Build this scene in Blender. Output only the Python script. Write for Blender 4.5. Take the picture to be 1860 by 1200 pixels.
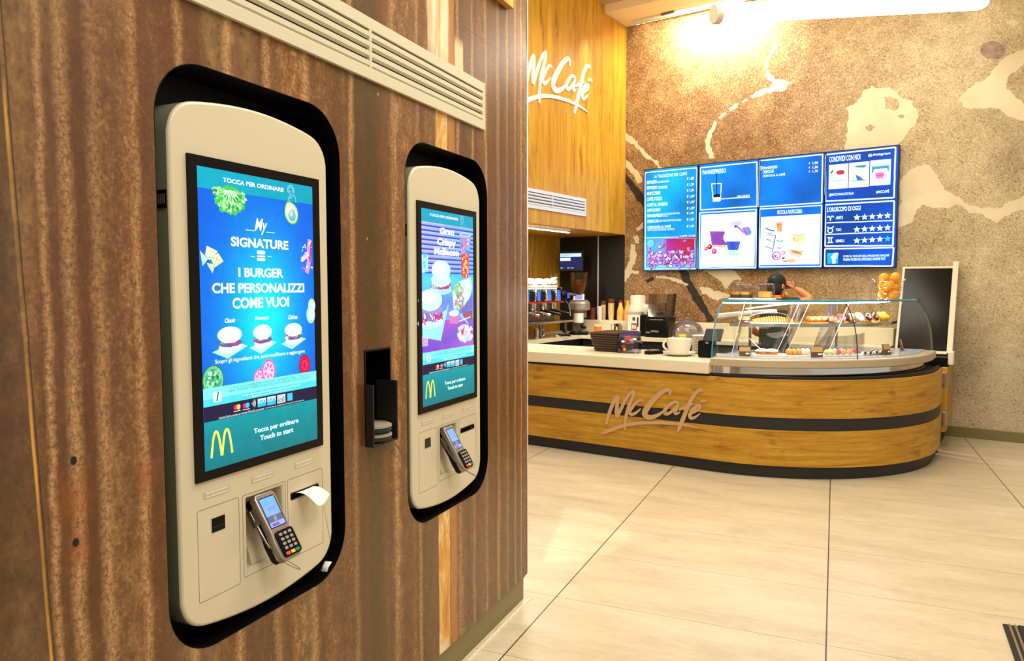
import bpy, bmesh, math, random
from mathutils import Vector, Matrix

R = math.radians
SC = bpy.context.scene
COL = SC.collection
for _o in list(bpy.data.objects):
    bpy.data.objects.remove(_o)

# ------------------------------------------------------------------ camera
W, H = 1860.0, 1200.0
F_PX, YAW, PITCH, ROLL, CAM_Z = 1329.3, 0.608279, 0.0607156, -0.0013063, 1.5
_fw = Vector((-math.sin(YAW) * math.cos(PITCH), math.cos(YAW) * math.cos(PITCH), -math.sin(PITCH)))
_rt = Vector((math.cos(YAW), math.sin(YAW), 0))
_up = _rt.cross(_fw)
CR = math.cos(ROLL) * _rt + math.sin(ROLL) * _up
CU = -math.sin(ROLL) * _rt + math.cos(ROLL) * _up
CAM = Vector((0, 0, CAM_Z))
cd = bpy.data.cameras.new('camera')
cam = bpy.data.objects.new('camera', cd)
COL.objects.link(cam)
m = Matrix((CR, CU, -_fw)).transposed().to_4x4()
m.translation = CAM
cam.matrix_world = m
cd.sensor_fit = 'HORIZONTAL'
cd.sensor_width = 36.0
cd.lens = 36.0 * F_PX / W
cd.clip_start = 0.02
SC.camera = cam

# ------------------------------------------------------------------ world, exposure
wd = bpy.data.worlds.new('world')
SC.world = wd
wd.use_nodes = True
wd.node_tree.nodes['Background'].inputs[0].default_value = (1.0, 0.94, 0.84, 1)
wd.node_tree.nodes['Background'].inputs[1].default_value = 0.55
vs = SC.view_settings
vs.view_transform = 'Standard'
vs.look = 'None'
vs.exposure = 0.0
vs.gamma = 1.0
try:
    vs.use_curve_mapping = False
except Exception:
    pass

# ------------------------------------------------------------------ lights of the room (ceiling lamps)
WB = 0.192925                                      # turn of the rust wall and the floor grid
RV = Vector((-math.sin(WB), math.cos(WB), 0))      # along the rust wall
QV = Vector((math.cos(WB), math.sin(WB), 0))       # out of the rust wall
N0 = -1.325                                        # rust wall plane


def rw(r, n, z):
    """a point given along / out of the rust wall"""
    return QV * n + RV * r + Vector((0, 0, z))


def area(name, loc, target, sx, sy, energy, col):
    d = bpy.data.lights.new(name, 'AREA')
    d.shape = 'RECTANGLE'
    d.size, d.size_y, d.energy, d.color = sx, sy, energy, col
    o = bpy.data.objects.new(name, d)
    COL.objects.link(o)
    o.location = loc
    o.rotation_euler = (Vector(target) - Vector(loc)).to_track_quat('-Z', 'Y').to_euler()
    return o


def spot(name, loc, target, energy, col, size, blend=0.4, rad=0.05):
    d = bpy.data.lights.new(name, 'SPOT')
    d.energy, d.color, d.spot_size, d.spot_blend, d.shadow_soft_size = energy, col, R(size), blend, rad
    o = bpy.data.objects.new(name, d)
    COL.objects.link(o)
    o.location = loc
    o.rotation_euler = (Vector(target) - Vector(loc)).to_track_quat('-Z', 'Y').to_euler()
    return o


WARM = (1.0, 0.93, 0.81)
area('ceiling_light_hall', (-0.75, 3.3, 4.7), (-0.75, 3.3, 0), 1.4, 2.2, 128, WARM)
area('ceiling_light_cafe', (-2.2, 5.2, 4.7), (-2.3, 5.4, 0), 2.4, 0.8, 84, WARM)
area('ceiling_light_entry', (1.2, 1.0, 4.6), (-0.9, 2.0, 1.0), 1.6, 1.6, 145, WARM)
area('wall_washer', (-2.95, 8.10, 4.62), (-2.95, 8.44, 3.9), 1.0, 0.08, 85, (1.0, 0.93, 0.80))
spot('corner_spot', rw(2.70, N0 + 0.11, 3.45), rw(3.21, N0 - 0.01, 2.2), 200, (1.0, 0.93, 0.80), 15, 0.25, 0.012)
spot('sign_spot', (-3.93, 7.42, 4.74), (-4.14, 7.40, 3.3), 110, WARM, 34, 0.9, 0.03)
spot('bulkhead_spot', (-3.0, 6.4, 4.7), (-4.14, 6.8, 3.0), 40, WARM, 70, 0.8, 0.06)
spot('floor_spot', rw(3.6, N0 + 0.55, 4.6), rw(3.7, N0 + 0.30, 0), 130, (1.0, 0.95, 0.84), 30, 1.0, 0.06)
area('niche_light', (-4.38, 6.45, 2.112), (-4.38, 6.45, 0), 0.05, 1.7, 30, (1.0, 0.92, 0.76))

# ------------------------------------------------------------------ helpers


def lin(c):
    return tuple(((x / 255.0) / 12.92 if x / 255.0 <= 0.04045 else ((x / 255.0 + 0.055) / 1.055) ** 2.4) for x in c[:3])


def ray(px, py):
    return CR * ((px - W / 2) / F_PX) - CU * ((py - H / 2) / F_PX) + _fw


def on_plane(px, py, p0, n):
    d = ray(px, py)
    return CAM + d * ((Vector(p0) - CAM).dot(n) / d.dot(n))


def at_y(px, py, y):
    return on_plane(px, py, (0, y, 0), Vector((0, 1, 0)))


def at_x(px, py, x):
    return on_plane(px, py, (x, 0, 0), Vector((1, 0, 0)))


def at_z(px, py, z):
    return on_plane(px, py, (0, 0, z), Vector((0, 0, 1)))


def on_wall(px, py, out=0.0):
    """rust wall plane -> (along the wall, height)"""
    p = on_plane(px, py, QV * (N0 + out), QV)
    return p.dot(RV), p.z


class MB:
    """collects shapes for ONE mesh object"""

    def __init__(s):
        s.v, s.f, s.m, s.c, s.uv, s.sm = [], [], [], [], [], []
        s.mi = 0
        s.xf = None

    def add(s, verts, faces, mi=None, col=None, uv=None, smooth=None):
        b = len(s.v)
        if s.xf is not None:
            verts = [s.xf @ Vector(p) for p in verts]
        s.v += [tuple(p) for p in verts]
        mi = s.mi if mi is None else mi
        for k, f in enumerate(faces):
            s.f.append(tuple(b + i for i in f))
            s.m.append(mi)
            s.c.append(None if col is None else ([col[i] for i in f] if isinstance(col, list) else [col] * len(f)))
            s.uv.append(None if uv is None else [uv[i] for i in f])
        return s

    def box(s, x0, y0, z0, x1, y1, z1, mi=None):
        v = [(x, y, z) for z in (z0, z1) for y in (y0, y1) for x in (x0, x1)]
        return s.add(v, [(0, 2, 3, 1), (4, 5, 7, 6), (0, 1, 5, 4), (2, 6, 7, 3), (0, 4, 6, 2), (1, 3, 7, 5)], mi)

    def prism(s, pts, a, b, axis='z', mi=None):
        """outline pts in the two other axes, extruded from a to b"""
        def P(p, t):
            return {'z': (p[0], p[1], t), 'y': (p[0], t, p[1]), 'x': (t, p[0], p[1])}[axis]
        n = len(pts)
        v = [P(p, a) for p in pts] + [P(p, b) for p in pts]
        f = [tuple(range(n - 1, -1, -1)), tuple(range(n, 2 * n))] + [(i, (i + 1) % n, n + (i + 1) % n, n + i) for i in range(n)]
        return s.add(v, f, mi)

    def ring(s, outer, inner, a, b, axis='y', mi=None):
        """a frame between two outlines with the same number of points"""
        def P(p, t):
            return {'z': (p[0], p[1], t), 'y': (p[0], t, p[1]), 'x': (t, p[0], p[1])}[axis]
        n = len(outer)
        v = [P(p, a) for p in outer] + [P(p, a) for p in inner] + [P(p, b) for p in outer] + [P(p, b) for p in inner]
        f = []
        for i in range(n):
            j = (i + 1) % n
            f += [(i, j, n + j, n + i), (2 * n + i, 3 * n + i, 3 * n + j, 2 * n + j),
                  (i, 2 * n + i, 2 * n + j, j), (n + i, n + j, 3 * n + j, 3 * n + i)]
        return s.add(v, f, mi)

    def cyl(s, p0, p1, r0, r1=None, n=20, mi=None):
        r1 = r0 if r1 is None else r1
        return s.tube([p0, p1], [r0, r1], n, mi=mi)

    def tube(s, path, rad, n=8, closed=False, caps=True, mi=None):
        P = [Vector(p) for p in path]
        k = len(P)
        rs = rad if isinstance(rad, (list, tuple)) else [rad] * k
        T = []
        for i in range(k):
            if closed:
                t = P[(i + 1) % k] - P[i - 1]
            else:
                t = P[min(i + 1, k - 1)] - P[max(i - 1, 0)]
            T.append(t.normalized() if t.length > 1e-9 else Vector((0, 0, 1)))
        a = T[0].orthogonal().normalized()
        vs_, fs = [], []
        for i in range(k):
            a = (a - T[i] * a.dot(T[i]))
            a = a.normalized() if a.length > 1e-6 else T[i].orthogonal().normalized()
            b = T[i].cross(a)
            for j in range(n):
                th = 2 * math.pi * j / n
                vs_.append(P[i] + (a * math.cos(th) + b * math.sin(th)) * rs[i])
        for i in range(k if closed else k - 1):
            i2 = (i + 1) % k
            for j in range(n):
                j2 = (j + 1) % n
                fs.append((i * n + j, i * n + j2, i2 * n + j2, i2 * n + j))
        if caps and not closed:
            fs.append(tuple(range(n - 1, -1, -1)))
            fs.append(tuple((k - 1) * n + j for j in range(n)))
        return s.add(vs_, fs, mi)

    def lathe(s, prof, c=(0, 0, 0), n=24, mi=None, closed=False, a0=0.0):
        """profile (r, z) turned about z through c"""
        vs_, fs = [], []
        k = len(prof)
        for r, z in prof:
            for j in range(n):
                th = 2 * math.pi * j / n + a0
                vs_.append((c[0] + r * math.cos(th), c[1] + r * math.sin(th), c[2] + z))
        for i in range(k - 1 + (1 if closed else 0)):
            i2 = (i + 1) % k
            for j in range(n):
                j2 = (j + 1) % n
                fs.append((i * n + j, i * n + j2, i2 * n + j2, i2 * n + j))
        if not closed:
            if prof[0][0] > 1e-5:
                fs.append(tuple(range(n - 1, -1, -1)))
            if prof[-1][0] > 1e-5:
                fs.append(tuple((k - 1) * n + j for j in range(n)))
        return s.add(vs_, fs, mi)

    def ell(s, c, rx, ry=None, rz=None, n=16, m=10, mi=None, bump=0.0, seed=0, zmin=-1.0):
        ry = rx if ry is None else ry
        rz = rx if rz is None else rz
        rnd = random.Random(seed)
        vs_, fs = [], []
        for i in range(m + 1):
            ph = -math.pi / 2 + math.pi * i / m
            for j in range(n):
                th = 2 * math.pi * j / n
                k = 1 + bump * rnd.uniform(-1, 1)
                vs_.append((c[0] + rx * k * math.cos(ph) * math.cos(th), c[1] + ry * k * math.cos(ph) * math.sin(th),
                            c[2] + rz * max(zmin, math.sin(ph)) * k))
        for i in range(m):
            for j in range(n):
                j2 = (j + 1) % n
                fs.append((i * n + j, i * n + j2, (i + 1) * n + j2, (i + 1) * n + j))
        return s.add(vs_, fs, mi)

    def grid(s, rows, mi=None, uvs=None, close=False):
        """rows of points -> quads"""
        nr, nc = len(rows), len(rows[0])
        v = [p for r_ in rows for p in r_]
        uv = None if uvs is None else [p for r_ in uvs for p in r_]
        f = []
        for i in range(nr - 1):
            for j in range(nc - 1 + (1 if close else 0)):
                j2 = (j + 1) % nc
                f.append((i * nc + j, i * nc + j2, (i + 1) * nc + j2, (i + 1) * nc + j))
        return s.add(v, f, mi, uv=uv)

    def build(s, name, mats, parent=None, bevel=0.0, seg=2, smooth=35, loc=None, rot=None, solid=0.0):
        me = bpy.data.meshes.new(name)
        me.from_pydata(s.v, [], s.f)
        if not isinstance(mats, (list, tuple)):
            mats = [mats]
        for q_ in mats:
            me.materials.append(q_)
        me.polygons.foreach_set('material_index', s.m)
        if any(c is not None for c in s.c):
            at = me.color_attributes.new('Col', 'FLOAT_COLOR', 'CORNER')
            i = 0
            for f, c in zip(s.f, s.c):
                for k in range(len(f)):
                    q_ = (1, 1, 1) if c is None else c[k]
                    at.data[i].color = (q_[0], q_[1], q_[2], 1)
                    i += 1
        if any(u is not None for u in s.uv):
            ul = me.uv_layers.new(name='UVMap')
            i = 0
            for f, u in zip(s.f, s.uv):
                for k in range(len(f)):
                    ul.data[i].uv = (0, 0) if u is None else u[k]
                    i += 1
        me.update()
        bm = bmesh.new()
        bm.from_mesh(me)
        if not any(c is not None for c in s.c):
            bmesh.ops.recalc_face_normals(bm, faces=bm.faces)
        bm.to_mesh(me)
        bm.free()
        if smooth:
            me.polygons.foreach_set('use_smooth', [True] * len(me.polygons))
            me.set_sharp_from_angle(angle=R(smooth))
        o = bpy.data.objects.new(name, me)
        COL.objects.link(o)
        if parent is not None:
            o.parent = parent
        if loc is not None:
            o.location = loc
        if rot is not None:
            o.rotation_euler = rot
        if solid:
            sd = o.modifiers.new('solid', 'SOLIDIFY')
            sd.thickness = solid
            sd.offset = 0
        if bevel:
            bv = o.modifiers.new('bevel', 'BEVEL')
            bv.width, bv.segments, bv.limit_method, bv.angle_limit = bevel, seg, 'ANGLE', R(40)
            bv.harden_normals = False
        return o


def tag(o, label=None, cat=None, group=None, kind=None):
    if label:
        o['label'] = label
    if cat:
        o['category'] = cat
    if group:
        o['group'] = group
    if kind:
        o['kind'] = kind
    return o


def thing(name, label, cat, loc=(0, 0, 0), rz=0.0, group=None):
    o = bpy.data.objects.new(name, None)
    COL.objects.link(o)
    o.location = loc
    o.rotation_euler = (0, 0, rz)
    o.empty_display_size = 0.05
    return tag(o, label, cat, group)


def struct(o):
    o['kind'] = 'structure'
    return o


def kids(o):
    return [c for c in COL.objects if c.parent == o]


def dup(o, loc=None, rz=None, label=None, group=None, scale=None):
    """copy a thing with its parts and their sub-parts"""
    def cp(a, par):
        c = a.copy()
        COL.objects.link(c)
        c.parent = par
        for ch in kids(a):
            cp(ch, c)
        return c
    c = cp(o, None)
    if loc is not None:
        c.location = loc
    if rz is not None:
        c.rotation_euler = (0, 0, rz)
    if label:
        c['label'] = label
    if group:
        c['group'] = group
    if scale:
        c.scale = (scale,) * 3 if isinstance(scale, (int, float)) else scale
    return c


# outlines ---------------------------------------------------------
def rrect(x0, y0, x1, y1, r, n=6):
    p = []
    for cx, cy, a in ((x1 - r, y0 + r, -90), (x1 - r, y1 - r, 0), (x0 + r, y1 - r, 90), (x0 + r, y0 + r, 180)):
        for i in range(n + 1):
            t = R(a + 90.0 * i / n)
            p.append((cx + r * math.cos(t), cy + r * math.sin(t)))
    return p


def smooth_path(pts, k=6, closed=False):
    """Catmull-Rom through pts (tuples of any size)"""
    out = []
    n = len(pts)
    for i in range(n if closed else n - 1):
        if closed:
            p0, p1, p2, p3 = pts[i - 1], pts[i], pts[(i + 1) % n], pts[(i + 2) % n]
        else:
            p0, p1, p2, p3 = pts[max(i - 1, 0)], pts[i], pts[i + 1], pts[min(i + 2, n - 1)]
        for j in range(k):
            t = j / k
            out.append(tuple(0.5 * ((2 * b) + (-a + c) * t + (2 * a - 5 * b + 4 * c - d) * t * t + (-a + 3 * b - 3 * c + d) * t ** 3)
                             for a, b, c, d in zip(p0, p1, p2, p3)))
    if not closed:
        out.append(tuple(pts[-1]))
    return out


def jag(pts, amp, levels, seed):
    """ragged closed outline by midpoint displacement"""
    rnd = random.Random(seed)
    p = list(pts)
    for _ in range(levels):
        q_ = []
        for i in range(len(p)):
            a, b = p[i], p[(i + 1) % len(p)]
            dx, dy = b[0] - a[0], b[1] - a[1]
            k = rnd.uniform(-1, 1) * amp
            q_ += [a, ((a[0] + b[0]) / 2 - dy * k, (a[1] + b[1]) / 2 + dx * k)]
        p = q_
    return p


# lettering ---------------------------------------------------------
_tc = {}


def text_mesh(txt, bold=0.0, shear=0.0, space=1.0):
    """lettering as flat polygons: (2-D verts, faces, bounds)"""
    key = (txt, bold, shear, space)
    if key in _tc:
        return _tc[key]
    cu = bpy.data.curves.new('lettering_tmp', 'FONT')
    cu.body = txt
    cu.size = 1.0
    cu.offset = bold
    cu.shear = shear
    cu.space_character = space
    cu.resolution_u = 3
    ob = bpy.data.objects.new('lettering_tmp', cu)
    COL.objects.link(ob)
    dg = bpy.context.evaluated_depsgraph_get()
    dg.update()
    me = bpy.data.meshes.new_from_object(ob.evaluated_get(dg))
    v = [(p.co.x, p.co.y) for p in me.vertices]
    f = [tuple(p.vertices) for p in me.polygons]
    bpy.data.objects.remove(ob)
    bpy.data.curves.remove(cu)
    bpy.data.meshes.remove(me)
    bb = (min(p[0] for p in v), min(p[1] for p in v), max(p[0] for p in v), max(p[1] for p in v))
    _tc[key] = (v, f, bb)
    return _tc[key]

# ------------------------------------------------------------------ materials
def mat(name, col, rough=0.5, metal=0.0, spec=0.5, emit=None, es=0.0, coat=0.0, noise=0.0, nscale=30.0, alpha=1.0):
    mt = bpy.data.materials.new(name)
    mt.use_nodes = True
    nt = mt.node_tree
    b = nt.nodes['Principled BSDF']
    c = lin(col)
    b.inputs['Base Color'].default_value = (*c, 1)
    b.inputs['Roughness'].default_value = rough
    b.inputs['Metallic'].default_value = metal
    b.inputs['Specular IOR Level'].default_value = spec
    b.inputs['Coat Weight'].default_value = coat
    if emit:
        b.inputs['Emission Color'].default_value = (*lin(emit), 1)
        b.inputs['Emission Strength'].default_value = es
    if noise:
        tc = nt.nodes.new('ShaderNodeTexCoord')
        nz = nt.nodes.new('ShaderNodeTexNoise')
        nz.inputs['Scale'].default_value = nscale
        nz.inputs['Detail'].default_value = 4
        nt.links.new(tc.outputs['Object'], nz.inputs['Vector'])
        rp = ramp(nt, nz.outputs[0], [(0.25, tuple(x * (1 - noise) for x in c)), (0.75, tuple(min(1, x * (1 + noise)) for x in c))])
        nt.links.new(rp, b.inputs['Base Color'])
    return mt


def ramp(nt, src, stops, interp='LINEAR'):
    n = nt.nodes.new('ShaderNodeValToRGB')
    cr = n.color_ramp
    cr.interpolation = interp
    while len(cr.elements) < len(stops):
        cr.elements.new(0.5)
    for e, (p, c) in zip(cr.elements, stops):
        e.position = p
        e.color = (*c, 1) if len(c) == 3 else c
    nt.links.new(src, n.inputs[0])
    return n.outputs[0]


def math_(nt, op, a, b=None, clamp=False):
    n = nt.nodes.new('ShaderNodeMath')
    n.operation = op
    n.use_clamp = clamp
    for i, x in enumerate((a, b)):
        if x is None:
            continue
        if isinstance(x, (int, float)):
            n.inputs[i].default_value = x
        else:
            nt.links.new(x, n.inputs[i])
    return n.outputs[0]


def mixc(nt, fac, a, b, blend='MIX'):
    n = nt.nodes.new('ShaderNodeMix')
    n.data_type = 'RGBA'
    n.blend_type = blend
    for s_, x in ((n.inputs[0], fac), (n.inputs[6], a), (n.inputs[7], b)):
        if isinstance(x, (int, float)):
            s_.default_value = x
        elif isinstance(x, tuple):
            s_.default_value = (*x, 1)
        else:
            nt.links.new(x, s_)
    return n.outputs[2]


def mapping(nt, src, scale=(1, 1, 1), loc=(0, 0, 0), rot=(0, 0, 0)):
    n = nt.nodes.new('ShaderNodeMapping')
    n.inputs['Scale'].default_value = scale
    n.inputs['Location'].default_value = loc
    n.inputs['Rotation'].default_value = rot
    nt.links.new(src, n.inputs['Vector'])
    return n.outputs[0]


def noise(nt, vec, scale, detail=4, rough=0.55, dist=0.0):
    n = nt.nodes.new('ShaderNodeTexNoise')
    n.inputs['Scale'].default_value = scale
    n.inputs['Detail'].default_value = detail
    n.inputs['Roughness'].default_value = rough
    n.inputs['Distortion'].default_value = dist
    nt.links.new(vec, n.inputs['Vector'])
    return n.outputs[0]


def new_mat(name):
    mt = bpy.data.materials.new(name)
    mt.use_nodes = True
    return mt, mt.node_tree, mt.node_tree.nodes['Principled BSDF']


def tcoord(nt, which='Object'):
    return nt.nodes.new('ShaderNodeTexCoord').outputs[which]


def sep(nt, v):
    n = nt.nodes.new('ShaderNodeSeparateXYZ')
    nt.links.new(v, n.inputs[0])
    return n.outputs


def bump(nt, b, h, strength=0.2, dist=0.01):
    n = nt.nodes.new('ShaderNodeBump')
    n.inputs['Strength'].default_value = strength
    n.inputs['Distance'].default_value = dist
    nt.links.new(h, n.inputs['Height'])
    nt.links.new(n.outputs[0], b.inputs['Normal'])


def band(nt, x, lo, hi, soft):
    """1 between lo and hi"""
    a = math_(nt, 'DIVIDE', math_(nt, 'SUBTRACT', x, lo), soft, True)
    b = math_(nt, 'DIVIDE', math_(nt, 'SUBTRACT', hi, x), soft, True)
    return math_(nt, 'MULTIPLY', a, b)


def make_rust():
    mt, nt, b = new_mat('rusty_sheet_print')
    o = tcoord(nt)                                           # x along the wall, z height
    X, Y, Z = sep(nt, o)
    wob = noise(nt, mapping(nt, o, (3, 1, 2.0)), 3.0, 3)
    streak = noise(nt, mapping(nt, o, (5.5, 1, 0.10)), 1.0, 2, 0.5)
    hue = noise(nt, mapping(nt, o, (6.5, 1, 0.25), (3.1, 0, 1.7)), 1.0, 2, 0.5)
    fine = noise(nt, mapping(nt, o, (22, 1, 1.2)), 1.0, 4, 0.65)
    grit = noise(nt, mapping(nt, o, (1, 1, 0.85)), 105.0, 5, 0.85)
    mid = noise(nt, mapping(nt, o, (1, 1, 0.6)), 30.0, 5, 0.75)
    pits = noise(nt, mapping(nt, o, (1, 1, 0.8)), 60.0, 3, 0.6)
    blot = noise(nt, mapping(nt, o, (1, 1, 0.35)), 3.4, 4, 0.6)
    t = math_(nt, 'ADD', math_(nt, 'MULTIPLY', streak, 0.95), math_(nt, 'MULTIPLY', math_(nt, 'SUBTRACT', fine, 0.5), 0.25))
    for n_, k_ in ((grit, 1.15), (mid, 0.85), (blot, 0.35)):
        t = math_(nt, 'ADD', t, math_(nt, 'MULTIPLY', math_(nt, 'SUBTRACT', n_, 0.5), k_))
    base = ramp(nt, t, [(0.16, lin((30, 15, 4))), (0.34, lin((68, 38, 10))), (0.48, lin((100, 60, 20))),
                        (0.61, lin((138, 92, 45))), (0.82, lin((220, 176, 116)))])
    warm = ramp(nt, hue, [(0.34, lin((96, 76, 20))), (0.44, lin((126, 74, 18))), (0.54, lin((128, 88, 50))), (0.64, lin((108, 66, 24)))])
    base = mixc(nt, 0.38, base, warm)
    # mottled zones: olive ground with many dark pits
    zone = ramp(nt, noise(nt, mapping(nt, o, (4.2, 1, 0.35), (0.7, 0, 0)), 1.0, 2), [(0.44, (0, 0, 0)), (0.54, (1, 1, 1))])
    zone = math_(nt, 'MULTIPLY', zone, band(nt, X, 0.3, 1.75, 0.2))
    base = mixc(nt, math_(nt, 'MULTIPLY', zone, 0.45), base, ramp(nt, mid, [(0.3, lin((90, 66, 22))), (0.7, lin((196, 160, 104)))]))
    vp = nt.nodes.new('ShaderNodeTexVoronoi')
    vp.inputs['Scale'].default_value = 62.0
    nt.links.new(mapping(nt, o, (1, 0.0, 0.75)), vp.inputs['Vector'])
    zp = math_(nt, 'MULTIPLY', ramp(nt, vp.outputs['Distance'], [(0.16, (1, 1, 1)), (0.30, (0, 0, 0))]), ramp(nt, mid, [(0.40, (1, 1, 1)), (0.60, (0, 0, 0))]))
    zp = math_(nt, 'MULTIPLY', zp, math_(nt, 'ADD', math_(nt, 'MULTIPLY', zone, 0.75), 0.25))
    base = mixc(nt, math_(nt, 'MULTIPLY', zp, 0.75), base, lin((44, 28, 10)))
    # corrugations of the photographed sheet: pale crest lines at irregular spacing
    fadez = ramp(nt, noise(nt, mapping(nt, o, (2.6, 1, 0.6)), 1.0, 3), [(0.34, (0.35,) * 3), (0.56, (1,) * 3)])
    for i, (x0, wd_) in enumerate(((0.885, 0.012), (0.932, 0.02), (0.992, 0.022), (1.080, 0.016), (1.20, 0.018), (1.34, 0.02), (1.47, 0.02), (1.62, 0.022),
                                   (1.824, 0.018), (2.046, 0.020), (2.20, 0.016), (2.50, 0.016), (2.62, 0.014), (2.74, 0.016), (2.857, 0.022),
                                   (2.955, 0.014), (3.04, 0.016), (3.11, 0.012))):
        xx = math_(nt, 'ADD', X, math_(nt, 'MULTIPLY', math_(nt, 'SUBTRACT', wob, 0.5), 0.03))
        d = math_(nt, 'ABSOLUTE', math_(nt, 'SUBTRACT', xx, x0))
        k = math_(nt, 'SUBTRACT', 1.0, math_(nt, 'DIVIDE', d, wd_, True), True)
        k = math_(nt, 'MULTIPLY', k, ramp(nt, grit, [(0.40, (0.10,) * 3), (0.58, (0.95,) * 3)]))
        k = math_(nt, 'MULTIPLY', k, fadez)
        base = mixc(nt, k, base, lin((204, 158, 104)))
        dk = band(nt, xx, x0 + wd_ * 0.6, x0 + wd_ * 3.2, wd_)
        base = mixc(nt, math_(nt, 'MULTIPLY', dk, 0.35), base, lin((84, 46, 18)))
    dark = ramp(nt, pits, [(0.27, (1, 1, 1)), (0.34, (0, 0, 0))])
    base = mixc(nt, math_(nt, 'MULTIPLY', dark, 0.65), base, lin((48, 26, 12)))
    # old paint: yellow and cream drips
    edge = noise(nt, mapping(nt, o, (60, 1, 5)), 1.0, 3)
    xe = math_(nt, 'ADD', X, math_(nt, 'MULTIPLY', math_(nt, 'SUBTRACT', edge, 0.5), 0.03))
    pc = ramp(nt, noise(nt, mapping(nt, o, (14, 1, 4)), 1.0, 4, 0.7, 0.6), [(0.34, lin((196, 122, 26))), (0.48, lin((222, 160, 48))), (0.58, lin((236, 208, 150))), (0.68, lin((244, 232, 205)))])
    m1 = band(nt, xe, 2.325, 2.415, 0.006)
    base = mixc(nt, math_(nt, 'MULTIPLY', m1, ramp(nt, noise(nt, mapping(nt, o, (5, 1, 1.2)), 1.0, 3), [(0.2, (0.55,) * 3), (0.45, (1,) * 3)])), base, pc)
    m2 = band(nt, xe, 2.418, 2.475, 0.008)
    base = mixc(nt, math_(nt, 'MULTIPLY', m2, 0.6), base, lin((190, 122, 48)))
    m4 = math_(nt, 'MULTIPLY', band(nt, xe, 2.27, 2.43, 0.01), band(nt, Z, 2.25, 9.0, 0.12))
    base = mixc(nt, math_(nt, 'MULTIPLY', m4, 0.85), base, ramp(nt, noise(nt, mapping(nt, o, (26, 1, 1.5)), 1.0, 4, 0.7), [(0.36, lin((196, 160, 96))), (0.5, lin((226, 208, 170))), (0.66, lin((244, 236, 214)))]))
    m5 = math_(nt, 'MULTIPLY', band(nt, xe, 2.47, 2.55, 0.01), band(nt, Z, 2.2, 2.44, 0.04))
    base = mixc(nt, math_(nt, 'MULTIPLY', m5, 0.85), base, lin((240, 206, 150)))
    vf = nt.nodes.new('ShaderNodeTexVoronoi')
    vf.inputs['Scale'].default_value = 9.0
    nt.links.new(mapping(nt, o, (1.4, 0.0, 0.8)), vf.inputs['Vector'])
    fl_ = math_(nt, 'MULTIPLY', ramp(nt, vf.outputs['Distance'], [(0.030, (1, 1, 1)), (0.045, (0, 0, 0))]), band(nt, X, 1.35, 2.2, 0.05))
    base = mixc(nt, math_(nt, 'MULTIPLY', fl_, math_(nt, 'GREATER_THAN', sep(nt, vf.outputs['Color'])[0], 0.45)), base, lin((218, 186, 126)))
    # orange rust halos round the old screw holes
    for (sx, sz, rr) in ((0.922, 1.10, 0.075), (1.083, 1.10, 0.05), (0.93, 1.0, 0.05)):
        dx = math_(nt, 'MULTIPLY', math_(nt, 'SUBTRACT', X, sx), 1.5)
        dz = math_(nt, 'SUBTRACT', Z, sz)
        d = math_(nt, 'SQRT', math_(nt, 'ADD', math_(nt, 'MULTIPLY', dx, dx), math_(nt, 'MULTIPLY', dz, dz)))
        k = math_(nt, 'SUBTRACT', 1.0, math_(nt, 'DIVIDE', d, rr, True), True)
        k = math_(nt, 'MULTIPLY', k, ramp(nt, grit, [(0.3, (0.3,) * 3), (0.6, (1,) * 3)]))
        base = mixc(nt, math_(nt, 'MULTIPLY', k, 0.75), base, lin((156, 76, 14)))
    # overlap of two sheets at the far left: a yellow edge, a darker sheet beyond
    xs = math_(nt, 'ADD', X, math_(nt, 'MULTIPLY', Z, 0.0405))      # 0.824 at 1.96 -> 0.871 at 0.8
    xs = math_(nt, 'ADD', xs, math_(nt, 'MULTIPLY', math_(nt, 'SUBTRACT', wob, 0.5), 0.006))
    base = mixc(nt, math_(nt, 'MULTIPLY', band(nt, xs, -9.0, 0.899, 0.004), 0.45), base, lin((58, 32, 12)))
    ykz = ramp(nt, noise(nt, mapping(nt, o, (8, 1, 3)), 1.0, 2), [(0.40, (0.10,) * 3), (0.62, (1,) * 3)])
    base = mixc(nt, math_(nt, 'MULTIPLY', band(nt, xs, 0.8965, 0.9035, 0.002), ykz), base, lin((214, 158, 60)))
    base = mixc(nt, math_(nt, 'MULTIPLY', band(nt, xs, 0.9045, 0.908, 0.001), 0.8), base, lin((30, 18, 10)))
    # joints between the panels
    j1 = band(nt, Z, 2.4905, 2.4935, 0.0008)
    j1 = math_(nt, 'MULTIPLY', j1, band(nt, X, 2.545, 9.0, 0.001))
    j2 = band(nt, X, 2.5445, 2.547, 0.0008)
    base = mixc(nt, math_(nt, 'MAXIMUM', j1, math_(nt, 'MULTIPLY', j2, band(nt, Z, 2.0, 9, 0.01))), base, lin((50, 30, 16)))
    nt.links.new(base, b.inputs['Base Color'])
    b.inputs['Roughness'].default_value = 0.36
    b.inputs['Specular IOR Level'].default_value = 0.55
    b.inputs['Coat Weight'].default_value = 0.3
    b.inputs['Coat Roughness'].default_value = 0.28
    bump(nt, b, grit, 0.05, 0.004)
    return mt


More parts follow.
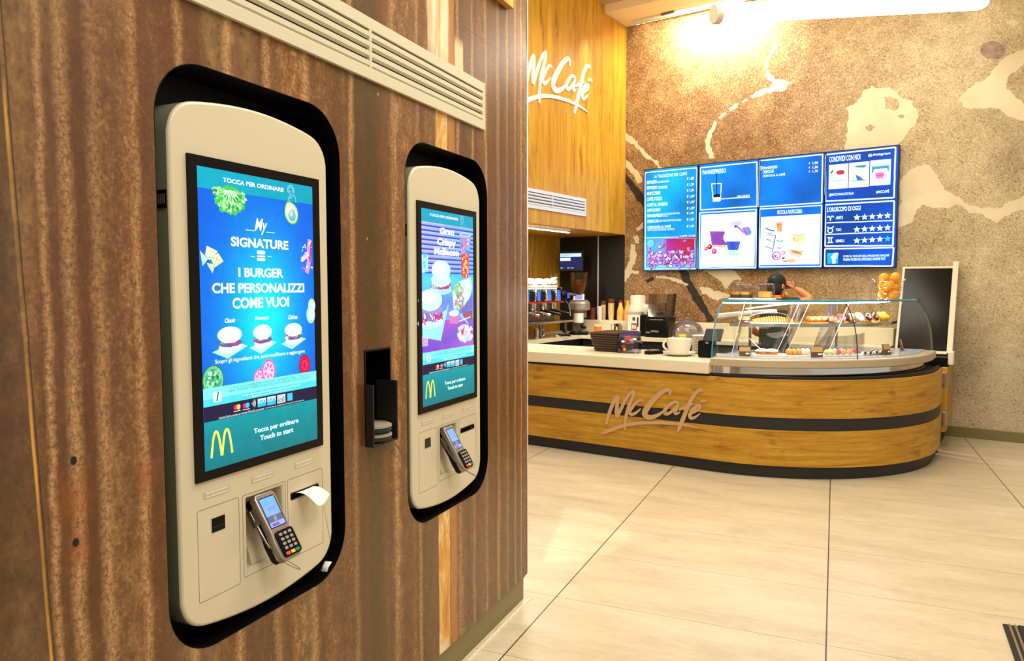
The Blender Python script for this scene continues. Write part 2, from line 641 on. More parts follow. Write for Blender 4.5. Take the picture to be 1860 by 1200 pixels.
def make_sand():
    mt, nt, b = new_mat('sand_mural_print')
    o = tcoord(nt)
    X, Y, Z = sep(nt, o)
    def grains(scale, rot):
        v = nt.nodes.new('ShaderNodeTexVoronoi')
        v.inputs['Scale'].default_value = scale
        nt.links.new(mapping(nt, o, (1, 1, 1.25), (0.1, 0, 0.3), (0, rot, 0)), v.inputs['Vector'])
        return sep(nt, v.outputs['Color'])[0]
    n1 = noise(nt, o, 1.1, 5, 0.6)
    n4 = noise(nt, o, 5.0, 6, 0.7)
    g1, g2 = noise(nt, o, 80.0, 5, 0.95), grains(105.0, -0.3)
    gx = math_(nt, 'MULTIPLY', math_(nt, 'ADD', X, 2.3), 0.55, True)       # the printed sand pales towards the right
    t = math_(nt, 'ADD', math_(nt, 'ADD', math_(nt, 'MULTIPLY', math_(nt, 'SUBTRACT', g1, 0.5), 1.2), 0.15), math_(nt, 'MULTIPLY', g2, 0.24))
    t = math_(nt, 'ADD', t, math_(nt, 'MULTIPLY', n4, 0.50))
    t = math_(nt, 'ADD', t, 0.02)
    brown = ramp(nt, t, [(0.20, lin((50, 32, 16))), (0.36, lin((104, 72, 38))), (0.52, lin((146, 107, 62))), (0.66, lin((176, 136, 86))), (0.82, lin((240, 210, 156)))])
    pale = ramp(nt, t, [(0.20, lin((104, 86, 58))), (0.36, lin((166, 146, 104))), (0.54, lin((194, 175, 132))), (0.68, lin((210, 193, 152))), (0.84, lin((238, 224, 190)))])
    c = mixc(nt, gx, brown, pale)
    dk = math_(nt, 'MULTIPLY', ramp(nt, n1, [(0.32, (1, 1, 1)), (0.50, (0, 0, 0))]), 0.40)
    c = mixc(nt, dk, c, lin((92, 62, 32)), 'MIX')
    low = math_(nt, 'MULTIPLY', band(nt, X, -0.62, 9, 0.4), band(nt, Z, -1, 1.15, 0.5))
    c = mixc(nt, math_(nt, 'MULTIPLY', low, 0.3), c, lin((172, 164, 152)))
    vk = nt.nodes.new('ShaderNodeTexVoronoi')
    vk.inputs['Scale'].default_value = 34.0
    nt.links.new(mapping(nt, o, (1, 0.0, 1.2)), vk.inputs['Vector'])
    sk = math_(nt, 'MULTIPLY', ramp(nt, vk.outputs['Distance'], [(0.14, (1, 1, 1)), (0.30, (0, 0, 0))]), ramp(nt, n4, [(0.45, (1, 1, 1)), (0.62, (0.1,) * 3)]))
    side_ = sep(nt, vk.outputs['Color'])[1]
    c = mixc(nt, math_(nt, 'MULTIPLY', math_(nt, 'MULTIPLY', sk, math_(nt, 'LESS_THAN', side_, 0.42)), 0.75), c, lin((50, 36, 24)))
    c = mixc(nt, math_(nt, 'MULTIPLY', math_(nt, 'MULTIPLY', sk, math_(nt, 'GREATER_THAN', side_, 0.72)), 0.6), c, lin((238, 214, 170)))
    vo = nt.nodes.new('ShaderNodeTexVoronoi')
    vo.inputs['Scale'].default_value = 9.0
    nt.links.new(mapping(nt, o, (0.6, 1, 1.7), (0.3, 0, 0.2), (0, 0.6, 0)), vo.inputs['Vector'])
    chips = ramp(nt, vo.outputs['Distance'], [(0.07, (1, 1, 1)), (0.12, (0, 0, 0))])
    chips = math_(nt, 'MULTIPLY', chips, ramp(nt, noise(nt, o, 3.0, 2), [(0.50, (0, 0, 0)), (0.6, (1, 1, 1))]))
    c = mixc(nt, math_(nt, 'MULTIPLY', chips, 0.7), c, lin((44, 30, 22)))
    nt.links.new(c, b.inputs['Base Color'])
    b.inputs['Roughness'].default_value = 0.55
    return mt


def make_pale():
    mt, nt, b = new_mat('mural_puddle_print')
    o = tcoord(nt)
    n = noise(nt, o, 2.2, 4)
    c = ramp(nt, n, [(0.35, lin((214, 198, 160))), (0.65, lin((232, 218, 182)))])
    vo = nt.nodes.new('ShaderNodeTexVoronoi')
    vo.inputs['Scale'].default_value = 14.0
    nt.links.new(o, vo.inputs['Vector'])
    sp = math_(nt, 'MULTIPLY', ramp(nt, vo.outputs['Distance'], [(0.06, (1, 1, 1)), (0.10, (0, 0, 0))]), ramp(nt, noise(nt, o, 5.0, 2), [(0.5, (0, 0, 0)), (0.62, (1, 1, 1))]))
    c = mixc(nt, math_(nt, 'MULTIPLY', sp, 0.7), c, lin((96, 76, 52)))
    nt.links.new(c, b.inputs['Base Color'])
    b.inputs['Roughness'].default_value = 0.5
    return mt


def make_wood(name, vertical, use_uv=False, tint=(1, 1, 1), ox=0.0):
    mt, nt, b = new_mat(name)
    o = tcoord(nt, 'UV' if use_uv else 'Object')
    if use_uv:
        v = mapping(nt, o, (1, 1, 1), (ox, 0, 0))                 # u along the grain
        long_, across = (1.3, 20.0, 1), (3.4, 9.0, 1)
    elif vertical:
        v = o
        long_, across = (9.0, 9.0, 0.8), (4.2, 4.2, 1.3)
    else:
        v = o
        long_, across = (0.9, 0.9, 10.0), (1.5, 1.5, 4.5)
    g = noise(nt, mapping(nt, v, long_), 1.6, 6, 0.66, 0.35)
    f = noise(nt, mapping(nt, v, tuple(x * 6 for x in long_)), 1.5, 4, 0.7)
    k = noise(nt, mapping(nt, v, across), 1.15, 3, 0.5, 0.3)
    big = noise(nt, mapping(nt, v, tuple(x * 0.35 for x in across)), 1.0, 2)
    t = math_(nt, 'ADD', math_(nt, 'MULTIPLY', g, 0.65), math_(nt, 'MULTIPLY', f, 0.35))
    T = lambda c_: tuple(x * y for x, y in zip(lin(c_), tint))
    c = ramp(nt, t, [(0.28, T((112, 74, 12))), (0.42, T((172, 122, 24))), (0.54, T((196, 148, 40))), (0.72, T((218, 176, 72)))])
    kn = ramp(nt, k, [(0.60, (0, 0, 0)), (0.70, (1, 1, 1))])
    kn = math_(nt, 'MULTIPLY', kn, ramp(nt, f, [(0.35, (1, 1, 1)), (0.62, (0.15,) * 3)]))
    c = mixc(nt, math_(nt, 'MULTIPLY', kn, 0.85), c, T((76, 44, 10)))
    c = mixc(nt, math_(nt, 'MULTIPLY', ramp(nt, big, [(0.4, (0, 0, 0)), (0.65, (1, 1, 1))]), 0.25), c, T((168, 104, 22)))
    nt.links.new(c, b.inputs['Base Color'])
    b.inputs['Roughness'].default_value = 0.42
    b.inputs['Specular IOR Level'].default_value = 0.4
    return mt


def make_floor():
    mt, nt, b = new_mat('floor_tiles')
    o = tcoord(nt)                                                  # x across (1.2 m), y along (0.61 m)
    X, Y, Z = sep(nt, o)
    n1 = noise(nt, mapping(nt, o, (1.2, 4.5, 1)), 1.3, 5, 0.6, 0.4)
    n2 = noise(nt, mapping(nt, o, (1, 2.5, 1)), 14.0, 4, 0.65)
    t = math_(nt, 'ADD', math_(nt, 'MULTIPLY', n1, 0.65), math_(nt, 'MULTIPLY', n2, 0.35))
    c = ramp(nt, t, [(0.30, lin((182, 168, 138))), (0.5, lin((203, 190, 160))), (0.7, lin((216, 205, 177)))])
    tx = math_(nt, 'FLOOR', math_(nt, 'DIVIDE', math_(nt, 'ADD', X, 60.0), 1.2))
    ty = math_(nt, 'FLOOR', math_(nt, 'DIVIDE', math_(nt, 'ADD', Y, 60.0), 0.61))
    wn = nt.nodes.new('ShaderNodeTexWhiteNoise')
    wn.noise_dimensions = '2D'
    cb = nt.nodes.new('ShaderNodeCombineXYZ')
    nt.links.new(tx, cb.inputs[0]); nt.links.new(ty, cb.inputs[1])
    nt.links.new(cb.outputs[0], wn.inputs['Vector'])
    c = mixc(nt, math_(nt, 'MULTIPLY', wn.outputs['Value'], 0.10), c, lin((176, 150, 108)))
    # stains where people stand
    st = math_(nt, 'MULTIPLY', ramp(nt, noise(nt, mapping(nt, o, (5, 12, 1)), 1.8, 4, 0.6), [(0.62, (0, 0, 0)), (0.72, (1, 1, 1))]),
               ramp(nt, noise(nt, o, 1.4, 2), [(0.5, (0, 0, 0)), (0.62, (1, 1, 1))]))
    c = mixc(nt, math_(nt, 'MULTIPLY', st, 0.28), c, lin((140, 104, 44)))
    fx = math_(nt, 'SUBTRACT', math_(nt, 'MODULO', math_(nt, 'ADD', X, 60.6), 1.2), 0.6)
    gx = math_(nt, 'LESS_THAN', math_(nt, 'ABSOLUTE', fx), 0.0032)
    fy = math_(nt, 'SUBTRACT', math_(nt, 'MODULO', math_(nt, 'ADD', Y, 61.0 - 3.25 + 0.305), 0.61), 0.305)
    gy = math_(nt, 'LESS_THAN', math_(nt, 'ABSOLUTE', fy), 0.0016)
    c = mixc(nt, math_(nt, 'MULTIPLY', gy, 0.75), c, lin((92, 66, 30)))
    c = mixc(nt, math_(nt, 'MULTIPLY', gx, 0.92), c, lin((32, 26, 20)))
    nt.links.new(c, b.inputs['Base Color'])
    b.inputs['Roughness'].default_value = 0.33
    b.inputs['Specular IOR Level'].default_value = 0.35
    bump(nt, b, math_(nt, 'SUBTRACT', 1.0, gx), 0.3, 0.004)
    return mt


def make_screen(name, strength=1.0):
    mt, nt, b = new_mat(name)
    a = nt.nodes.new('ShaderNodeAttribute')
    a.attribute_name = 'Col'
    b.inputs['Base Color'].default_value = (0.004, 0.004, 0.005, 1)
    b.inputs['Roughness'].default_value = 0.25
    b.inputs['Specular IOR Level'].default_value = 0.25
    o = tcoord(nt)
    n = noise(nt, o, 26.0, 4, 0.7)
    k = ramp(nt, n, [(0.2, (0.84,) * 3), (0.8, (1.1,) * 3)])
    nt.links.new(mixc(nt, 1.0, a.outputs['Color'], k, 'MULTIPLY'), b.inputs['Emission Color'])
    b.inputs['Emission Strength'].default_value = strength
    return mt


def make_print(name, rough=0.6):
    """printed colours, not lit from inside"""
    mt, nt, b = new_mat(name)
    a = nt.nodes.new('ShaderNodeAttribute')
    a.attribute_name = 'Col'
    nt.links.new(a.outputs['Color'], b.inputs['Base Color'])
    b.inputs['Roughness'].default_value = rough
    return mt


def make_glass(name, tint=(0.93, 0.97, 0.96), refl=1.0, rough=0.02):
    mt = bpy.data.materials.new(name)
    mt.use_nodes = True
    nt = mt.node_tree
    nt.nodes.clear()
    out = nt.nodes.new('ShaderNodeOutputMaterial')
    tr = nt.nodes.new('ShaderNodeBsdfTransparent')
    tr.inputs[0].default_value = (*tint, 1)
    gl = nt.nodes.new('ShaderNodeBsdfGlossy')
    gl.inputs['Roughness'].default_value = rough
    fr = nt.nodes.new('ShaderNodeFresnel')
    fr.inputs[0].default_value = 1.45
    mx = nt.nodes.new('ShaderNodeMixShader')
    nt.links.new(math_(nt, 'MULTIPLY', fr.outputs[0], refl, True), mx.inputs[0])
    nt.links.new(tr.outputs[0], mx.inputs[1])
    nt.links.new(gl.outputs[0], mx.inputs[2])
    nt.links.new(mx.outputs[0], out.inputs[0])
    return mt


M = {}
M['rust'] = make_rust()
M['sand'] = make_sand()
M['puddle'] = make_pale()
M['log'] = mat('mural_driftwood_print', (46, 34, 24), 0.6, noise=0.7, nscale=30)
M['stone_p'] = mat('mural_stone_print', (150, 124, 104), 0.6, noise=0.45, nscale=24)
M['floor'] = make_floor()
M['wood_v'] = make_wood('oak_panel_upright_grain', True)
M['wood_c'] = make_wood('oak_counter_grain', False, True)
M['wood_c2'] = make_wood('oak_counter_grain_lower', False, True, ox=7.3)
M['wood_h'] = make_wood('oak_board', False)
M['ceil'] = mat('ceiling_panel', (206, 176, 92), 0.6, noise=0.05, nscale=4)
M['beam'] = mat('beam_plaster', (238, 218, 170), 0.6)
M['cream'] = mat('cream_enamel', (212, 201, 172), 0.38)
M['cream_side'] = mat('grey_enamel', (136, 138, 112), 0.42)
M['cream_dark'] = mat('cream_shadow_gap', (120, 104, 72), 0.6)
M['label'] = mat('frosted_label', (196, 186, 162), 0.35)
M['black'] = mat('black_lacquer', (4, 4, 4), 0.4, spec=0.2)
M['black_m'] = mat('black_matt', (10, 10, 9), 0.55)
M['black_g'] = mat('black_gloss', (5, 5, 5), 0.12)
M['bezel'] = mat('black_glass_bezel', (13, 9, 5), 0.3, spec=0.2)
M['charcoal'] = mat('charcoal_laminate', (26, 25, 23), 0.5)
M['stone'] = mat('cream_worktop', (230, 217, 184), 0.28, noise=0.03, nscale=6)
M['white'] = mat('white_plastic', (236, 232, 224), 0.35)
M['china'] = mat('white_china', (238, 232, 216), 0.15)
M['paper'] = mat('white_paper', (244, 240, 236), 0.75)
M['offwhite'] = mat('ivory_plastic', (226, 216, 190), 0.4)
M['vent'] = mat('cream_vent_enamel', (208, 200, 172), 0.42)
M['vent_w'] = mat('white_vent_enamel', (206, 210, 222), 0.45)
M['steel'] = mat('brushed_steel', (196, 190, 178), 0.22, 1.0)
M['steel_d'] = mat('dark_steel', (120, 116, 108), 0.3, 1.0)
M['deckw'] = mat('pale_steel_deck', (206, 210, 216), 0.25, 0.5)
M['chrome'] = mat('chrome', (226, 222, 214), 0.07, 1.0)
M['silver'] = mat('silver_plastic', (168, 158, 144), 0.32, 0.6)
M['alu'] = mat('champagne_aluminium', (190, 172, 140), 0.4, 0.25)
M['skirt'] = mat('olive_metal_skirting', (132, 120, 78), 0.38, 0.35)
M['sign_m'] = mat('champagne_metal_letter', (206, 168, 124), 0.32, 0.3)
M['sign_w'] = mat('white_letter', (246, 240, 228), 0.45)
M['screen'] = make_screen('lit_screen', 1.35)
M['screen_m'] = make_screen('lit_menu_screen', 1.42)
M['print'] = make_print('printed_colours')
M['lampw'] = mat('lit_lamp', (255, 255, 255), 0.5, emit=(255, 244, 224), es=15.0)
M['led_c'] = mat('lit_case_strip', (255, 255, 255), 0.5, emit=(244, 246, 255), es=100.0)
M['led'] = mat('lit_led_strip', (255, 255, 255), 0.5, emit=(255, 240, 212), es=14.0)
M['glass'] = make_glass('clear_glass', (0.97, 0.99, 0.985), 0.17)
M['glass_e_refl'] = mat('glass_edge_reflection', (40, 150, 186), 0.12, spec=0.6)  # cyan of the glass edge, with reflected menu blue put into the colour
M['acryl'] = make_glass('clear_acrylic', (0.965, 0.965, 0.98), 0.6, 0.05)
M['acryl_v'] = make_glass('violet_acrylic', (0.84, 0.83, 0.91), 0.9, 0.08)
M['smoke'] = make_glass('smoky_acrylic', (0.90, 0.88, 0.87), 0.8, 0.08)
M['amber'] = make_glass('amber_hopper', (0.94, 0.88, 0.76), 0.7, 0.05)
M['beans'] = mat('coffee_beans', (110, 62, 30), 0.45, noise=0.6, nscale=60)
M['tray'] = mat('brown_tray', (66, 40, 20), 0.5)
M['purple'] = mat('violet_tray_reflection', (62, 44, 116), 0.5)
M['orange'] = mat('orange_peel', (246, 164, 16), 0.42, noise=0.06, nscale=60)
M['cup_o'] = mat('orange_paper_cup', (232, 120, 16), 0.5)
M['paper_b'] = mat('brown_paper_cup', (112, 66, 22), 0.6)
M['paper_t'] = mat('tan_paper_cup', (232, 198, 138), 0.6)
M['honey'] = mat('amber_bottle', (238, 188, 84), 0.25)
M['red'] = mat('red_cap', (178, 20, 22), 0.4)
M['redline'] = mat('red_trim', (214, 44, 20), 0.35)
M['crust'] = mat('golden_crust', (222, 160, 70), 0.6, noise=0.25, nscale=35)
M['bread'] = mat('yellow_sponge', (244, 184, 62), 0.7, noise=0.12, nscale=50)
M['cream_f'] = mat('cream_filling', (244, 232, 206), 0.55)
M['sugar'] = mat('icing_sugar', (240, 232, 226), 0.7, noise=0.06, nscale=60)
M['choc'] = mat('chocolate_glaze', (70, 34, 18), 0.25)
M['yglaze'] = mat('yellow_glaze', (238, 178, 18), 0.3)
M['pink'] = mat('pink_glaze', (226, 120, 130), 0.4)
M['pinkm'] = mat('raspberry_macaron', (222, 84, 110), 0.6)
M['orm'] = mat('apricot_macaron', (236, 170, 96), 0.6)
M['grm'] = mat('pistachio_macaron', (214, 216, 134), 0.6)
M['board'] = mat('serving_board', (206, 150, 66), 0.5, noise=0.15, nscale=12)
M['tag_b'] = mat('brown_price_tag', (104, 62, 26), 0.5)
M['tag_t'] = mat('tan_price_tag', (206, 160, 104), 0.5)
M['skin'] = mat('skin', (212, 136, 76), 0.5)
M['cap'] = mat('black_cap_cloth', (16, 18, 24), 0.75)
M['hair'] = mat('dark_hair', (20, 14, 10), 0.6)
M['shirt'] = mat('olive_shirt_cloth', (40, 44, 32), 0.85)
M['trouser'] = mat('black_trouser_cloth', (20, 20, 22), 0.85)
M['scarf'] = mat('orange_neckerchief', (232, 140, 40), 0.8)
M['slate'] = mat('blackboard_panel', (20, 16, 8), 0.15, spec=0.13, noise=0.3, nscale=3)
M['mat'] = mat('dark_mat_pile', (40, 36, 20), 0.95, noise=0.3, nscale=90)
M['gold'] = mat('gilt_frame', (206, 150, 62), 0.4)
M['green_d'] = mat('dark_green_picture', (14, 34, 26), 0.3)
M['key'] = mat('grey_key', (150, 148, 140), 0.4)
M['k_r'] = mat('red_key', (226, 70, 50), 0.4)
M['k_y'] = mat('yellow_key', (240, 196, 30), 0.4)
M['k_g'] = mat('green_key', (20, 140, 92), 0.4)
M['wire'] = mat('thin_black_cord', (12, 10, 8), 0.5)
M['puck'] = mat('grey_puck', (150, 142, 128), 0.4)
M['yellow'] = mat('yellow_sticker', (240, 206, 20), 0.5)

# ------------------------------------------------------------------ the setting
RZ = math.pi / 2 + WB                              # local x along the rust wall, local y into it


def carve(o, mb):
    """cut the shapes of mb out of o"""
    c = mb.build('cutter_tmp', M['black'])
    c.matrix_world = o.matrix_world
    if o.parent is not None:
        c.parent = o.parent
    c.location, c.rotation_euler = o.location, o.rotation_euler
    md = o.modifiers.new('cut', 'BOOLEAN')
    md.object = c
    md.solver = 'EXACT'
    bpy.context.view_layer.update()
    dg = bpy.context.evaluated_depsgraph_get()
    me = bpy.data.meshes.new_from_object(o.evaluated_get(dg))
    nm = o.data.name
    o.modifiers.clear()
    old = o.data
    o.data = me
    bpy.data.meshes.remove(old)
    me.name = nm
    bpy.data.objects.remove(c)
    return o


f = MB()
f.box(-7, -4, -0.1, 5, 11, 0)
struct(f.build('floor', M['floor'], rot=(0, 0, WB)))

cl = MB()
cl.box(-6.0, -3.0, 4.8, 3.5, 8.7, 4.95, 0)
for k in range(6):                                  # dark joints of the ceiling panels
    cl.box(-4.14 + 0.6 + 1.2 * k, 3.0, 4.797, -4.14 + 0.606 + 1.2 * k, 8.0, 4.8, 1)
cl.box(-4.14, 6.85, 4.797, 3.4, 6.856, 4.8, 1)
struct(cl.build('ceiling', [M['ceil'], M['cream_dark']]))

HOLE = rrect(-0.3175, 0.653, 0.3175, 2.0, 0.135, 10)
C1, C2 = 1.449, 2.434
wl = MB()
wl.box(-2.6, 0, 0.118, 3.18, 0.30, 4.8)
wl = wl.build('wall_left', M['rust'], loc=QV * N0, rot=(0, 0, RZ), smooth=0)
cut = MB()
for c in (C1, C2):
    cut.prism([(x + c, z) for x, z in HOLE], -0.1, 0.135, 'y')
cut.box(1.873, -0.1, 1.0, 2.0175, 0.12, 1.303)
struct(carve(wl, cut))

bl = MB()
bl.box(-2.6, 0.012, 0, 3.165, 0.30, 0.118)
bl.box(-2.6, 0.004, 0.108, 3.165, 0.02, 0.118)
struct(bl.build('baseboard_left', M['skirt'], loc=QV * N0, rot=(0, 0, RZ), bevel=0.002))
t1 = MB()
t1.box(3.1795, -0.003, 0.12, 3.1845, 0.30, 4.8)
struct(t1.build('trim_1', M['white'], loc=QV * N0, rot=(0, 0, RZ)))
t3 = MB()  # thin pale strip on the floor along the baseboard
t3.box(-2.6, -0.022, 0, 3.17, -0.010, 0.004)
struct(t3.build('pale_floor_strip', M['offwhite'], loc=QV * N0, rot=(0, 0, RZ)))

XW, YB, ZS = -4.142, 8.445, 2.14
wk = MB()
wk.box(-5.4, 2.2, ZS, XW, YB, 4.8)
struct(wk.build('wall_bulkhead', M['wood_v'], bevel=0.004))
nk = MB()
nk.box(-5.4, 4.2, 0, -5.09, YB, ZS)
struct(nk.build('wall_niche', M['wood_v']))
bp = MB()
bp.box(-5.09, 8.435, 0, XW, YB + 0.2, ZS, 0)
struct(bp.build('wall_niche_end', M['black_m']))
t2 = MB()
t2.box(-4.518, 8.425, 0.9, -4.506, 8.436, ZS)
struct(t2.build('trim_2', M['white']))

# the mural: sand with smooth pale puddles and driftwood, all printed on one wall
mw = MB()
mw.box(XW, YB, 0, 3.4, YB + 0.2, 4.8, 0)


def mural(pts, mi, seed, amp=0.16, lv=4, ox=0, oy=0, k=1.0):
    p = [at_y(ox + x / k, oy + y / k, YB) for x, y in pts]
    q_ = jag([(v.x, v.z) for v in p], amp, lv, seed)
    q_ = [(x, min(4.79, z)) for x, z in q_ if x > XW]
    mural.n = getattr(mural, 'n', 0) + 1
    mw.add([(x, YB - 0.0008 - 0.00004 * mural.n, z) for x, z in q_], [tuple(range(len(q_)))], mi)


A3 = dict(ox=1240, oy=0, k=3.0)
mural([(520, 250), (492, 290), (462, 330), (466, 388), (505, 432), (560, 436), (597, 446), (560, 490), (500, 497), (420, 526), (382, 538), (372, 524), (402, 500),
       (470, 480), (490, 450), (455, 418), (450, 350), (478, 290), (503, 246)], 1, 3, **A3)
mural([(318, 552), (345, 536), (362, 545), (330, 560)], 1, 4, **A3)
mural([(250, 592), (300, 563), (300, 575), (262, 606)], 1, 5, **A3)
mural([(192, 640), (232, 612), (240, 622), (200, 648)], 1, 6, **A3)
mural([(118, 765), (140, 715), (160, 690), (175, 655), (187, 665), (172, 710), (152, 760), (160, 810), (176, 862), (148, 868), (124, 810)], 1, 7, **A3)
mural([(890, 590), (960, 540), (1030, 465), (1100, 480), (1170, 500), (1240, 545), (1275, 590), (1265, 680), (1220, 730), (1160, 800), (880, 830), (890, 740), (905, 650)], 1, 8, 0.17, **A3)
mural([(1900, 250), (1860, 268), (1780, 300), (1700, 370), (1640, 440), (1560, 480), (1505, 545), (1530, 580), (1620, 590), (1700, 590), (1800, 640), (1900, 650), (1900, 590),
       (1830, 540), (1760, 480), (1790, 400), (1860, 340), (1900, 330)], 1, 9, 0.15, **A3)
mural([(1095, 530), (1130, 522), (1170, 540), (1185, 580), (1150, 605), (1100, 590)], 0, 31, 0.12, **A3)
mural([(995, 690), (1020, 676), (1048, 688), (1030, 712), (1000, 708)], 0, 32, 0.12, **A3)
mural([(1170, 632), (1195, 622), (1212, 636), (1185, 648)], 0, 33, 0.12, **A3)
mural([(1620, 270), (1640, 235), (1690, 222), (1745, 245), (1760, 290), (1720, 325), (1660, 320)], 3, 34, 0.12, **A3)
mural([(1765, 120), (1800, 105), (1835, 120), (1800, 150)], 1, 10, **A3)
mural([(1630, 330), (1648, 312), (1664, 302), (1690, 300), (1703, 320), (1715, 345), (1747, 363), (1780, 377), (1820, 377), (1880, 350), (1880, 380), (1810, 405), (1765, 388),
       (1732, 372), (1700, 377), (1680, 372), (1662, 390), (1630, 414), (1630, 380), (1640, 365)], 1, 11, 0.18)
B3 = dict(ox=1130, oy=230, k=3.2448)
mural([(8, 30), (60, 58), (110, 120), (150, 160), (210, 200), (240, 245), (215, 252), (160, 192), (110, 152), (70, 102), (8, 80)], 1, 12, **B3)
mural([(8, 160), (60, 228), (110, 290), (122, 325), (90, 332), (50, 272), (8, 235)], 1, 13, **B3)
mural([(8, 240), (70, 330), (130, 410), (130, 475), (60, 382), (8, 315)], 2, 14, 0.1, **B3)
mural([(335, 830), (395, 860), (430, 950), (500, 1060), (545, 1140), (500, 1150), (450, 1062), (390, 962), (345, 880)], 2, 15, 0.1, **B3)
mural([(135, 900), (180, 882), (190, 900), (150, 922)], 2, 21, 0.1, **B3)
mural([(80, 602), (125, 560), (122, 600), (90, 617)], 1, 16, **B3)
mural([(62, 650), (92, 640), (102, 688), (80, 684)], 1, 17, **B3)
mural([(48, 692), (80, 690), (77, 800), (44, 880), (18, 918), (12, 850), (45, 790)], 1, 18, **B3)
mural([(18, 860), (100, 852), (100, 866), (20, 884)], 1, 22, **B3)
mural([(200, 876), (300, 888), (392, 930), (380, 938), (290, 906), (200, 890)], 1, 19, **B3)
mural([(455, 945), (540, 968), (645, 998), (600, 1012), (470, 985)], 1, 20, **B3)
mural([(480, 850), (640, 840), (690, 880), (705, 905), (650, 910), (610, 960), (570, 900), (520, 872)], 1, 23, **B3)
struct(mw.build('wall_back', [M['sand'], M['puddle'], M['log'], M['stone_p']], smooth=0))
bb = MB()
bb.box(-0.9, YB - 0.018, 0, 3.4, YB, 0.10)
struct(bb.build('baseboard_back', M['skirt'], bevel=0.003))

# long plaster beam under the ceiling, with its lighting rail
bm_ = MB()
bm_.box(XW, 7.86, 4.70, 3.4, YB, 4.8)
struct(bm_.build('beam', M['beam'], bevel=0.004))

rail = thing('wall_washer_rail', 'slim cream light rail with a dotted lamp row under the ceiling beam', 'light rail', (-2.4, 8.30, 4.66))
r_ = MB()
r_.box(-1.58, -0.03, 0.0, 2.2, 0.03, 0.04)
r_.build('rail_body', M['vent'], rail, bevel=0.004)
r_ = MB()
r_.box(0, 0.035, 0.008, 0.035, 0.05, 0.02)
r_ = r_.build('lamp', M['led'], rail)
for k in range(46):
    c_ = r_ if k == 0 else r_.copy()
    if k:
        COL.objects.link(c_)
    c_.location = (-1.56 + k * 0.08, 0, 0)
for k in (-1.2, -0.2, 0.1, 1.2):
    r_ = MB()
    r_.box(k, -0.05, 0.015, k + 0.16, -0.03, 0.04)
    r_.build('rail_clip', M['steel_d'], rail)

# big luminous tube hung below the beam
pl = CAM + ray(1303, 25) * 6.0
p_end = CAM + ray(1797, 0) * 6.5
td = (p_end - pl).normalized()
tube = thing('tube_lamp', 'large white glowing tube lamp hanging at the top of the mural wall', 'lamp', pl)
t_ = MB()
L_T = (p_end - pl).length
pr = 0.079
prof = [(0.02, pr)] + [(0.02 + (L_T - 0.14) * k / 8, pr) for k in range(1, 9)] + [(L_T - 0.12 + 0.1 * math.sin(R(a)), pr * math.cos(R(a))) for a in (15, 30, 45, 60, 75, 88)]
t_.tube([td * a for a, _ in prof], [r for _, r in prof], 28)
t_.build('diffuser', M['lampw'], tube)
t_ = MB()
t_.tube([td * -0.035, td * -0.028, td * 0.02], [pr * 0.94, pr * 1.03, pr * 1.03], 28)
tag(t_.build('end_cap', M['cream'], tube), 'beige round end cap')
for a in (1.2, 1.9):
    t_ = MB()
    t_.cyl(td * a + Vector((0, 0, pr)), td * a + Vector((0, 0, 4.8 - pl.z)), 0.004, n=6)
    t_.build('suspension_cable', M['steel_d'], tube)

# strip light under the soffit of the coffee niche
st = thing('strip_light', 'bright white strip light under the oak soffit above the coffee bar', 'strip light', (-4.38, 6.4, ZS - 0.022))
s_ = MB()
s_.box(-0.02, -1.6, 0.006, 0.02, 1.05, 0.022)
s_.build('housing', M['white'], st)
s_ = MB()
s_.box(-0.018, -1.6, 0.0, 0.018, 1.05, 0.006)
s_.build('diffuser', M['led'], st)


# ventilation grilles ------------------------------------------------
def vent(name, label, loc, rz, w, h, rows, cols, mt, dark):
    """local x along the wall, -y towards the room; origin at lower left"""
    t = thing(name, label, 'vent', loc, rz)
    m_ = MB()
    ed = 0.035
    m_.ring([(0, 0), (w, 0), (w, h), (0, h)], [(ed, ed), (w - ed * 0.6, ed), (w - ed * 0.6, h - ed), (ed, h - ed)], -0.012, 0.0, 'y')
    for c in cols:
        m_.box(c - 0.006, -0.012, ed, c + 0.006, 0.0, h - ed)
    m_.build('grille_frame', mt, t, bevel=0.001)
    m_ = MB()
    m_.box(ed * 0.6, -0.002, ed * 0.6, w - ed * 0.4, -0.0005, h - ed * 0.6)
    m_.build('dark_backing', M['black_m'], t)
    p = (h - 2 * ed) / rows
    for k in range(rows):
        m_ = MB()
        z = ed + p * k
        m_.prism([(-0.0112, z + p * 0.24), (-0.0112, z + p * 0.72), (-0.003, z + p * 0.76), (-0.003, z + p * 0.02)], ed, w - ed * 0.6, 'x')
        m_.build('louvre', mt, t)
    return t


vl = rw(1.0, N0, 2.130)
vent('wall_vent', 'long cream louvred vent on the rusty wall above the kiosks', vl, RZ, 1.712, 0.185, 4, (0.913,), M['vent'], 0)
# the oak bulkhead faces +x: local x -> +y
vent('wall_vent', 'white louvred vent on the oak bulkhead over the coffee bar', (XW, 5.6, 2.292), math.pi / 2, 1.82, 0.20, 4, (1.10,), M['vent_w'], 0)

# corner of a framed picture
pf = thing('picture_frame', 'gilt picture frame with dark green picture high on the rusty wall', 'picture', rw(2.45, N0, 2.690), RZ)
p_ = MB()
p_.ring([(0, 0), (0.51, 0), (0.51, 0.62), (0, 0.62)], [(0.03, 0.03), (0.48, 0.03), (0.48, 0.59), (0.03, 0.59)], -0.03, 0, 'y')
p_.build('frame', M['gold'], pf, bevel=0.003)
p_ = MB()
p_.box(0.03, -0.012, 0.03, 0.48, -0.001, 0.59)
p_.build('picture', M['green_d'], pf)

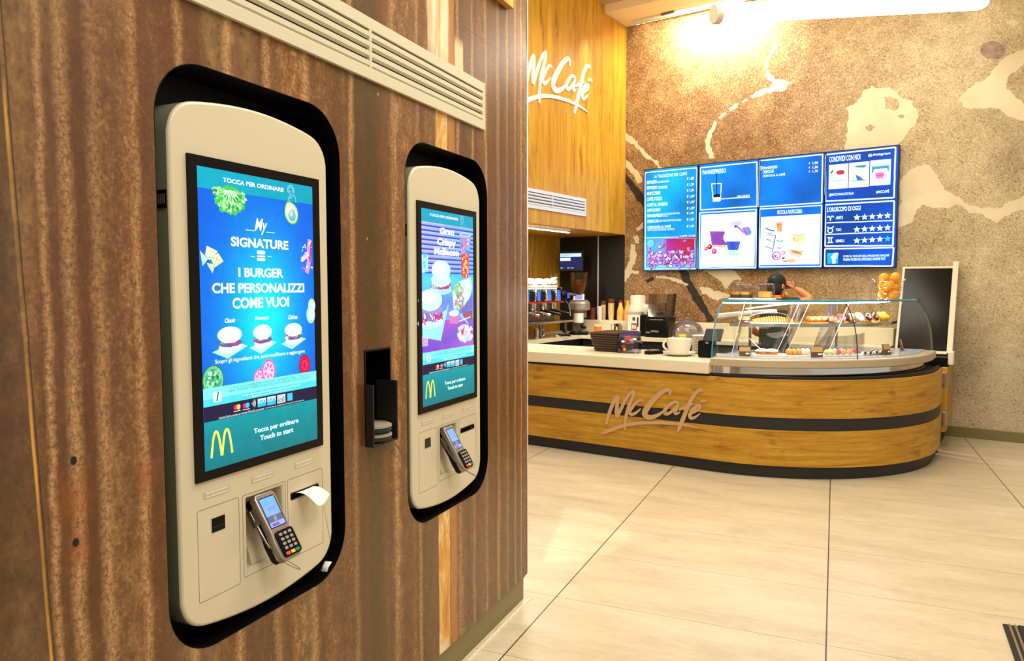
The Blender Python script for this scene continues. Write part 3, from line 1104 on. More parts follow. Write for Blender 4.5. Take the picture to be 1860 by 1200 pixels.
for (sx, sz, lab) in ((0.926, 1.168, 'upper black bolt hole in the rusty wall left of the kiosks'), (0.924, 1.009, 'lower black bolt hole in the rusty wall left of the kiosks')):
    h_ = MB()
    h_.prism([(0.0062 * math.cos(a * R(30)), 0.0085 * math.sin(a * R(30))) for a in range(12)], -0.001, 0.0, 'y')
    tag(h_.build('bolt', M['black_m'], loc=rw(sx, N0, sz), rot=(0, 0, RZ)), lab, 'bolt')


# brush-script sign letters ---------------------------------------------
def stroke(mb, pts, d, k=5, axis=None):
    """a brush stroke: pts (x, y, width) -> prism with depth d (0..d)"""
    P = smooth_path(pts, k)
    L_, R_ = [], []
    for i, (x, y, w) in enumerate(P):
        a, b = P[max(i - 1, 0)], P[min(i + 1, len(P) - 1)]
        dx, dy = b[0] - a[0], b[1] - a[1]
        l = math.hypot(dx, dy) or 1
        nx, ny = -dy / l * w / 2, dx / l * w / 2
        L_.append((x + nx, y + ny))
        R_.append((x - nx, y - ny))
    n = len(P)
    v = [(x, d[0], y) for x, y in L_] + [(x, d[0], y) for x, y in R_] + [(x, d[1], y) for x, y in L_] + [(x, d[1], y) for x, y in R_]
    fc = []
    for i in range(n - 1):
        fc += [(i, i + 1, n + i + 1, n + i), (2 * n + i, 3 * n + i, 3 * n + i + 1, 2 * n + i + 1),
               (i, 2 * n + i, 2 * n + i + 1, i + 1), (n + i, n + i + 1, 3 * n + i + 1, 3 * n + i)]
    fc += [(0, n, 3 * n, 2 * n), (n - 1, 3 * n - 1, 4 * n - 1, 2 * n - 1)]
    mb.add(v, fc)


LOGO = [('letter_m', [[(705, 603, 26), (720, 545, 28), (745, 470, 30), (775, 405, 32), (797, 374, 30), (806, 366, 20)],
                      [(803, 366, 22), (803, 400, 28), (796, 450, 30), (793, 500, 34), (796, 548, 28)],
                      [(792, 548, 26), (825, 485, 28), (862, 410, 26), (900, 355, 26), (930, 328, 26), (944, 322, 18)],
                      [(943, 322, 22), (936, 360, 26), (914, 412, 26), (890, 470, 26), (872, 540, 24), (864, 600, 22), (866, 656, 14)]]),
        ('letter_c', [[(1014, 410, 14), (990, 400, 20), (955, 425, 22), (920, 468, 26), (900, 505, 28), (922, 522, 26), (960, 505, 20), (995, 474, 10)]]),
        ('letter_c', [[(1240, 362, 14), (1244, 330, 24), (1218, 314, 30), (1160, 345, 36), (1095, 410, 42), (1045, 475, 46), (1030, 520, 46), (1060, 546, 40), (1110, 540, 32), (1160, 515, 22), (1196, 484, 10)]]),
        ('letter_a', [[(1318, 430, 14), (1285, 416, 22), (1240, 440, 24), (1205, 480, 28), (1200, 512, 28), (1235, 512, 24), (1285, 470, 18), (1316, 425, 12)],
                      [(1316, 425, 16), (1300, 470, 24), (1285, 505, 26), (1300, 515, 20), (1330, 500, 8)]]),
        ('letter_f', [[(1520, 330, 12), (1508, 314, 24), (1470, 330, 26), (1430, 385, 28), (1390, 470, 30), (1355, 555, 32), (1325, 630, 28), (1308, 672, 10)],
                      [(1318, 486, 8), (1360, 466, 22), (1400, 450, 20), (1440, 432, 8)]]),
        ('letter_e', [[(1402, 520, 16), (1445, 502, 20), (1488, 474, 20), (1506, 452, 16)], [(1508, 450, 18), (1475, 450, 22), (1440, 478, 26), (1412, 525, 28), (1422, 553, 24), (1455, 545, 18), (1496, 515, 8)]]),
        ('accent_mark', [[(1500, 420, 10), (1522, 408, 20), (1552, 410, 12)]]),
        ('swoosh', [[(668, 686, 14), (700, 668, 30), (760, 645, 30), (830, 622, 28), (900, 607, 26), (1000, 594, 24), (1120, 591, 24), (1250, 597, 22), (1360, 609, 18), (1440, 626, 12), (1496, 641, 4)]])]


def logo(parent, fn, depth, mt, ws):
    """fn maps the drawing to the sign's plane (x, z)"""
    for n_, (nm, strokes) in enumerate(LOGO):
        mb = MB()
        for i_, sct in enumerate(strokes):
            stroke(mb, [(*fn(x, y), w * ws) for x, y, w in sct], (depth[0] - 0.0006 * i_ - 0.00015 * n_, depth[1]))
        mb.build(nm, mt, parent, smooth=0)

# ------------------------------------------------------------------ artwork on screens
class Art(MB):
    """flat coloured pictures in a screen's own plane (x across, z up), one thin layer per element"""

    def __init__(s, y0=0.0, fn=None, step=0.000006):
        super().__init__()
        s.y, s.fn, s.step = y0, fn, step

    def up(s):
        s.y -= s.step

    def p(s, x, y):
        return s.fn(x, y) if s.fn else (x, y)

    def raw(s, pts, col):
        s.up()
        s.add([(x, s.y, z) for x, z in pts], [tuple(range(len(pts)))], col=lin(col))

    def poly(s, pts, col):
        s.raw([s.p(*q_) for q_ in pts], col)

    def rect(s, x0, y0, x1, y1, col):
        (a, b), (c, d) = s.p(x0, y0), s.p(x1, y1)
        s.raw([(a, b), (c, b), (c, d), (a, d)], col)

    def shade(s, x0, y0, x1, y1, fnc, nx=24, ny=36):
        """a graded field: fnc(i, j in 0..1) -> colour"""
        s.up()
        (a, b), (c, d) = s.p(x0, y0), s.p(x1, y1)
        v, col, f = [], [], []
        for j in range(ny + 1):
            for i in range(nx + 1):
                v.append((a + (c - a) * i / nx, s.y, b + (d - b) * j / ny))
                col.append(lin(tuple(max(0, min(255, q_)) for q_ in fnc(i / nx, j / ny))))
        for j in range(ny):
            for i in range(nx):
                k = j * (nx + 1) + i
                f.append((k, k + 1, k + nx + 2, k + nx + 1))
        s.add(v, f, col=col)

    def frame(s, x0, y0, x1, y1, t, col):
        (a, b), (c, d) = s.p(x0, y0), s.p(x1, y1)
        lo, hi = min(b, d), max(b, d)
        for q_ in ((a, lo, c, lo + t), (a, hi - t, c, hi), (a, lo, a + t, hi), (c - t, lo, c, hi)):
            s.raw([(q_[0], q_[1]), (q_[2], q_[1]), (q_[2], q_[3]), (q_[0], q_[3])], col)

    def ellu(s, c, rx, rz, col, n=20, rot=0.0, jit=0.0, seed=1):
        rnd = random.Random(seed)
        pts = []
        for i in range(n):
            t = 2 * math.pi * i / n
            k = 1 + jit * rnd.uniform(-1, 1)
            x, z = rx * k * math.cos(t), rz * k * math.sin(t)
            pts.append((c[0] + x * math.cos(rot) - z * math.sin(rot), c[1] + x * math.sin(rot) + z * math.cos(rot)))
        s.raw(pts, col)

    def ell_(s, x, y, rx, rz, col, **k):
        s.ellu(s.p(x, y), rx, rz, col, **k)

    def line(s, pts, w, col):
        P = [s.p(*q_) for q_ in pts]
        s.up()
        n = len(P)
        v = []
        for i in range(n):
            a, b = P[max(i - 1, 0)], P[min(i + 1, n - 1)]
            dx, dz = b[0] - a[0], b[1] - a[1]
            l = math.hypot(dx, dz) or 1
            v += [(P[i][0] - dz / l * w / 2, s.y, P[i][1] + dx / l * w / 2), (P[i][0] + dz / l * w / 2, s.y, P[i][1] - dx / l * w / 2)]
        s.add(v, [(2 * i, 2 * i + 1, 2 * i + 3, 2 * i + 2) for i in range(n - 1)], col=lin(col))

    def ringu(s, c, r, w, col, n=20):
        s.up()
        v = []
        for i in range(n):
            t = 2 * math.pi * i / n
            v += [(c[0] + r * math.cos(t), s.y, c[1] + r * math.sin(t)), (c[0] + (r - w) * math.cos(t), s.y, c[1] + (r - w) * math.sin(t))]
        s.add(v, [(2 * i, 2 * i + 1, (2 * i + 3) % (2 * n), (2 * i + 2) % (2 * n)) for i in range(n)], col=lin(col))

    def text(s, txt, x0, y0, x1, y1, col, bold=0.0, shear=0.0, space=1.0, rot=0.0):
        """txt stretched into the box between two corners"""
        v, f, bb = text_mesh(txt, bold, shear, space)
        (a, b), (c, d) = s.p(x0, y0), s.p(x1, y1)
        lo, hi = min(b, d), max(b, d)
        kx, kz = (c - a) / (bb[2] - bb[0]), (hi - lo) / (bb[3] - bb[1])
        s.up()
        s.add([(a + (x - bb[0]) * kx, s.y, lo + (z - bb[1]) * kz) for x, z in v], f, col=lin(col))

    def dots(s, x0, y0, x1, y1, cols, n, r0, r1, seed):
        rnd = random.Random(seed)
        (a, b), (c, d) = s.p(x0, y0), s.p(x1, y1)
        for k in range(n):
            r = rnd.uniform(r0, r1)
            s.ellu((rnd.uniform(min(a, c), max(a, c)), rnd.uniform(min(b, d), max(b, d))), r * rnd.uniform(1, 1.7), r, rnd.choice(cols), n=7, rot=rnd.uniform(0, 3), jit=0.25, seed=k)


def burger(a, c, w, h, seed, bun=(236, 250, 246), napkin=True):
    """a bun burger on a paper napkin, centre c, in the screen's plane"""
    x, z = c
    rnd = random.Random(seed)
    if napkin:
        a.raw([(x - w * 0.72, z - h * 0.42), (x - w * 0.1, z - h * 0.70), (x + w * 0.75, z - h * 0.30), (x + w * 0.2, z - h * 0.12)], (178, 240, 226))
    a.ellu((x, z - h * 0.30), w * 0.46, h * 0.22, (214, 236, 236), seed=seed)
    a.ellu((x, z - h * 0.15), w * 0.50, h * 0.14, (116, 84, 150), jit=0.08, seed=seed + 1)
    for k in range(7):
        a.ellu((x + rnd.uniform(-0.42, 0.42) * w, z - h * 0.10 + rnd.uniform(-0.08, 0.07) * h), w * 0.12, h * 0.06,
               rnd.choice([(70, 190, 130), (120, 220, 150), (210, 50, 130), (190, 60, 140), (230, 240, 230)]), n=8, jit=0.2, seed=k)
    a.ellu((x, z + h * 0.16), w * 0.5, h * 0.30, bun, seed=seed + 2)
    a.ellu((x - w * 0.08, z + h * 0.24), w * 0.34, h * 0.17, (250, 255, 252), seed=seed + 2)


def arches(a, x0, z0, w, h, t, col):
    """two tall yellow arches side by side"""
    for s0 in (0, 1):
        cx = x0 + w * (0.25 + 0.5 * s0)
        P = []
        for i in range(25):
            q_ = -1 + 2 * i / 24.0
            P.append((cx + q_ * w * 0.235, z0 + h * (1 - abs(q_) ** 2.3) - t * 0.5))
        a2 = a.fn
        a.fn = None
        a.line(P, t, col)
        a.fn = a2


def payment_row(a, x, dark):
    """x maps drawing pixels; the row of card marks on the dark band"""
    W_ = (240, 244, 246)
    for (cx, cy, c1_, c2_) in ((338, 718, (232, 20, 140), (238, 210, 50)), (404, 706, (232, 20, 140), (40, 200, 230))):
        a.ell_(cx, cy, 0.0066, 0.0066, c1_)
        a.ell_(cx + 21, cy - 5, 0.0066, 0.0066, c2_)
        a.line([(cx - 15, cy + 31), (cx + 36, cy + 20)], 0.0016, W_)
    for k in range(4):
        c = a.p(452, 692)
        P = [(c[0] + 0.004 * (k + 0.6) * math.cos(R(t)), c[1] + 0.004 * (k + 0.6) * math.sin(R(t))) for t in range(-42, 43, 14)]
        f_, a.fn = a.fn, None
        a.line(P, 0.0016, W_)
        a.fn = f_
    for (x0, y0, x1, y1, tx) in ((498, 657, 560, 704, 'VISA'), (568, 643, 630, 692, 'VISA'), (640, 629, 700, 678, ''), (714, 617, 752, 664, '')):
        a.rect(x0, y0, x1, y1, (200, 238, 244) if tx else ((214, 226, 232) if x0 < 700 else (60, 196, 226)))
        if tx:
            a.text('VISA', x0 + 6, y0 + 10, x1 - 6, y1 - 19, (40, 120, 170), 0.02, 0.25)
            a.rect(x0, y1 - 12, x1, y1, (30, 190, 220))
        elif x0 < 700:
            a.text('PAGO', x0 + 5, y0 + 6, x1 - 20, y1 - 26, (150, 160, 180))
            a.ell_(x1 - 12, y0 + 12, 0.0022, 0.0022, (20, 60, 120), n=8)
            a.text('BANCOMAT', x0 + 5, y0 + 27, x1 - 6, y1 - 4, (20, 70, 130), 0.02)
    a.text("American Express accettata nei ristoranti McDonald's convenzionati", 215, 786, 545, 738, W_)
    a.text("American Express accepted at participating McDonald's restaurants", 555, 717, 835, 670, W_)


def finger_icon(a, x, y, k, col):
    """outline of a hand with a pointing finger; k = scale in metres"""
    c = a.p(x, y)
    f_, a.fn = a.fn, None
    for r in (0.42, 0.27):
        P = [(c[0] + k * r * math.cos(R(t)), c[1] + k * (0.35 + r * math.sin(R(t)))) for t in range(-40, 221, 20)]
        a.line(P, 0.0013, col)
    a.line([(c[0] - k * 0.1, c[1] + k * 0.3), (c[0] - k * 0.1, c[1] - k * 0.35), (c[0] + k * 0.12, c[1] - k * 0.35), (c[0] + k * 0.12, c[1] - k * 0.05),
            (c[0] + k * 0.5, c[1] - k * 0.1), (c[0] + k * 0.62, c[1] - k * 0.25), (c[0] + k * 0.62, c[1] - k * 0.7)], 0.0013, col)
    a.line([(c[0] - k * 0.1, c[1] - k * 0.3), (c[0] - k * 0.38, c[1] - k * 0.35), (c[0] - k * 0.1, c[1] - k * 0.75)], 0.0013, col)
    a.fn = f_


def bandrect(a, y0, y1, col):
    """a band across the whole screen: y0 its top at the left edge, y1 its foot at the right edge, in drawing pixels"""
    z0, z1 = a.p(95, y0)[1], a.p(919, y1)[1]
    a.raw([(UA[0], z1), (UA[2], z1), (UA[2], z0), (UA[0], z0)], col)


def info_and_footer(a):
    """the pale information band, dark payment band and teal footer shared by both kiosks (drawn in the first kiosk's pixels)"""
    bandrect(a, 586, 568, (74, 214, 220))
    bandrect(a, 586, 520, (128, 240, 238))
    T1 = (20, 150, 160)
    a.text("PER QUALSIASI INFORMAZIONE SU INGREDIENTI E ALLERGENI È POSSIBILE CONSULTARE", 316, 562, 860, 490, T1, 0.01)
    a.text("L'ELENCO INGREDIENTI PRESENTE IN SALA. SE NECESSARIO, CHIEDERE AL PERSONALE DI SERVIZIO", 280, 590, 888, 506, T1, 0.01)
    a.text("for information about ingredients and allergens it is possible to look at the list of ingredients", 388, 624, 806, 563, (238, 250, 250), 0.0)
    a.text("displayed in the restaurant. If necessary, please ask the crew", 456, 633, 748, 588, (238, 250, 250), 0.0)
    (u0, z0), (u1, z1) = a.p(173, 608), a.p(240, 672)
    a.raw(rrect(u0, min(z0, z1), u1, max(z0, z1), 0.004, 4), (206, 250, 248))
    a.text('i', 196, 607, 217, 668, (30, 60, 140), 0.04, 0.3)
    bandrect(a, 722, 665, (30, 24, 58))
    payment_row(a, None, None)
    zt_ = a.p(101, 832)[1]
    f_, a.fn = a.fn, None
    a.shade(UA[0], zt_, UA[2], UA[1], lambda i, j: (0, 146 - 30 * j, 154 - 30 * j), 4, 10)
    a.fn = f_
    a.text('Tocca per ordinare', 470, 872, 795, 836, (220, 250, 252), 0.03)
    a.text('Touch to start', 516, 922, 757, 895, (220, 250, 252), 0.03)
    u, z = a.p(160, 1077)
    arches(a, u, z, 0.0665, 0.060, 0.0066, (232, 234, 84))


# local coordinates on the screens: x across from the kiosk's centre line, z height
DISP = 0.011                                       # the screens sit a little behind the wall face


def k1(x, y):
    r, z = on_wall(x, y, -DISP)
    return r - C1, z


def k2(x, y):
    r, z = on_wall(x, y, -DISP)
    return r - C2, z


UA = (-0.2015, 1.070, 0.2015, 1.774)               # lit area of both kiosk screens


def art_signature():
    a = Art(0.0072)
    a.raw([(UA[0], UA[1]), (UA[2], UA[1]), (UA[2], UA[3]), (UA[0], UA[3])], (4, 70, 190))

    def bg(i, j):
        d = math.exp(-(((i - 0.52) / 0.33) ** 2 + ((j - 0.50) / 0.30) ** 2))
        return (2 + 8 * d, 92 + 138 * d, 214 + 34 * d)
    a.shade(UA[0], UA[3], UA[2], UA[1], bg)
    a.fn = lambda x, y: k1(340 + x / 4.0, 280 + y / 4.0)
    hd = a.p(65, 238)[1]
    f_ = a.fn
    a.fn = None
    a.shade(UA[0], UA[3], UA[2], hd, lambda i, j: (0, 166 - 10 * i, 192 - 12 * i), 4, 3)
    a.fn = f_
    Wt = (244, 250, 250)
    a.text('TOCCA PER ORDINARE', 250, 168, 692, 276, Wt, 0.03)
    finger_icon(a, 745, 290, 0.030, (190, 240, 245))
    # lettuce
    c = a.p(302, 300)
    rnd = random.Random(5)
    a.ellu((c[0], c[1] - 0.012), 0.046, 0.034, (70, 190, 90), n=40, jit=0.14, seed=6)
    for k in range(210):
        t = rnd.uniform(-math.pi * 1.02, 0.02)
        r = 0.052 * rnd.uniform(0.12, 1.0) ** 0.6
        a.ellu((c[0] + r * math.cos(t) * 1.0, c[1] + 0.012 + r * math.sin(t) * 0.95), 0.006, 0.0035,
               rnd.choice([(60, 190, 80), (130, 235, 110), (190, 250, 170), (30, 150, 70), (225, 255, 215), (90, 220, 100)]), n=7, rot=t, jit=0.3, seed=k)
    for k in range(9):
        t = R(-165 + k * 19)
        f_, a.fn = a.fn, None
        a.line([(c[0], c[1] + 0.012), (c[0] + 0.034 * math.cos(t), c[1] + 0.012 + 0.034 * math.sin(t))], 0.0016, (228, 255, 220))
        a.fn = f_
    # avocado half: a pear outline with a pale flesh and a stone
    c = a.p(745, 425)

    def pear(k):
        P = []
        for i in range(28):
            t_ = 2 * math.pi * i / 28
            rr = 1 - 0.30 * max(0, math.sin(t_)) ** 1.5
            x, z = 0.027 * k * rr * math.cos(t_), 0.032 * k * math.sin(t_)
            P.append((c[0] + x * math.cos(0.45) - z * math.sin(0.45), c[1] + x * math.sin(0.45) + z * math.cos(0.45)))
        return P
    for kx, col in ((1.0, (80, 176, 90)), (0.92, (176, 244, 150)), (0.78, (222, 255, 196))):
        a.raw(pear(kx), col)
    a.ellu((c[0] + 0.003, c[1] - 0.007), 0.015, 0.016, (120, 176, 196), rot=0.35)
    a.ellu((c[0] - 0.001, c[1] - 0.002), 0.008, 0.009, (176, 214, 220), rot=0.35)
    # headline
    a.text('My', 478, 462, 572, 590, Wt, 0.012, 0.32)
    a.line([(415, 549), (482, 557)], 0.0016, Wt)
    a.line([(563, 566), (625, 572)], 0.0016, Wt)
    a.text('SIGNATURE', 305, 597, 724, 696, Wt, 0.035)
    c = a.p(526, 745)
    for (dz, hh) in ((0.011, 0.009), (0.001, 0.004), (-0.007, 0.007)):
        a.raw(rrect(c[0] - 0.0145, c[1] + dz - hh / 2, c[0] + 0.0145, c[1] + dz + hh / 2, hh * 0.42, 4), Wt)
    for x0 in (450, 572):
        a.line([(x0, 741), (x0 + 30, 745)], 0.0014, Wt)
    a.text('I BURGER', 360, 822, 688, 897, Wt, 0.035)
    a.text('CHE PERSONALIZZI', 167, 934, 840, 1003, Wt, 0.035)
    a.text('COME VUOI', 316, 1042, 730, 1108, Wt, 0.035)
    # corn chips
    for q_, col in (([(80, 700), (140, 760), (100, 812)], (180, 226, 210)), ([(130, 665), (210, 705), (150, 770), (118, 730)], (236, 238, 190)),
                    ([(150, 745), (215, 720), (252, 778), (190, 822)], (220, 226, 178)), ([(128, 790), (192, 800), (172, 865)], (198, 224, 186))):
        a.poly(q_, col)
    a.dots(120, 700, 215, 810, [(160, 190, 150), (246, 246, 214), (196, 206, 150)], 22, 0.001, 0.002, 3)
    # bacon
    a.line([(880, 620), (872, 690), (876, 760), (858, 862)], 0.016, (214, 150, 214))
    a.line([(890, 640), (884, 700), (880, 780)], 0.0055, (190, 40, 120))
    a.line([(868, 720), (820, 770)], 0.013, (220, 200, 236))
    a.dots(815, 640, 900, 850, [(236, 224, 246), (170, 60, 150), (236, 190, 226)], 26, 0.0015, 0.0035, 8)
    # mozzarella balls at the edge
    for (x, y, rr) in ((893, 1100, 0.020), (886, 1165, 0.024)):
        a.ell_(x, y, rr * 0.75, rr, (176, 236, 244))
        a.ell_(x + 4, y - 4, rr * 0.5, rr * 0.7, (214, 250, 252))
    a.fn = lambda x, y: k1(340 + x / 4.0, 560 + y / 4.0)
    a.text('Classic', 260, 72, 338, 100, Wt, 0.03, 0.3)
    a.text('Homestyle', 480, 57, 583, 86, Wt, 0.03, 0.3)
    a.text('Chicken', 721, 48, 790, 76, Wt, 0.03, 0.3)
    burger(a, a.p(298, 222), 0.078, 0.066, 11)
    burger(a, a.p(537, 200), 0.066, 0.064, 12)
    burger(a, a.p(760, 180), 0.068, 0.060, 13)
    a.text('Scopri gli ingredienti che puoi modificare o aggiungere', 190, 372, 842, 328, Wt, 0.012)
    # tomato slices, ketchup bowl, pickle bowl
    for (x, y, rr, sd) in ((512, 505, 0.024, 1), (580, 452, 0.030, 2)):
        c = a.p(x, y)
        a.ellu(c, rr * 0.82, rr, (238, 90, 170), n=28)
        a.ellu(c, rr * 0.68, rr * 0.84, (252, 196, 226), n=28)
        for k in range(7):
            t = 2 * math.pi * k / 7
            a.ellu((c[0] + rr * 0.4 * math.cos(t), c[1] + rr * 0.5 * math.sin(t)), rr * 0.20, rr * 0.13, (236, 110, 176), n=8, rot=t)
    c = a.p(841, 412)
    for k, col in ((1.0, (120, 20, 60)), (0.9, (226, 20, 70)), (0.68, (196, 10, 60)), (0.5, (240, 60, 110)), (0.3, (200, 16, 66))):
        a.ellu(c, 0.0235 * k, 0.030 * k, col, n=26)
    c = a.p(176, 520)
    for k, col in ((1.0, (40, 120, 80)), (0.92, (110, 200, 150)), (0.75, (60, 170, 110))):
        a.ellu(c, 0.033 * k, 0.036 * k, col, n=26)
    a.dots(125, 470, 228, 562, [(190, 246, 200), (30, 120, 80), (130, 220, 160), (90, 190, 120)], 30, 0.003, 0.006, 4)
    info_and_footer(a)
    return a


def art_bacon():
    a = Art(0.0072)
    a.raw([(UA[0], UA[1]), (UA[2], UA[1]), (UA[2], UA[3]), (UA[0], UA[3])], (60, 120, 210))
    P = lambda x, y: k2(740 + x / 4.8, 350 + y / 4.8)
    f1 = P
    # table and corrugated back wall
    zt = f1(92, 242)[1]
    zm = f1(95, 700)[1]
    zb = UA[1]
    n = 11
    for k in range(n):
        z0, z1 = zt + (zm - zt) * k / n, zt + (zm - zt) * (k + 1) / n
        a.shade(UA[0], z0, UA[2], z1, lambda i, j: (150 - 70 * j + 50 * (1 - i), 196 - 80 * j, 246 - 24 * j), 4, 6)
        a.raw([(UA[0], z1), (UA[2], z1), (UA[2], z1 + 0.006), (UA[0], z1 + 0.006)], (24, 84, 196))
    a.shade(UA[0], zm, UA[2], f1(100, 1200)[1], lambda i, j: (70 + 60 * j, 190 - 60 * j + 20 * math.sin(9 * j), 238), 6, 14)
    a.shade(UA[0], f1(100, 1130)[1], UA[2], zb, lambda i, j: (146 + 26 * math.sin(14 * j + 3 * i), 70 + 30 * i, 200), 6, 14)
    a.shade(UA[0], UA[3], UA[2], zt, lambda i, j: (0, 160 - 8 * i, 192 - 8 * i), 4, 3)
    a.fn = f1
    Wt = (236, 246, 250)
    a.text('TOCCA PER ORDINARE', 186, 178, 432, 243, Wt, 0.03)
    finger_icon(a, 468, 252, 0.030, (170, 230, 240))
    # tall iced drink
    a.poly([(446, 362), (545, 372), (528, 560), (524, 742), (460, 738), (462, 560)], (150, 150, 214))
    a.poly([(458, 530), (530, 535), (522, 742), (464, 738)], (214, 66, 96))
    a.dots(470, 540, 518, 735, [(250, 200, 60), (240, 150, 50), (200, 40, 60), (250, 230, 120)], 40, 0.003, 0.006, 21)
    a.dots(456, 380, 538, 525, [(226, 90, 140), (120, 180, 236), (190, 210, 246), (236, 120, 120), (90, 120, 200)], 46, 0.003, 0.007, 22)
    a.line([(446, 364), (470, 380), (520, 384), (546, 372)], 0.004, (170, 240, 246))
    a.line([(446, 360), (480, 352), (546, 366)], 0.003, (170, 240, 246))
    # jar with a straw
    a.poly([(98, 530), (168, 535), (172, 690), (98, 700)], (120, 220, 236))
    a.dots(100, 545, 165, 690, [(160, 240, 246), (100, 190, 236), (190, 250, 250)], 24, 0.004, 0.008, 23)
    a.line([(100, 400), (112, 540)], 0.006, (20, 150, 210))
    # the rear burger
    c = f1(285, 700)
    a.ell_(282, 850, 0.085, 0.016, (160, 236, 240))
    a.ell_(282, 812, 0.074, 0.013, (170, 60, 150), jit=0.1)
    a.dots(205, 795, 372, 830, [(226, 60, 120), (250, 210, 230), (190, 40, 110), (120, 220, 180)], 30, 0.003, 0.007, 25)
    a.ell_(285, 760, 0.073, 0.026, (200, 244, 240))
    a.ell_(285, 674, 0.071, 0.036, (206, 250, 244))
    a.ell_(272, 655, 0.046, 0.020, (226, 255, 250))
    # front burger on paper
    a.poly([(100, 1150), (330, 1020), (352, 960), (300, 1200), (282, 1290), (120, 1260)], (150, 230, 236))
    a.ell_(195, 1130, 0.092, 0.024, (196, 240, 240))
    a.ell_(200, 1080, 0.086, 0.016, (120, 110, 190), jit=0.12)
    a.dots(115, 1050, 290, 1120, [(220, 30, 110), (250, 200, 226), (236, 246, 240), (160, 40, 120), (140, 120, 200)], 50, 0.003, 0.008, 26)
    a.ell_(200, 1020, 0.083, 0.015, (150, 140, 200), jit=0.12)
    a.ell_(190, 935, 0.086, 0.040, (200, 248, 244))
    a.ell_(176, 912, 0.058, 0.022, (224, 255, 250))
    # wrap
    a.poly([(380, 870), (440, 775), (540, 735), (556, 830), (520, 960), (440, 1015), (392, 985)], (206, 236, 240))
    a.ell_(440, 895, 0.040, 0.050, (110, 190, 130), rot=0.18, jit=0.1)
    a.dots(400, 800, 478, 1000, [(120, 220, 120), (236, 120, 170), (240, 230, 240), (90, 170, 90), (200, 120, 190), (250, 250, 240)], 60, 0.004, 0.009, 27)
    # fries and dip cup
    a.poly([(345, 1050), (450, 1055), (432, 1140), (360, 1140)], (206, 120, 190))
    a.ell_(398, 1050, 0.040, 0.012, (214, 236, 240))
    a.poly([(470, 1040), (556, 1020), (556, 1110), (480, 1090)], (150, 84, 120))
    a.line([(410, 1010), (520, 1140)], 0.006, (150, 220, 240))
    a.line([(440, 1120), (540, 1080)], 0.005, (190, 230, 240))
    a.poly([(430, 1060), (556, 880), (556, 1010)], (110, 110, 190))
    a.text('Gran', 270, 300, 396, 375, Wt, 0.05)
    a.text('Crispy', 248, 390, 412, 490, Wt, 0.05)
    a.text('McBacon', 222, 474, 438, 556, Wt, 0.05)
    a.fn = lambda x, y: k2(740 + x / 5.453, 560 + y / 5.453)
    a.ell_(562, 245, 0.062, 0.036, (190, 200, 240), jit=0.2)
    a.dots(490, 185, 628, 300, [(236, 246, 250), (250, 210, 230), (220, 60, 110), (200, 230, 250)], 50, 0.004, 0.009, 28)
    a.frame(132, 275, 190, 368, 0.0025, (226, 200, 240))
    a.text('100%', 138, 285, 186, 312, (226, 210, 244), 0.03)
    a.text('CARNE', 138, 318, 186, 338, (226, 210, 244), 0.03)
    a.text('ITALIANA', 138, 342, 186, 360, (226, 210, 244), 0.03)
    a.text('Immagine puramente illustrativa', 250, 396, 452, 372, (40, 20, 90), 0.0)
    # same bands as on the other kiosk, drawn at the same height on this screen
    a.fn = lambda x, y: k1(340 + x / 4.0, 560 + y / 4.0)
    info_and_footer(a)
    return a


# ------------------------------------------------------------------ order kiosks
FACE = []
for _sx, _sz, _fl in ((1, 1, False), (-1, 1, True), (-1, -1, False), (1, -1, True)):
    _q = []
    for _i in range(13):                            # rounded corner, then the slightly crowned end
        _t = R(90.0 * _i / 12)
        _q.append((_sx * (0.192 + 0.080 * math.cos(_t)), 1.3095 + _sz * (0.530 + 0.080 * math.sin(_t))))
    for _i in range(1, 6):
        _x = 0.192 * (1 - _i / 5.0)
        _q.append((_sx * _x, 1.3095 + _sz * (0.610 + 0.022 * (1 - (_x / 0.192) ** 2))))
    if _i and _fl:
        _q = _q[::-1]
    FACE += _q if not FACE else _q[1:] if abs(_q[0][0] - FACE[-1][0]) < 1e-6 and abs(_q[0][1] - FACE[-1][1]) < 1e-6 else _q
if abs(FACE[0][0] - FACE[-1][0]) < 1e-6 and abs(FACE[0][1] - FACE[-1][1]) < 1e-6:
    FACE.pop()
for _ in range(6):                                  # ease the joins between crown and corners
    _n = len(FACE)
    _new = list(FACE)
    for _k in range(_n):
        _a, _b, _c = FACE[_k - 1], FACE[_k], FACE[(_k + 1) % _n]
        if math.dist(_a, _b) < 0.06 and math.dist(_b, _c) < 0.06:
            _new[_k] = ((_a[0] + 2 * _b[0] + _c[0]) / 4, (_a[1] + 2 * _b[1] + _c[1]) / 4)
    FACE = _new
KZ = 0.653


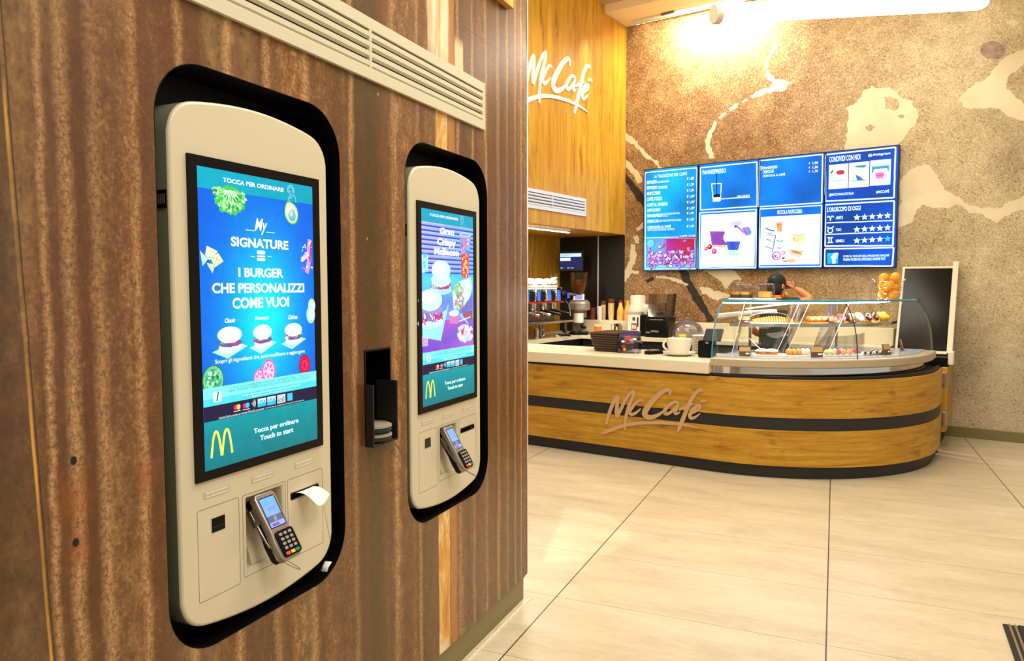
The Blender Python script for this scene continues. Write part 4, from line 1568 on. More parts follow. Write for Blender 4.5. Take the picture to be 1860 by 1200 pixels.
def kiosk(c, label, art):
    t = thing('order_kiosk', label, 'order kiosk', rw(c, N0, KZ), RZ)

    def mbk():
        b_ = MB()
        b_.xf = Matrix.Translation((0, 0, -KZ))
        return b_
    lo = mbk()
    sh = lambda k: [(x * (1 - k / 0.3175), 1.3265 + (z - 1.3265) * (1 - k / 0.6735)) for x, z in HOLE]
    lo.ring(sh(0.0004), sh(0.0016), -0.0006, 0.128, 'y')
    lo.prism(sh(0.003), 0.124, 0.130, 'y')
    lo.build('recess_liner', M['black'], t, bevel=0.0012)
    b_ = mbk()
    b_.prism(FACE, 0.012, 0.112, 'y')
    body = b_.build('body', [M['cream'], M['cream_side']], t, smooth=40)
    cu = mbk()
    cu.prism([(-0.066, 0.791), (0.064, 0.791), (0.064, 0.969), (-0.066, 0.969)], -0.02, 0.082, 'y')
    cu.box(0.099, -0.02, 0.922, 0.211, 0.05, 0.9365)
    carve(body, cu)
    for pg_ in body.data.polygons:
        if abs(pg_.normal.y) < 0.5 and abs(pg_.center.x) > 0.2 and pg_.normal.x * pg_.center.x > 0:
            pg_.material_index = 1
    bv = body.modifiers.new('bevel', 'BEVEL')
    bv.material = 0
    bv.width, bv.segments, bv.limit_method, bv.angle_limit = 0.009, 3, 'ANGLE', R(60)
    b_ = mbk()
    b_.ring([(-0.2265, 1.047), (0.2285, 1.047), (0.2285, 1.798), (-0.2265, 1.798)], [(UA[0], UA[1]), (UA[2], UA[1]), (UA[2], UA[3]), (UA[0], UA[3])], 0.0055, 0.02, 'y')
    tag(b_.build('bezel', M['bezel'], t), 'black screen surround')
    art.xf = None
    d = MB.build(art, 'display', [M['screen']], t, smooth=0, loc=(0, 0, -KZ))
    for x0 in (-0.201, -0.048, 0.114):
        b_ = mbk()
        b_.box(x0, 0.0105, 1.0045, x0 + 0.079, 0.0128, 1.0195, 0)
        for q_ in ((-0.009, 0.003), (0.001, 0.003)):
            b_.box(x0 + 0.006, 0.0103, 1.012 + q_[0] + 0.002, x0 + 0.073, 0.0106, 1.012 + q_[0] + 0.004, 1)
        b_.build('label_strip', [M['label'], M['white']], t)

    def door(x0, z0, x1, z1, nm):
        b2 = mbk()
        b2.ring(rrect(x0, z0, x1, z1, 0.006, 3), rrect(x0 + 0.0011, z0 + 0.0011, x1 - 0.0011, z1 - 0.0011, 0.005, 3), 0.01165, 0.0128, 'y', 1)
        return b2.build(nm, [M['cream'], M['cream_dark']], t, smooth=0)
    ld = door(-0.2225, 0.762, -0.0925, 0.981, 'access_door')
    b_ = mbk()
    b_.box(-0.180, 0.0108, 0.917, -0.1395, 0.013, 0.951, 0)
    b_.box(-0.176, 0.0104, 0.928, -0.1435, 0.0109, 0.930, 1)
    b_.build('reader_window', [M['black_g'], M['charcoal']], ld)
    door(-0.0815, 0.771, 0.0745, 0.980, 'card_bay')
    rd = door(0.0825, 0.7615, 0.229, 0.980, 'access_door')
    b_ = mbk()
    b_.ring([(0.0985, 0.9215), (0.2115, 0.9215), (0.2115, 0.937), (0.0985, 0.937)], [(0.1005, 0.9235), (0.2095, 0.9235), (0.2095, 0.935), (0.1005, 0.935)], 0.011, 0.03, 'y')
    b_.box(0.0985, 0.028, 0.9215, 0.2115, 0.032, 0.937)
    b_.build('receipt_slot', M['black'], rd)
    b_ = mbk()
    b_.prism([(0.082, 0.792), (0.020, 0.792), (0.078, 0.955), (0.082, 0.955)], -0.045, 0.045, 'x')
    b_.build('terminal_bracket', M['cream'], t)
    b_ = mbk()
    b_.box(-0.274, 0.022, 1.672, -0.2715, 0.062, 1.712, 0)
    for k in range(6):
        b_.box(-0.2745, 0.025 + 0.006 * k, 1.682, -0.2735, 0.028 + 0.006 * k, 1.703, 1)
    tag(b_.build('side_sticker', [M['black'], M['silver']], t), 'black barcode sticker')
    return t


kiosk(C1, 'nearer and larger self-order kiosk, its blue screen reads MY SIGNATURE', art_signature())
kiosk(C2, 'farther self-order kiosk with burgers and a drink on its screen', art_bacon())


# card terminals in the kiosks' bays ------------------------------------
def terminal():
    t = thing('card_terminal', 'x', 'card terminal')
    Wd, L, th = 0.041, 0.200, 0.040
    b_ = MB()
    o_ = [(-Wd * 0.82, L), (-Wd * 0.98, L - 0.012), (-Wd * 0.9, 0.085), (-Wd, 0.060), (-Wd * 0.97, 0.014), (-Wd * 0.7, 0), (Wd * 0.7, 0), (Wd * 0.97, 0.014), (Wd, 0.060), (Wd * 0.9, 0.085), (Wd * 0.98, L - 0.012), (Wd * 0.82, L)]
    b_.prism(o_, -0.006, 0.018, 'y')
    b_.build('body', M['silver'], t, bevel=0.004, seg=3)
    b_ = MB()
    b_.prism([(x * 0.94, 0.004 + z * 0.965) for x, z in o_], 0.018, th, 'y')
    b_.build('rear_shell', M['black'], t, bevel=0.004)
    a = Art(-0.0064)
    x0, x1, z0, z1 = -0.028, 0.028, 0.098, 0.183
    a.raw(rrect(x0 - 0.003, z0 - 0.003, x1 + 0.003, z1 + 0.003, 0.003, 3), (30, 40, 80))
    a.shade(x0, z1, x1, z0, lambda i, j: (118 + 30 * j, 178 - 10 * j, 236), 3, 6)
    a.raw([(x0, 0.112), (x1, 0.112), (x1, 0.130), (x0, 0.130)], (90, 108, 140))
    arches(a, -0.005, 0.114, 0.010, 0.013, 0.0012, (220, 190, 90))
    a.text('Inserire Carta', -0.014, 0.150, 0.016, 0.154, (40, 60, 110), 0.0)
    a.text('oppure avvicinare', -0.012, 0.144, 0.018, 0.148, (40, 60, 110), 0.0)
    for k in range(4):
        a.frame(x0 + 0.006 + k * 0.012, 0.163, x0 + 0.014 + k * 0.012, 0.172, 0.0006, (90, 140, 210))
    for k, (c1_, c2_) in enumerate((((200, 60, 150), (150, 70, 190)), ((60, 90, 220), (200, 60, 150)))):
        a.ellu((-0.017 + k * 0.014, 0.104), 0.0042, 0.0042, c1_, n=10)
        a.ellu((-0.012 + k * 0.014, 0.104), 0.0042, 0.0042, c2_, n=10)
    a.frame(0.012, 0.101, 0.022, 0.108, 0.0006, (200, 200, 240))
    a.build('screen', [M['screen']], t, smooth=0)
    b_ = MB()
    b_.prism(rrect(-0.030, 0.008, 0.0385, 0.084, 0.010, 4), -0.012, 0.004, 'y')
    kp = b_.build('keypad', M['black'], t, bevel=0.002)
    rows = [(0.072, 'key'), (0.058, 'key'), (0.045, 'key'), (0.032, 'key')]
    for z, nm in rows:
        for x in (-0.016, 0.002, 0.020):
            b_ = MB()
            b_.prism(rrect(x - 0.0062, z - 0.0042, x + 0.0062, z + 0.0042, 0.0035, 3), -0.0148, -0.012, 'y')
            b_.build('key', M['key'], kp, bevel=0.0008)
    for x, nm, mt in ((-0.018, 'cancel_key', 'k_r'), (0.001, 'correction_key', 'k_y'), (0.020, 'confirm_key', 'k_g')):
        b_ = MB()
        b_.prism(rrect(x - 0.0078, 0.0125, x + 0.0078, 0.0215, 0.002, 3), -0.0150, -0.012, 'y')
        tag(b_.build(nm, M[mt], kp, bevel=0.0008), {'k_r': 'red key', 'k_y': 'yellow key', 'k_g': 'green key'}[mt])
    b_ = MB()
    b_.tube([(-0.047, 0.022, 0.165), (-0.047, 0.018, 0.10), (-0.047, 0.012, 0.052)], [0.0042, 0.0048, 0.0022], 10)
    b_.box(-0.049, 0.010, 0.12, -0.040, 0.034, 0.168)
    b_.build('stylus', M['steel_d'], t)
    b_ = MB()
    b_.tube(smooth_path([(-0.047, 0.018, 0.150), (-0.052, 0.014, 0.10), (-0.045, 0.010, 0.045), (-0.040, -0.012, -0.005), (-0.022, -0.026, -0.035), (-0.012, -0.018, -0.030), (-0.026, 0.002, 0.010), (-0.046, 0.014, 0.055)], 6), 0.0009, 6)
    b_.build('stylus_cord', M['wire'], t)
    return t


def place_terminal(t, c, label):
    ang = R(31)
    Zt = Vector((0, math.sin(ang), math.cos(ang)))            # up and into the bay
    base = Matrix.Translation(rw(c, N0, 0)) @ Matrix.Rotation(RZ, 4, 'Z')
    t.matrix_world = base @ Matrix.Translation((-0.003, -0.074, 0.808)) @ Matrix.Rotation(-ang, 4, 'X') @ Matrix.Scale(0.92, 4)
    t['label'] = label


tm = terminal()
place_terminal(tm, C1, 'silver card terminal jutting from the nearer kiosk, by the curled receipt')
place_terminal(dup(tm), C2, 'silver card terminal jutting from the farther kiosk')

# receipt hanging from the near kiosk's slot
rp = MB()
rows = []
for i in range(13):
    s = i / 12.0
    rows.append([])
    for j in range(9):
        w_ = j / 8.0 - 0.5
        x = 0.150 + w_ * (0.070 + 0.004 * s) + 0.004 * s
        out = 0.030 - 0.078 * s + 0.010 * w_ * s
        z = 0.9305 + 0.012 * math.sin(s * 2.6) - 0.020 * s * s - 0.075 * (0.25 - w_ * w_) * s * s + (0.012 * w_ if s > 0.6 else 0) * (s - 0.6)
        rows[-1].append((x, out, z))
rp.grid(rows)
tag(rp.build('receipt', M['paper'], loc=rw(C1, N0, 0), rot=(0, 0, RZ), smooth=80, solid=0.0004), 'white curled paper receipt sticking out of the near kiosk slot', 'receipt')
# scrap of paper lying in the near kiosk's recess
sc = MB()
rnd = random.Random(2)
sc.grid([[(0.236 + 0.011 * j + rnd.uniform(-0.002, 0.002), 0.006 + 0.008 * i + 0.002 * rnd.random(), 0.673 + 0.010 * j + rnd.uniform(-0.002, 0.002)) for j in range(3)] for i in range(4)])
tag(sc.build('paper_scrap', M['paper'], loc=rw(C1, N0, 0), rot=(0, 0, RZ), smooth=20, solid=0.002), 'small crumpled white scrap in the black recess of the near kiosk', 'paper scrap')

# pager box between the kiosks --------------------------------------------
dz0 = 1.0
dp = thing('pager_box', 'tall narrow black box sunk in the rusty wall between kiosks', 'wall box', rw(1.945, N0, dz0), RZ)
b_ = MB()
b_.ring([(-0.0715, 0.0005), (0.072, 0.0005), (0.072, 0.3025), (-0.0715, 0.3025)], [(-0.066, 0.006), (0.0665, 0.006), (0.0665, 0.297), (-0.066, 0.297)], -0.003, 0.11, 'y')
b_.box(-0.07, 0.106, 0.003, 0.07, 0.112, 0.30)
b_.build('housing', M['black'], dp, bevel=0.001)
b_ = MB()
b_.box(-0.070, -0.030, 0.004, -0.064, 0.05, 0.195)
b_.box(0.064, -0.030, 0.004, 0.070, 0.05, 0.195)
b_.box(-0.070, -0.030, 0.0, 0.070, 0.09, 0.006)
b_.build('holder', M['charcoal'], dp, bevel=0.001)
for k, (zz, lab) in enumerate(((0.007, 'lower grey round pager in the black box between the kiosks'), (0.036, 'upper grey round pager in the black box between the kiosks'))):
    pg = thing('pager', lab, 'pager', rw(1.948, N0 - 0.018, dz0 + zz), RZ, group='stacked pagers')
    b_ = MB()
    b_.lathe([(0.001, 0), (0.050, 0), (0.056, 0.004), (0.056, 0.010), (0.052, 0.014)], n=32)
    b_.build('base', M['charcoal'], pg)
    b_ = MB()
    b_.lathe([(0.052, 0.014), (0.057, 0.017), (0.056, 0.023), (0.046, 0.027), (0.001, 0.028)], n=32)
    b_.build('cover', M['puck'], pg)
b_ = MB()
b_.tube(smooth_path([(1.930, -0.028, 1.006), (1.935, -0.05, 0.985), (1.955, -0.055, 0.962), (1.995, -0.05, 0.945), (2.016, -0.045, 0.945), (2.005, -0.045, 0.965), (1.985, -0.035, 0.995), (1.980, -0.028, 1.006)], 6), 0.0016, 6)
tag(b_.build('cord', M['steel_d'], loc=QV * N0, rot=(0, 0, RZ)), 'thin grey cord looping out below the pager box', 'cord')

# ------------------------------------------------------------------ curved oak counter
CX, CY, CRAD, YF = -2.025, 7.165, 1.475, 5.69


def cpath(d, x0=-4.9, y1=7.42, n=30):
    """counter front at inset d: (x, y, length along the front)"""
    P = [(x0, YF + d, x0 - CX)]
    for i in range(1, 12):
        x = x0 + (CX - x0) * i / 12.0
        P.append((x, YF + d, x - CX))
    for i in range(n + 1):
        a = -math.pi / 2 + math.pi / 2 * i / n
        P.append((CX + (CRAD - d) * math.cos(a), CY + (CRAD - d) * math.sin(a), CRAD * math.pi / 2 * i / n))
    if y1 > CY:
        P.append((CX + CRAD - d, y1, CRAD * math.pi / 2 + y1 - CY))
    return P


def sweep(mb, A, B, z0, z1, mi=0):
    """solid band between two front lines A (outer) and B (inner)"""
    rows, uvs = [], []
    for (ax, ay, s), (bx, by, _) in zip(A, B):
        rows.append([(ax, ay, z0), (ax, ay, z1), (bx, by, z1), (bx, by, z0)])
        uvs.append([(s, z0), (s, z1), (s, z1 + 0.03), (s, z0 - 0.03)])
    mb.grid(rows, mi, uvs, close=True)
    n = len(rows)
    mb.add(rows[0], [(0, 1, 2, 3)], mi, uv=uvs[0])
    mb.add(rows[-1], [(3, 2, 1, 0)], mi, uv=uvs[-1])


ct = thing('cafe_counter', 'curved oak counter with black bands and cream worktop', 'counter', (0, 0, 0))


def cpart(name, d0, d1, z0, z1, mt, x0=-4.9, y1=7.42, lo=None, hi=None, parent=None, bevel=0.0):
    A, B = cpath(d0, x0, y1), cpath(d1, x0, y1)
    if lo is not None:
        idx = [i for i, p in enumerate(cpath(0, x0, y1)) if lo <= p[2] <= hi]
        A, B = [A[i] for i in idx], [B[i] for i in idx]
    mb = MB()
    sweep(mb, A, B, z0, z1)
    return mb.build(name, mt, ct if parent is None else parent, smooth=30, bevel=bevel)


cpart('plinth', 0.035, 0.06, 0.0, 0.10, M['charcoal'])
cpart('lower_panel', 0.0, 0.03, 0.10, 0.381, M['wood_c2'], lo=-9, hi=0.0, bevel=0.001)
cpart('lower_panel', 0.0, 0.03, 0.10, 0.381, M['wood_c2'], lo=0.0, hi=9, bevel=0.001)
cpart('accent_band', 0.008, 0.04, 0.378, 0.481, M['charcoal'])
cpart('upper_panel', 0.0, 0.03, 0.479, 0.776, M['wood_c'], lo=-9, hi=0.0, bevel=0.001)
cpart('upper_panel', 0.0, 0.03, 0.479, 0.776, M['wood_c'], lo=0.0, hi=9, bevel=0.001)
cpart('shadow_groove', 0.02, 0.05, 0.770, 0.797, M['black_m'])
w_ = MB()
w_.box(-4.9, 5.655, 0.797, -2.033, 6.42, 0.896)
w_.build('worktop', M['stone'], ct, bevel=0.010, seg=3)
w_ = MB()
w_.box(-4.9, 5.76, 0.02, -2.03, 6.36, 0.797)
sweep(w_, cpath(0.06, -2.03), cpath(0.80, -2.03), 0.02, 0.79)
w_.build('carcass', M['charcoal'], ct)
lg = thing('counter_sign', 'champagne metal brush-script cafe lettering with swoosh on the oak counter front', 'sign', (-2.55, YF, 0.45))


def fl(x, y):
    p = at_y(950 + x / 4.65, 640 + y / 4.65, YF - 0.006)
    return p.x + 2.55, p.z - 0.45


logo(lg, fl, (-0.012, -0.0005), M['sign_m'], 0.00110)
ls = thing('wall_sign', 'white brush-script cafe lettering on the oak bulkhead', 'sign', (XW, 6.9, 3.6), math.pi / 2)


def fs(x, y):
    return x * 0.001626 + 5.027 - 6.9, 4.319 - 3.6 - 0.0016 * y + 0.00012 * x


logo(ls, fs, (-0.012, -0.0005), M['sign_w'], 0.00158)

# ------------------------------------------------------------------ glass display case
DX, DY = -2.12, 7.2
XL = -2.03


def arc(rad, y1=7.45, n=28, gl=None):
    """case line of radius rad from the left end plane round to the right; rad may be a function of 0..1"""
    f_ = rad if callable(rad) else (lambda t: rad)
    P = []
    a0 = -math.acos((XL - DX) / f_(0))
    for i in range(n + 1):
        t = i / n
        r = f_(t)
        a = a0 * (1 - t)
        P.append((DX + r * math.cos(a), DY + r * math.sin(a), t))
    r = f_(1)
    P.append((DX + r, y1, 1.0))
    return P


PROF = [(0.006, 0.927), (0.012, 0.98), (0.022, 1.04), (0.042, 1.12), (0.078, 1.20), (0.128, 1.27), (0.19, 1.33), (0.26, 1.372)]
gf = lambda t: 1 - 0.5 * t
front = lambda ins: arc(lambda t: 1.5 - ins * gf(t))

dc = thing('display_case', 'curved glass pastry display case on the oak counter', 'display case', (0, 0, 0))


def dpart(name, r0, r1, z0, z1, mt, bevel=0.0, y1=7.45):
    mb = MB()
    sweep(mb, arc(r0, y1), arc(r1, y1), z0, z1)
    return mb.build(name, mt, dc, smooth=30, bevel=bevel)


dpart('mirror_base', 1.455, 0.66, 0.797, 0.860, M['chrome'])
dpart('rim', 1.512, 1.42, 0.860, 0.925, M['alu'], bevel=0.008)
tag(dpart('deck', 1.425, 0.66, 0.905, 0.931, M['deckw']), 'pale steel deck')
tag(dpart('shelf', lambda t_: 1.05 + 0.14 * t_, 0.72, 1.166, 1.178, M['glass']), 'clear glass shelf')
dpart('shelf_edge', lambda t_: 1.056 + 0.14 * t_, lambda t_: 1.05 + 0.14 * t_, 1.158, 1.184, M['steel'])
# curved front in two panes with a joint
split = 15
for lo, hi in ((0, split), (split, 30)):
    mb = MB()
    for off in (0.0, 0.007):
        rows = [[(x, y, z) for x, y, _ in front(ins + off)[lo:hi]] for ins, z in PROF]
        mb.grid(rows)
    mb.build('front_glass', M['glass'], dc, smooth=60)
mb = MB()
mb.tube([(front(i_)[split - 1][0], front(i_)[split - 1][1], z) for i_, z in PROF], 0.004, 6)
tag(mb.build('joint_seal', M['black_m'], dc), 'black joint between glass panes')
mb = MB()
sweep(mb, front(0.262), arc(0.72), 1.372, 1.381)
tag(mb.build('top_glass', M['glass'], dc), 'flat glass top')
mb = MB()
mb.tube([(x, y, 1.3765) for x, y, _ in front(0.259)], 0.009, 6)  # thick blue tube paints the menu screens' reflection along the glass edge
yb_ = arc(0.66)[0][1]
mb.tube([(XL + 0.004, DY - math.sqrt((1.5 - i_) ** 2 - 0.0081), z) for i_, z in PROF], 0.0055, 6)
mb.build('glass_edge_reflection', M['glass_e_refl'], dc)
mb = MB()
pr_ = [(DY - math.sqrt((1.5 - i_ - 0.008) ** 2 - 0.0081), z) for i_, z in PROF]
mb.prism(pr_ + [(yb_, 1.372), (yb_, 0.93)], XL + 0.003, XL + 0.010, 'x')
tag(mb.build('end_glass', M['glass'], dc), 'left end glass')
mb = MB()
mb.tube([(x, y, 1.357) for x, y, _ in arc(1.13)], 0.005, 8)
tag(mb.build('case_lamp', M['led_c'], dc), 'white lamp strip')
mb = MB()
sweep(mb, arc(0.935), arc(0.93), 0.931, 1.065)
mb.build('sneeze_guard', M['acryl'], dc)
for k in (2, 28):
    mb = MB()
    x, y, _ = arc(0.735)[k]
    mb.box(x - 0.010, y - 0.010, 0.93, x + 0.010, y + 0.010, 1.372)
    mb.build('post', M['steel'], dc)
    x2, y2, _ = arc(1.05)[k]
    mb = MB()
    mb.tube([(x, y, 1.158), (x2, y2, 1.158)], 0.006, 6)
    mb.build('bracket', M['steel'], dc)
# food in the case -------------------------------------------------------
def onshelf(px, py):
    return at_z(px, py, 1.184)


def ondeck(px, py):
    return at_z(px, py, 0.9325)


def tray(label, c, w, d, mt, rz, h=0.012, name='tray'):
    mb = MB()
    mb.ring(rrect(-w / 2, -d / 2, w / 2, d / 2, 0.015, 4), rrect(-w / 2 + 0.008, -d / 2 + 0.008, w / 2 - 0.008, d / 2 - 0.008, 0.010, 4), 0.0, h, 'z')
    mb.prism(rrect(-w / 2 + 0.004, -d / 2 + 0.004, w / 2 - 0.004, d / 2 - 0.004, 0.012, 4), 0.0, 0.004)
    return tag(mb.build(name, mt, loc=c, rot=(0, 0, rz), bevel=0.001), label, name)


def ang(c):
    return math.atan2(c[1] - DY, c[0] - DX) + math.pi / 2


def cslot(t, rad, z):
    """place on the case: t in 0..1 round the curve"""
    a0 = -math.acos((XL - DX) / rad)
    a = a0 * (1 - t)
    return Vector((DX + rad * math.cos(a), DY + rad * math.sin(a), z))


def tslot(px, rad):
    """t whose place on radius rad appears under picture column px"""
    best, bt = 1e9, 0
    for i in range(201):
        c = cslot(i / 200, rad, 1.0)
        v = c - CAM
        x = W / 2 + F_PX * v.dot(CR) / v.dot(_fw)
        if abs(x - px) < best:
            best, bt = abs(x - px), i / 200
    return bt


def spot_on(px, rad, z):
    return cslot(tslot(px, rad), rad, z)


# sloping clear sheets between the pastry bays, with bright polished edges
for (pt, pb) in ((1452, 1408), (1470, 1428), (1541, 1502), (1352, 1330)):
    q1, q2 = spot_on(pt, 1.12, 1.362), spot_on(pb, 1.18, 0.936)
    i1, i2 = spot_on(pt, 1.12, 1.362), spot_on(pb, 1.18, 0.936)
    ctr = Vector((DX, DY, 0))
    inw = lambda p_: Vector(((ctr.x - p_.x), (ctr.y - p_.y), 0)).normalized() * 0.22
    mb = MB()
    mb.add([q1, q2, q2 + inw(q2), q1 + inw(q1)], [(0, 1, 2, 3)])
    dv = mb.build('divider', M['acryl'], dc, solid=0.004)
    mb = MB()
    mb.tube([q1, q2], 0.0028, 6)
    tag(mb.build('polished_edge', M['white'], dv), 'bright polished edge')

ZD, ZSH = 0.9325, 1.1795
# shelf: ridged sponge roll under a paper band
c = spot_on(1405, 0.93, ZSH)
tray('white tray under the golden ridged pastry row on the upper glass shelf', c, 0.40, 0.15, M['white'], ang(c))
t = thing('ridged_pastry', 'long golden ridged pastry under a paper arch on the glass shelf', 'pastry', c + Vector((0, 0, 0.006)), ang(c))
for k in range(17):
    mb = MB()
    x = -0.165 + k * 0.0205
    hgt = 0.026 + 0.030 * math.sin(math.pi * (k + 0.5) / 17)
    mb.ell((x, 0, 0.004), 0.0125, 0.055, hgt, 10, 8, zmin=-0.1)
    mb.build('slice', M['crust'], t)
mb = MB()
rows = [[(-0.20 + 0.030 * k, y, 0.028 + 0.062 * math.sin(math.pi * min(1, (k + 1.5) / 15))) for k in range(12)] for y in (0.035, 0.065)]
mb.grid(rows)
mb.build('paper_arch', M['paper'], t, solid=0.002)

c = spot_on(1488, 0.93, ZSH)
tray('wooden board under the cream-filled rolls on the glass shelf', c, 0.32, 0.16, M['board'], ang(c), 0.014, 'serving_board')


def cream_roll(label, c, rz, first=[None]):
    if first[0] is not None:
        return dup(first[0], c, rz, label)
    t = thing('cream_roll', label, 'pastry', c, rz, group='cream rolls on the glass shelf')
    mb = MB()
    mb.ell((0, 0, 0.024), 0.024, 0.05, 0.024, 14, 10, bump=0.05, seed=3)
    mb.build('pastry_shell', M['crust'], t)
    mb = MB()
    mb.ell((0, -0.043, 0.026), 0.016, 0.014, 0.016, 10, 8)
    mb.build('cream_filling', M['cream_f'], t)
    first[0] = t
    return t


for k, px in enumerate((1469, 1479, 1490, 1501, 1511)):
    c = spot_on(px, 0.92 + 0.02 * (k % 2), ZSH + 0.0145)
    cream_roll('%s cream-filled roll from the left on the wooden board, glass shelf' % ('first', 'second', 'third', 'fourth', 'fifth')[k], c, ang(c) + 0.1 * k)


def doughnut(label, c, rz, glaze, rr=0.042, grp='doughnuts on the glass shelf'):
    t = thing('doughnut', label, 'doughnut', c, rz, group=grp)
    mb = MB()
    n, m_ = 20, 10
    rows = []
    for i in range(m_):
        th = 2 * math.pi * i / m_
        rows.append([((rr * 0.6 + rr * 0.42 * math.cos(th)) * math.cos(p_), (rr * 0.6 + rr * 0.42 * math.cos(th)) * math.sin(p_), rr * 0.40 + rr * 0.40 * math.sin(th)) for p_ in [2 * math.pi * j / n for j in range(n)]])
    rows.append(rows[0])
    mb.grid(rows, close=True)
    mb.build('dough', M['crust'], t)
    mb = MB()
    rows = []
    for i in range(7):
        th = math.pi * (0.02 + 0.96 * i / 6)
        rows.append([((rr * 0.6 + rr * 0.44 * math.cos(th)) * math.cos(p_), (rr * 0.6 + rr * 0.44 * math.cos(th)) * math.sin(p_), rr * 0.42 + rr * 0.42 * math.sin(th)) for p_ in [2 * math.pi * j / n for j in range(n)]])
    mb.grid(rows, close=True)
    mb.build('glaze', glaze, t)
    return t


tl = Matrix.Rotation
c = spot_on(1532, 0.93, ZSH)
tray('wooden board under the pink iced doughnuts on the glass shelf', c, 0.20, 0.15, M['board'], ang(c), 0.014, 'serving_board')
for px, g, nm in ((1524, 'pink', 'pink iced doughnut at the left of its board, glass shelf'), (1534, 'choc', 'brown iced doughnut in the middle of its board, glass shelf'),
                  (1544, 'sugar', 'white sugared doughnut in front of the glass joint on the shelf')):
    c = spot_on(px, 0.96, ZSH + 0.036)
    doughnut(nm, c, 0, M[g]).rotation_euler = (R(48), 0, ang(c))
c = spot_on(1588, 1.06, ZSH)
tray('wooden board under the brown and yellow glazed doughnuts on the glass shelf', c, 0.40, 0.15, M['board'], ang(c), 0.014, 'serving_board')
for k, (px, g, nm) in enumerate(((1557, 'sugar', 'white iced doughnut just right of the glass joint'), (1570, 'choc', 'left brown glazed doughnut on the shelf right of the glass joint'),
                                 (1583, 'choc', 'right brown glazed doughnut on the shelf, beside the yellow ones'), (1596, 'yglaze', 'left yellow glazed doughnut on the shelf'),
                                 (1611, 'yglaze', 'right yellow glazed doughnut at the end of the shelf'))):
    c = spot_on(px, 1.03 + 0.09 * k / 4, ZSH + 0.038)
    doughnut(nm, c, 0, M[g], 0.046).rotation_euler = (R(48), 0, ang(c))


def price_tag(label, px, rad, z, w=0.085, h=0.075, tilt=0.2):
    c = spot_on(px, rad, z)
    t = thing('price_tag', label, 'price tag', c, ang(c), group='price tags in the display case')
    mb = MB()
    mb.prism([(0.0, 0.0), (0.012, 0.0), (0.012 + h * tilt, h), (h * tilt, h)], -w / 2, w / 2, 'x')
    mb.build('card', M['tag_b'], t)
    mb = MB()
    mb.prism([(-0.0008 + h * 0.5 * tilt, h * 0.5), (0.003 + h * 0.5 * tilt, h * 0.5), (0.003 + h * tilt, h * 0.998), (-0.0008 + h * tilt, h * 0.998)], -w / 2 * 0.995, w / 2 * 0.995, 'x')
    tag(mb.build('upper_strip', M['tag_t'], t), 'tan upper strip')
    mb = MB()
    mb.prism([(-0.0008 + h * 0.2 * tilt, h * 0.22), (0.003 + h * 0.2 * tilt, h * 0.22), (0.003 + h * 0.4 * tilt, h * 0.36), (-0.0008 + h * 0.4 * tilt, h * 0.36)], w * 0.08, w * 0.42, 'x')
    mb.build('price_mark', M['paper'], t)


price_tag('brown price tag on the glass shelf, left end before the golden pastry', 1351, 1.02, ZSH, 0.09, 0.06)
price_tag('brown price tag on the glass shelf below the cream rolls', 1513, 1.02, ZSH, 0.085, 0.05)
price_tag('brown price tag on the glass shelf by the glass joint', 1549, 1.03, ZSH, 0.07, 0.06)
price_tag('pale and brown price tag on the glass shelf below yellow doughnuts', 1602, 1.12, ZSH, 0.075, 0.035)
price_tag('brown price tag on the steel deck at the left end of the case', 1353, 1.33, ZD)
price_tag('brown price tag on the steel deck left of the macarons', 1486, 1.33, ZD, 0.092, 0.08)
price_tag('brown price tag on the steel deck right of the chocolates', 1613, 1.33, ZD, 0.092, 0.085)
price_tag('brown price tag on the steel deck near the right end of the case', 1664, 1.28, ZD, 0.085, 0.095)

# deck: trays
for (px, w, lab) in ((1396, 0.26, 'white tray with filled rolls on the steel deck, leftmost of three'), (1452, 0.24, 'white tray with a braided loaf on the steel deck, middle of three'),
                     (1527, 0.30, 'white tray under the coloured macarons on the steel deck')):
    c = spot_on(px, 1.22, ZD)
    tray(lab, c, w, 0.18, M['white'], ang(c), 0.014)
for px, lab in ((1384, 'left filled sandwich roll on the white tray, steel deck'), (1402, 'right filled sandwich roll on the white tray, steel deck')):
    c = spot_on(px, 1.24, ZD + 0.005)
    t = thing('filled_roll', lab, 'sandwich', c, ang(c) + 0.15, group='filled rolls on the deck')
    mb = MB()
    mb.ell((0, 0, 0.014), 0.055, 0.036, 0.016, 16, 8, zmin=-0.6)
    mb.build('bread_base', M['crust'], t)
    mb = MB()
    mb.ell((0, -0.004, 0.026), 0.054, 0.038, 0.007, 16, 8, bump=0.15, seed=4)
    mb.build('filling', M['pink'], t)
    mb = MB()
    mb.ell((0, 0, 0.032), 0.055, 0.036, 0.022, 16, 8, zmin=-0.1)
    mb.build('bread_top', M['cream_f'], t)
c = spot_on(1452, 1.22, ZD + 0.005)
t = thing('braided_loaf', 'golden braided loaf on the middle white tray, steel deck', 'pastry', c, ang(c))
for k in range(5):
    mb = MB()
    mb.ell((-0.08 + 0.036 * k, 0.0, 0.028), 0.028, 0.042, 0.028, 14, 8, bump=0.04, seed=k)
    mb.build('loaf_segment', M['crust'] if k < 3 else M['cream_f'], t)


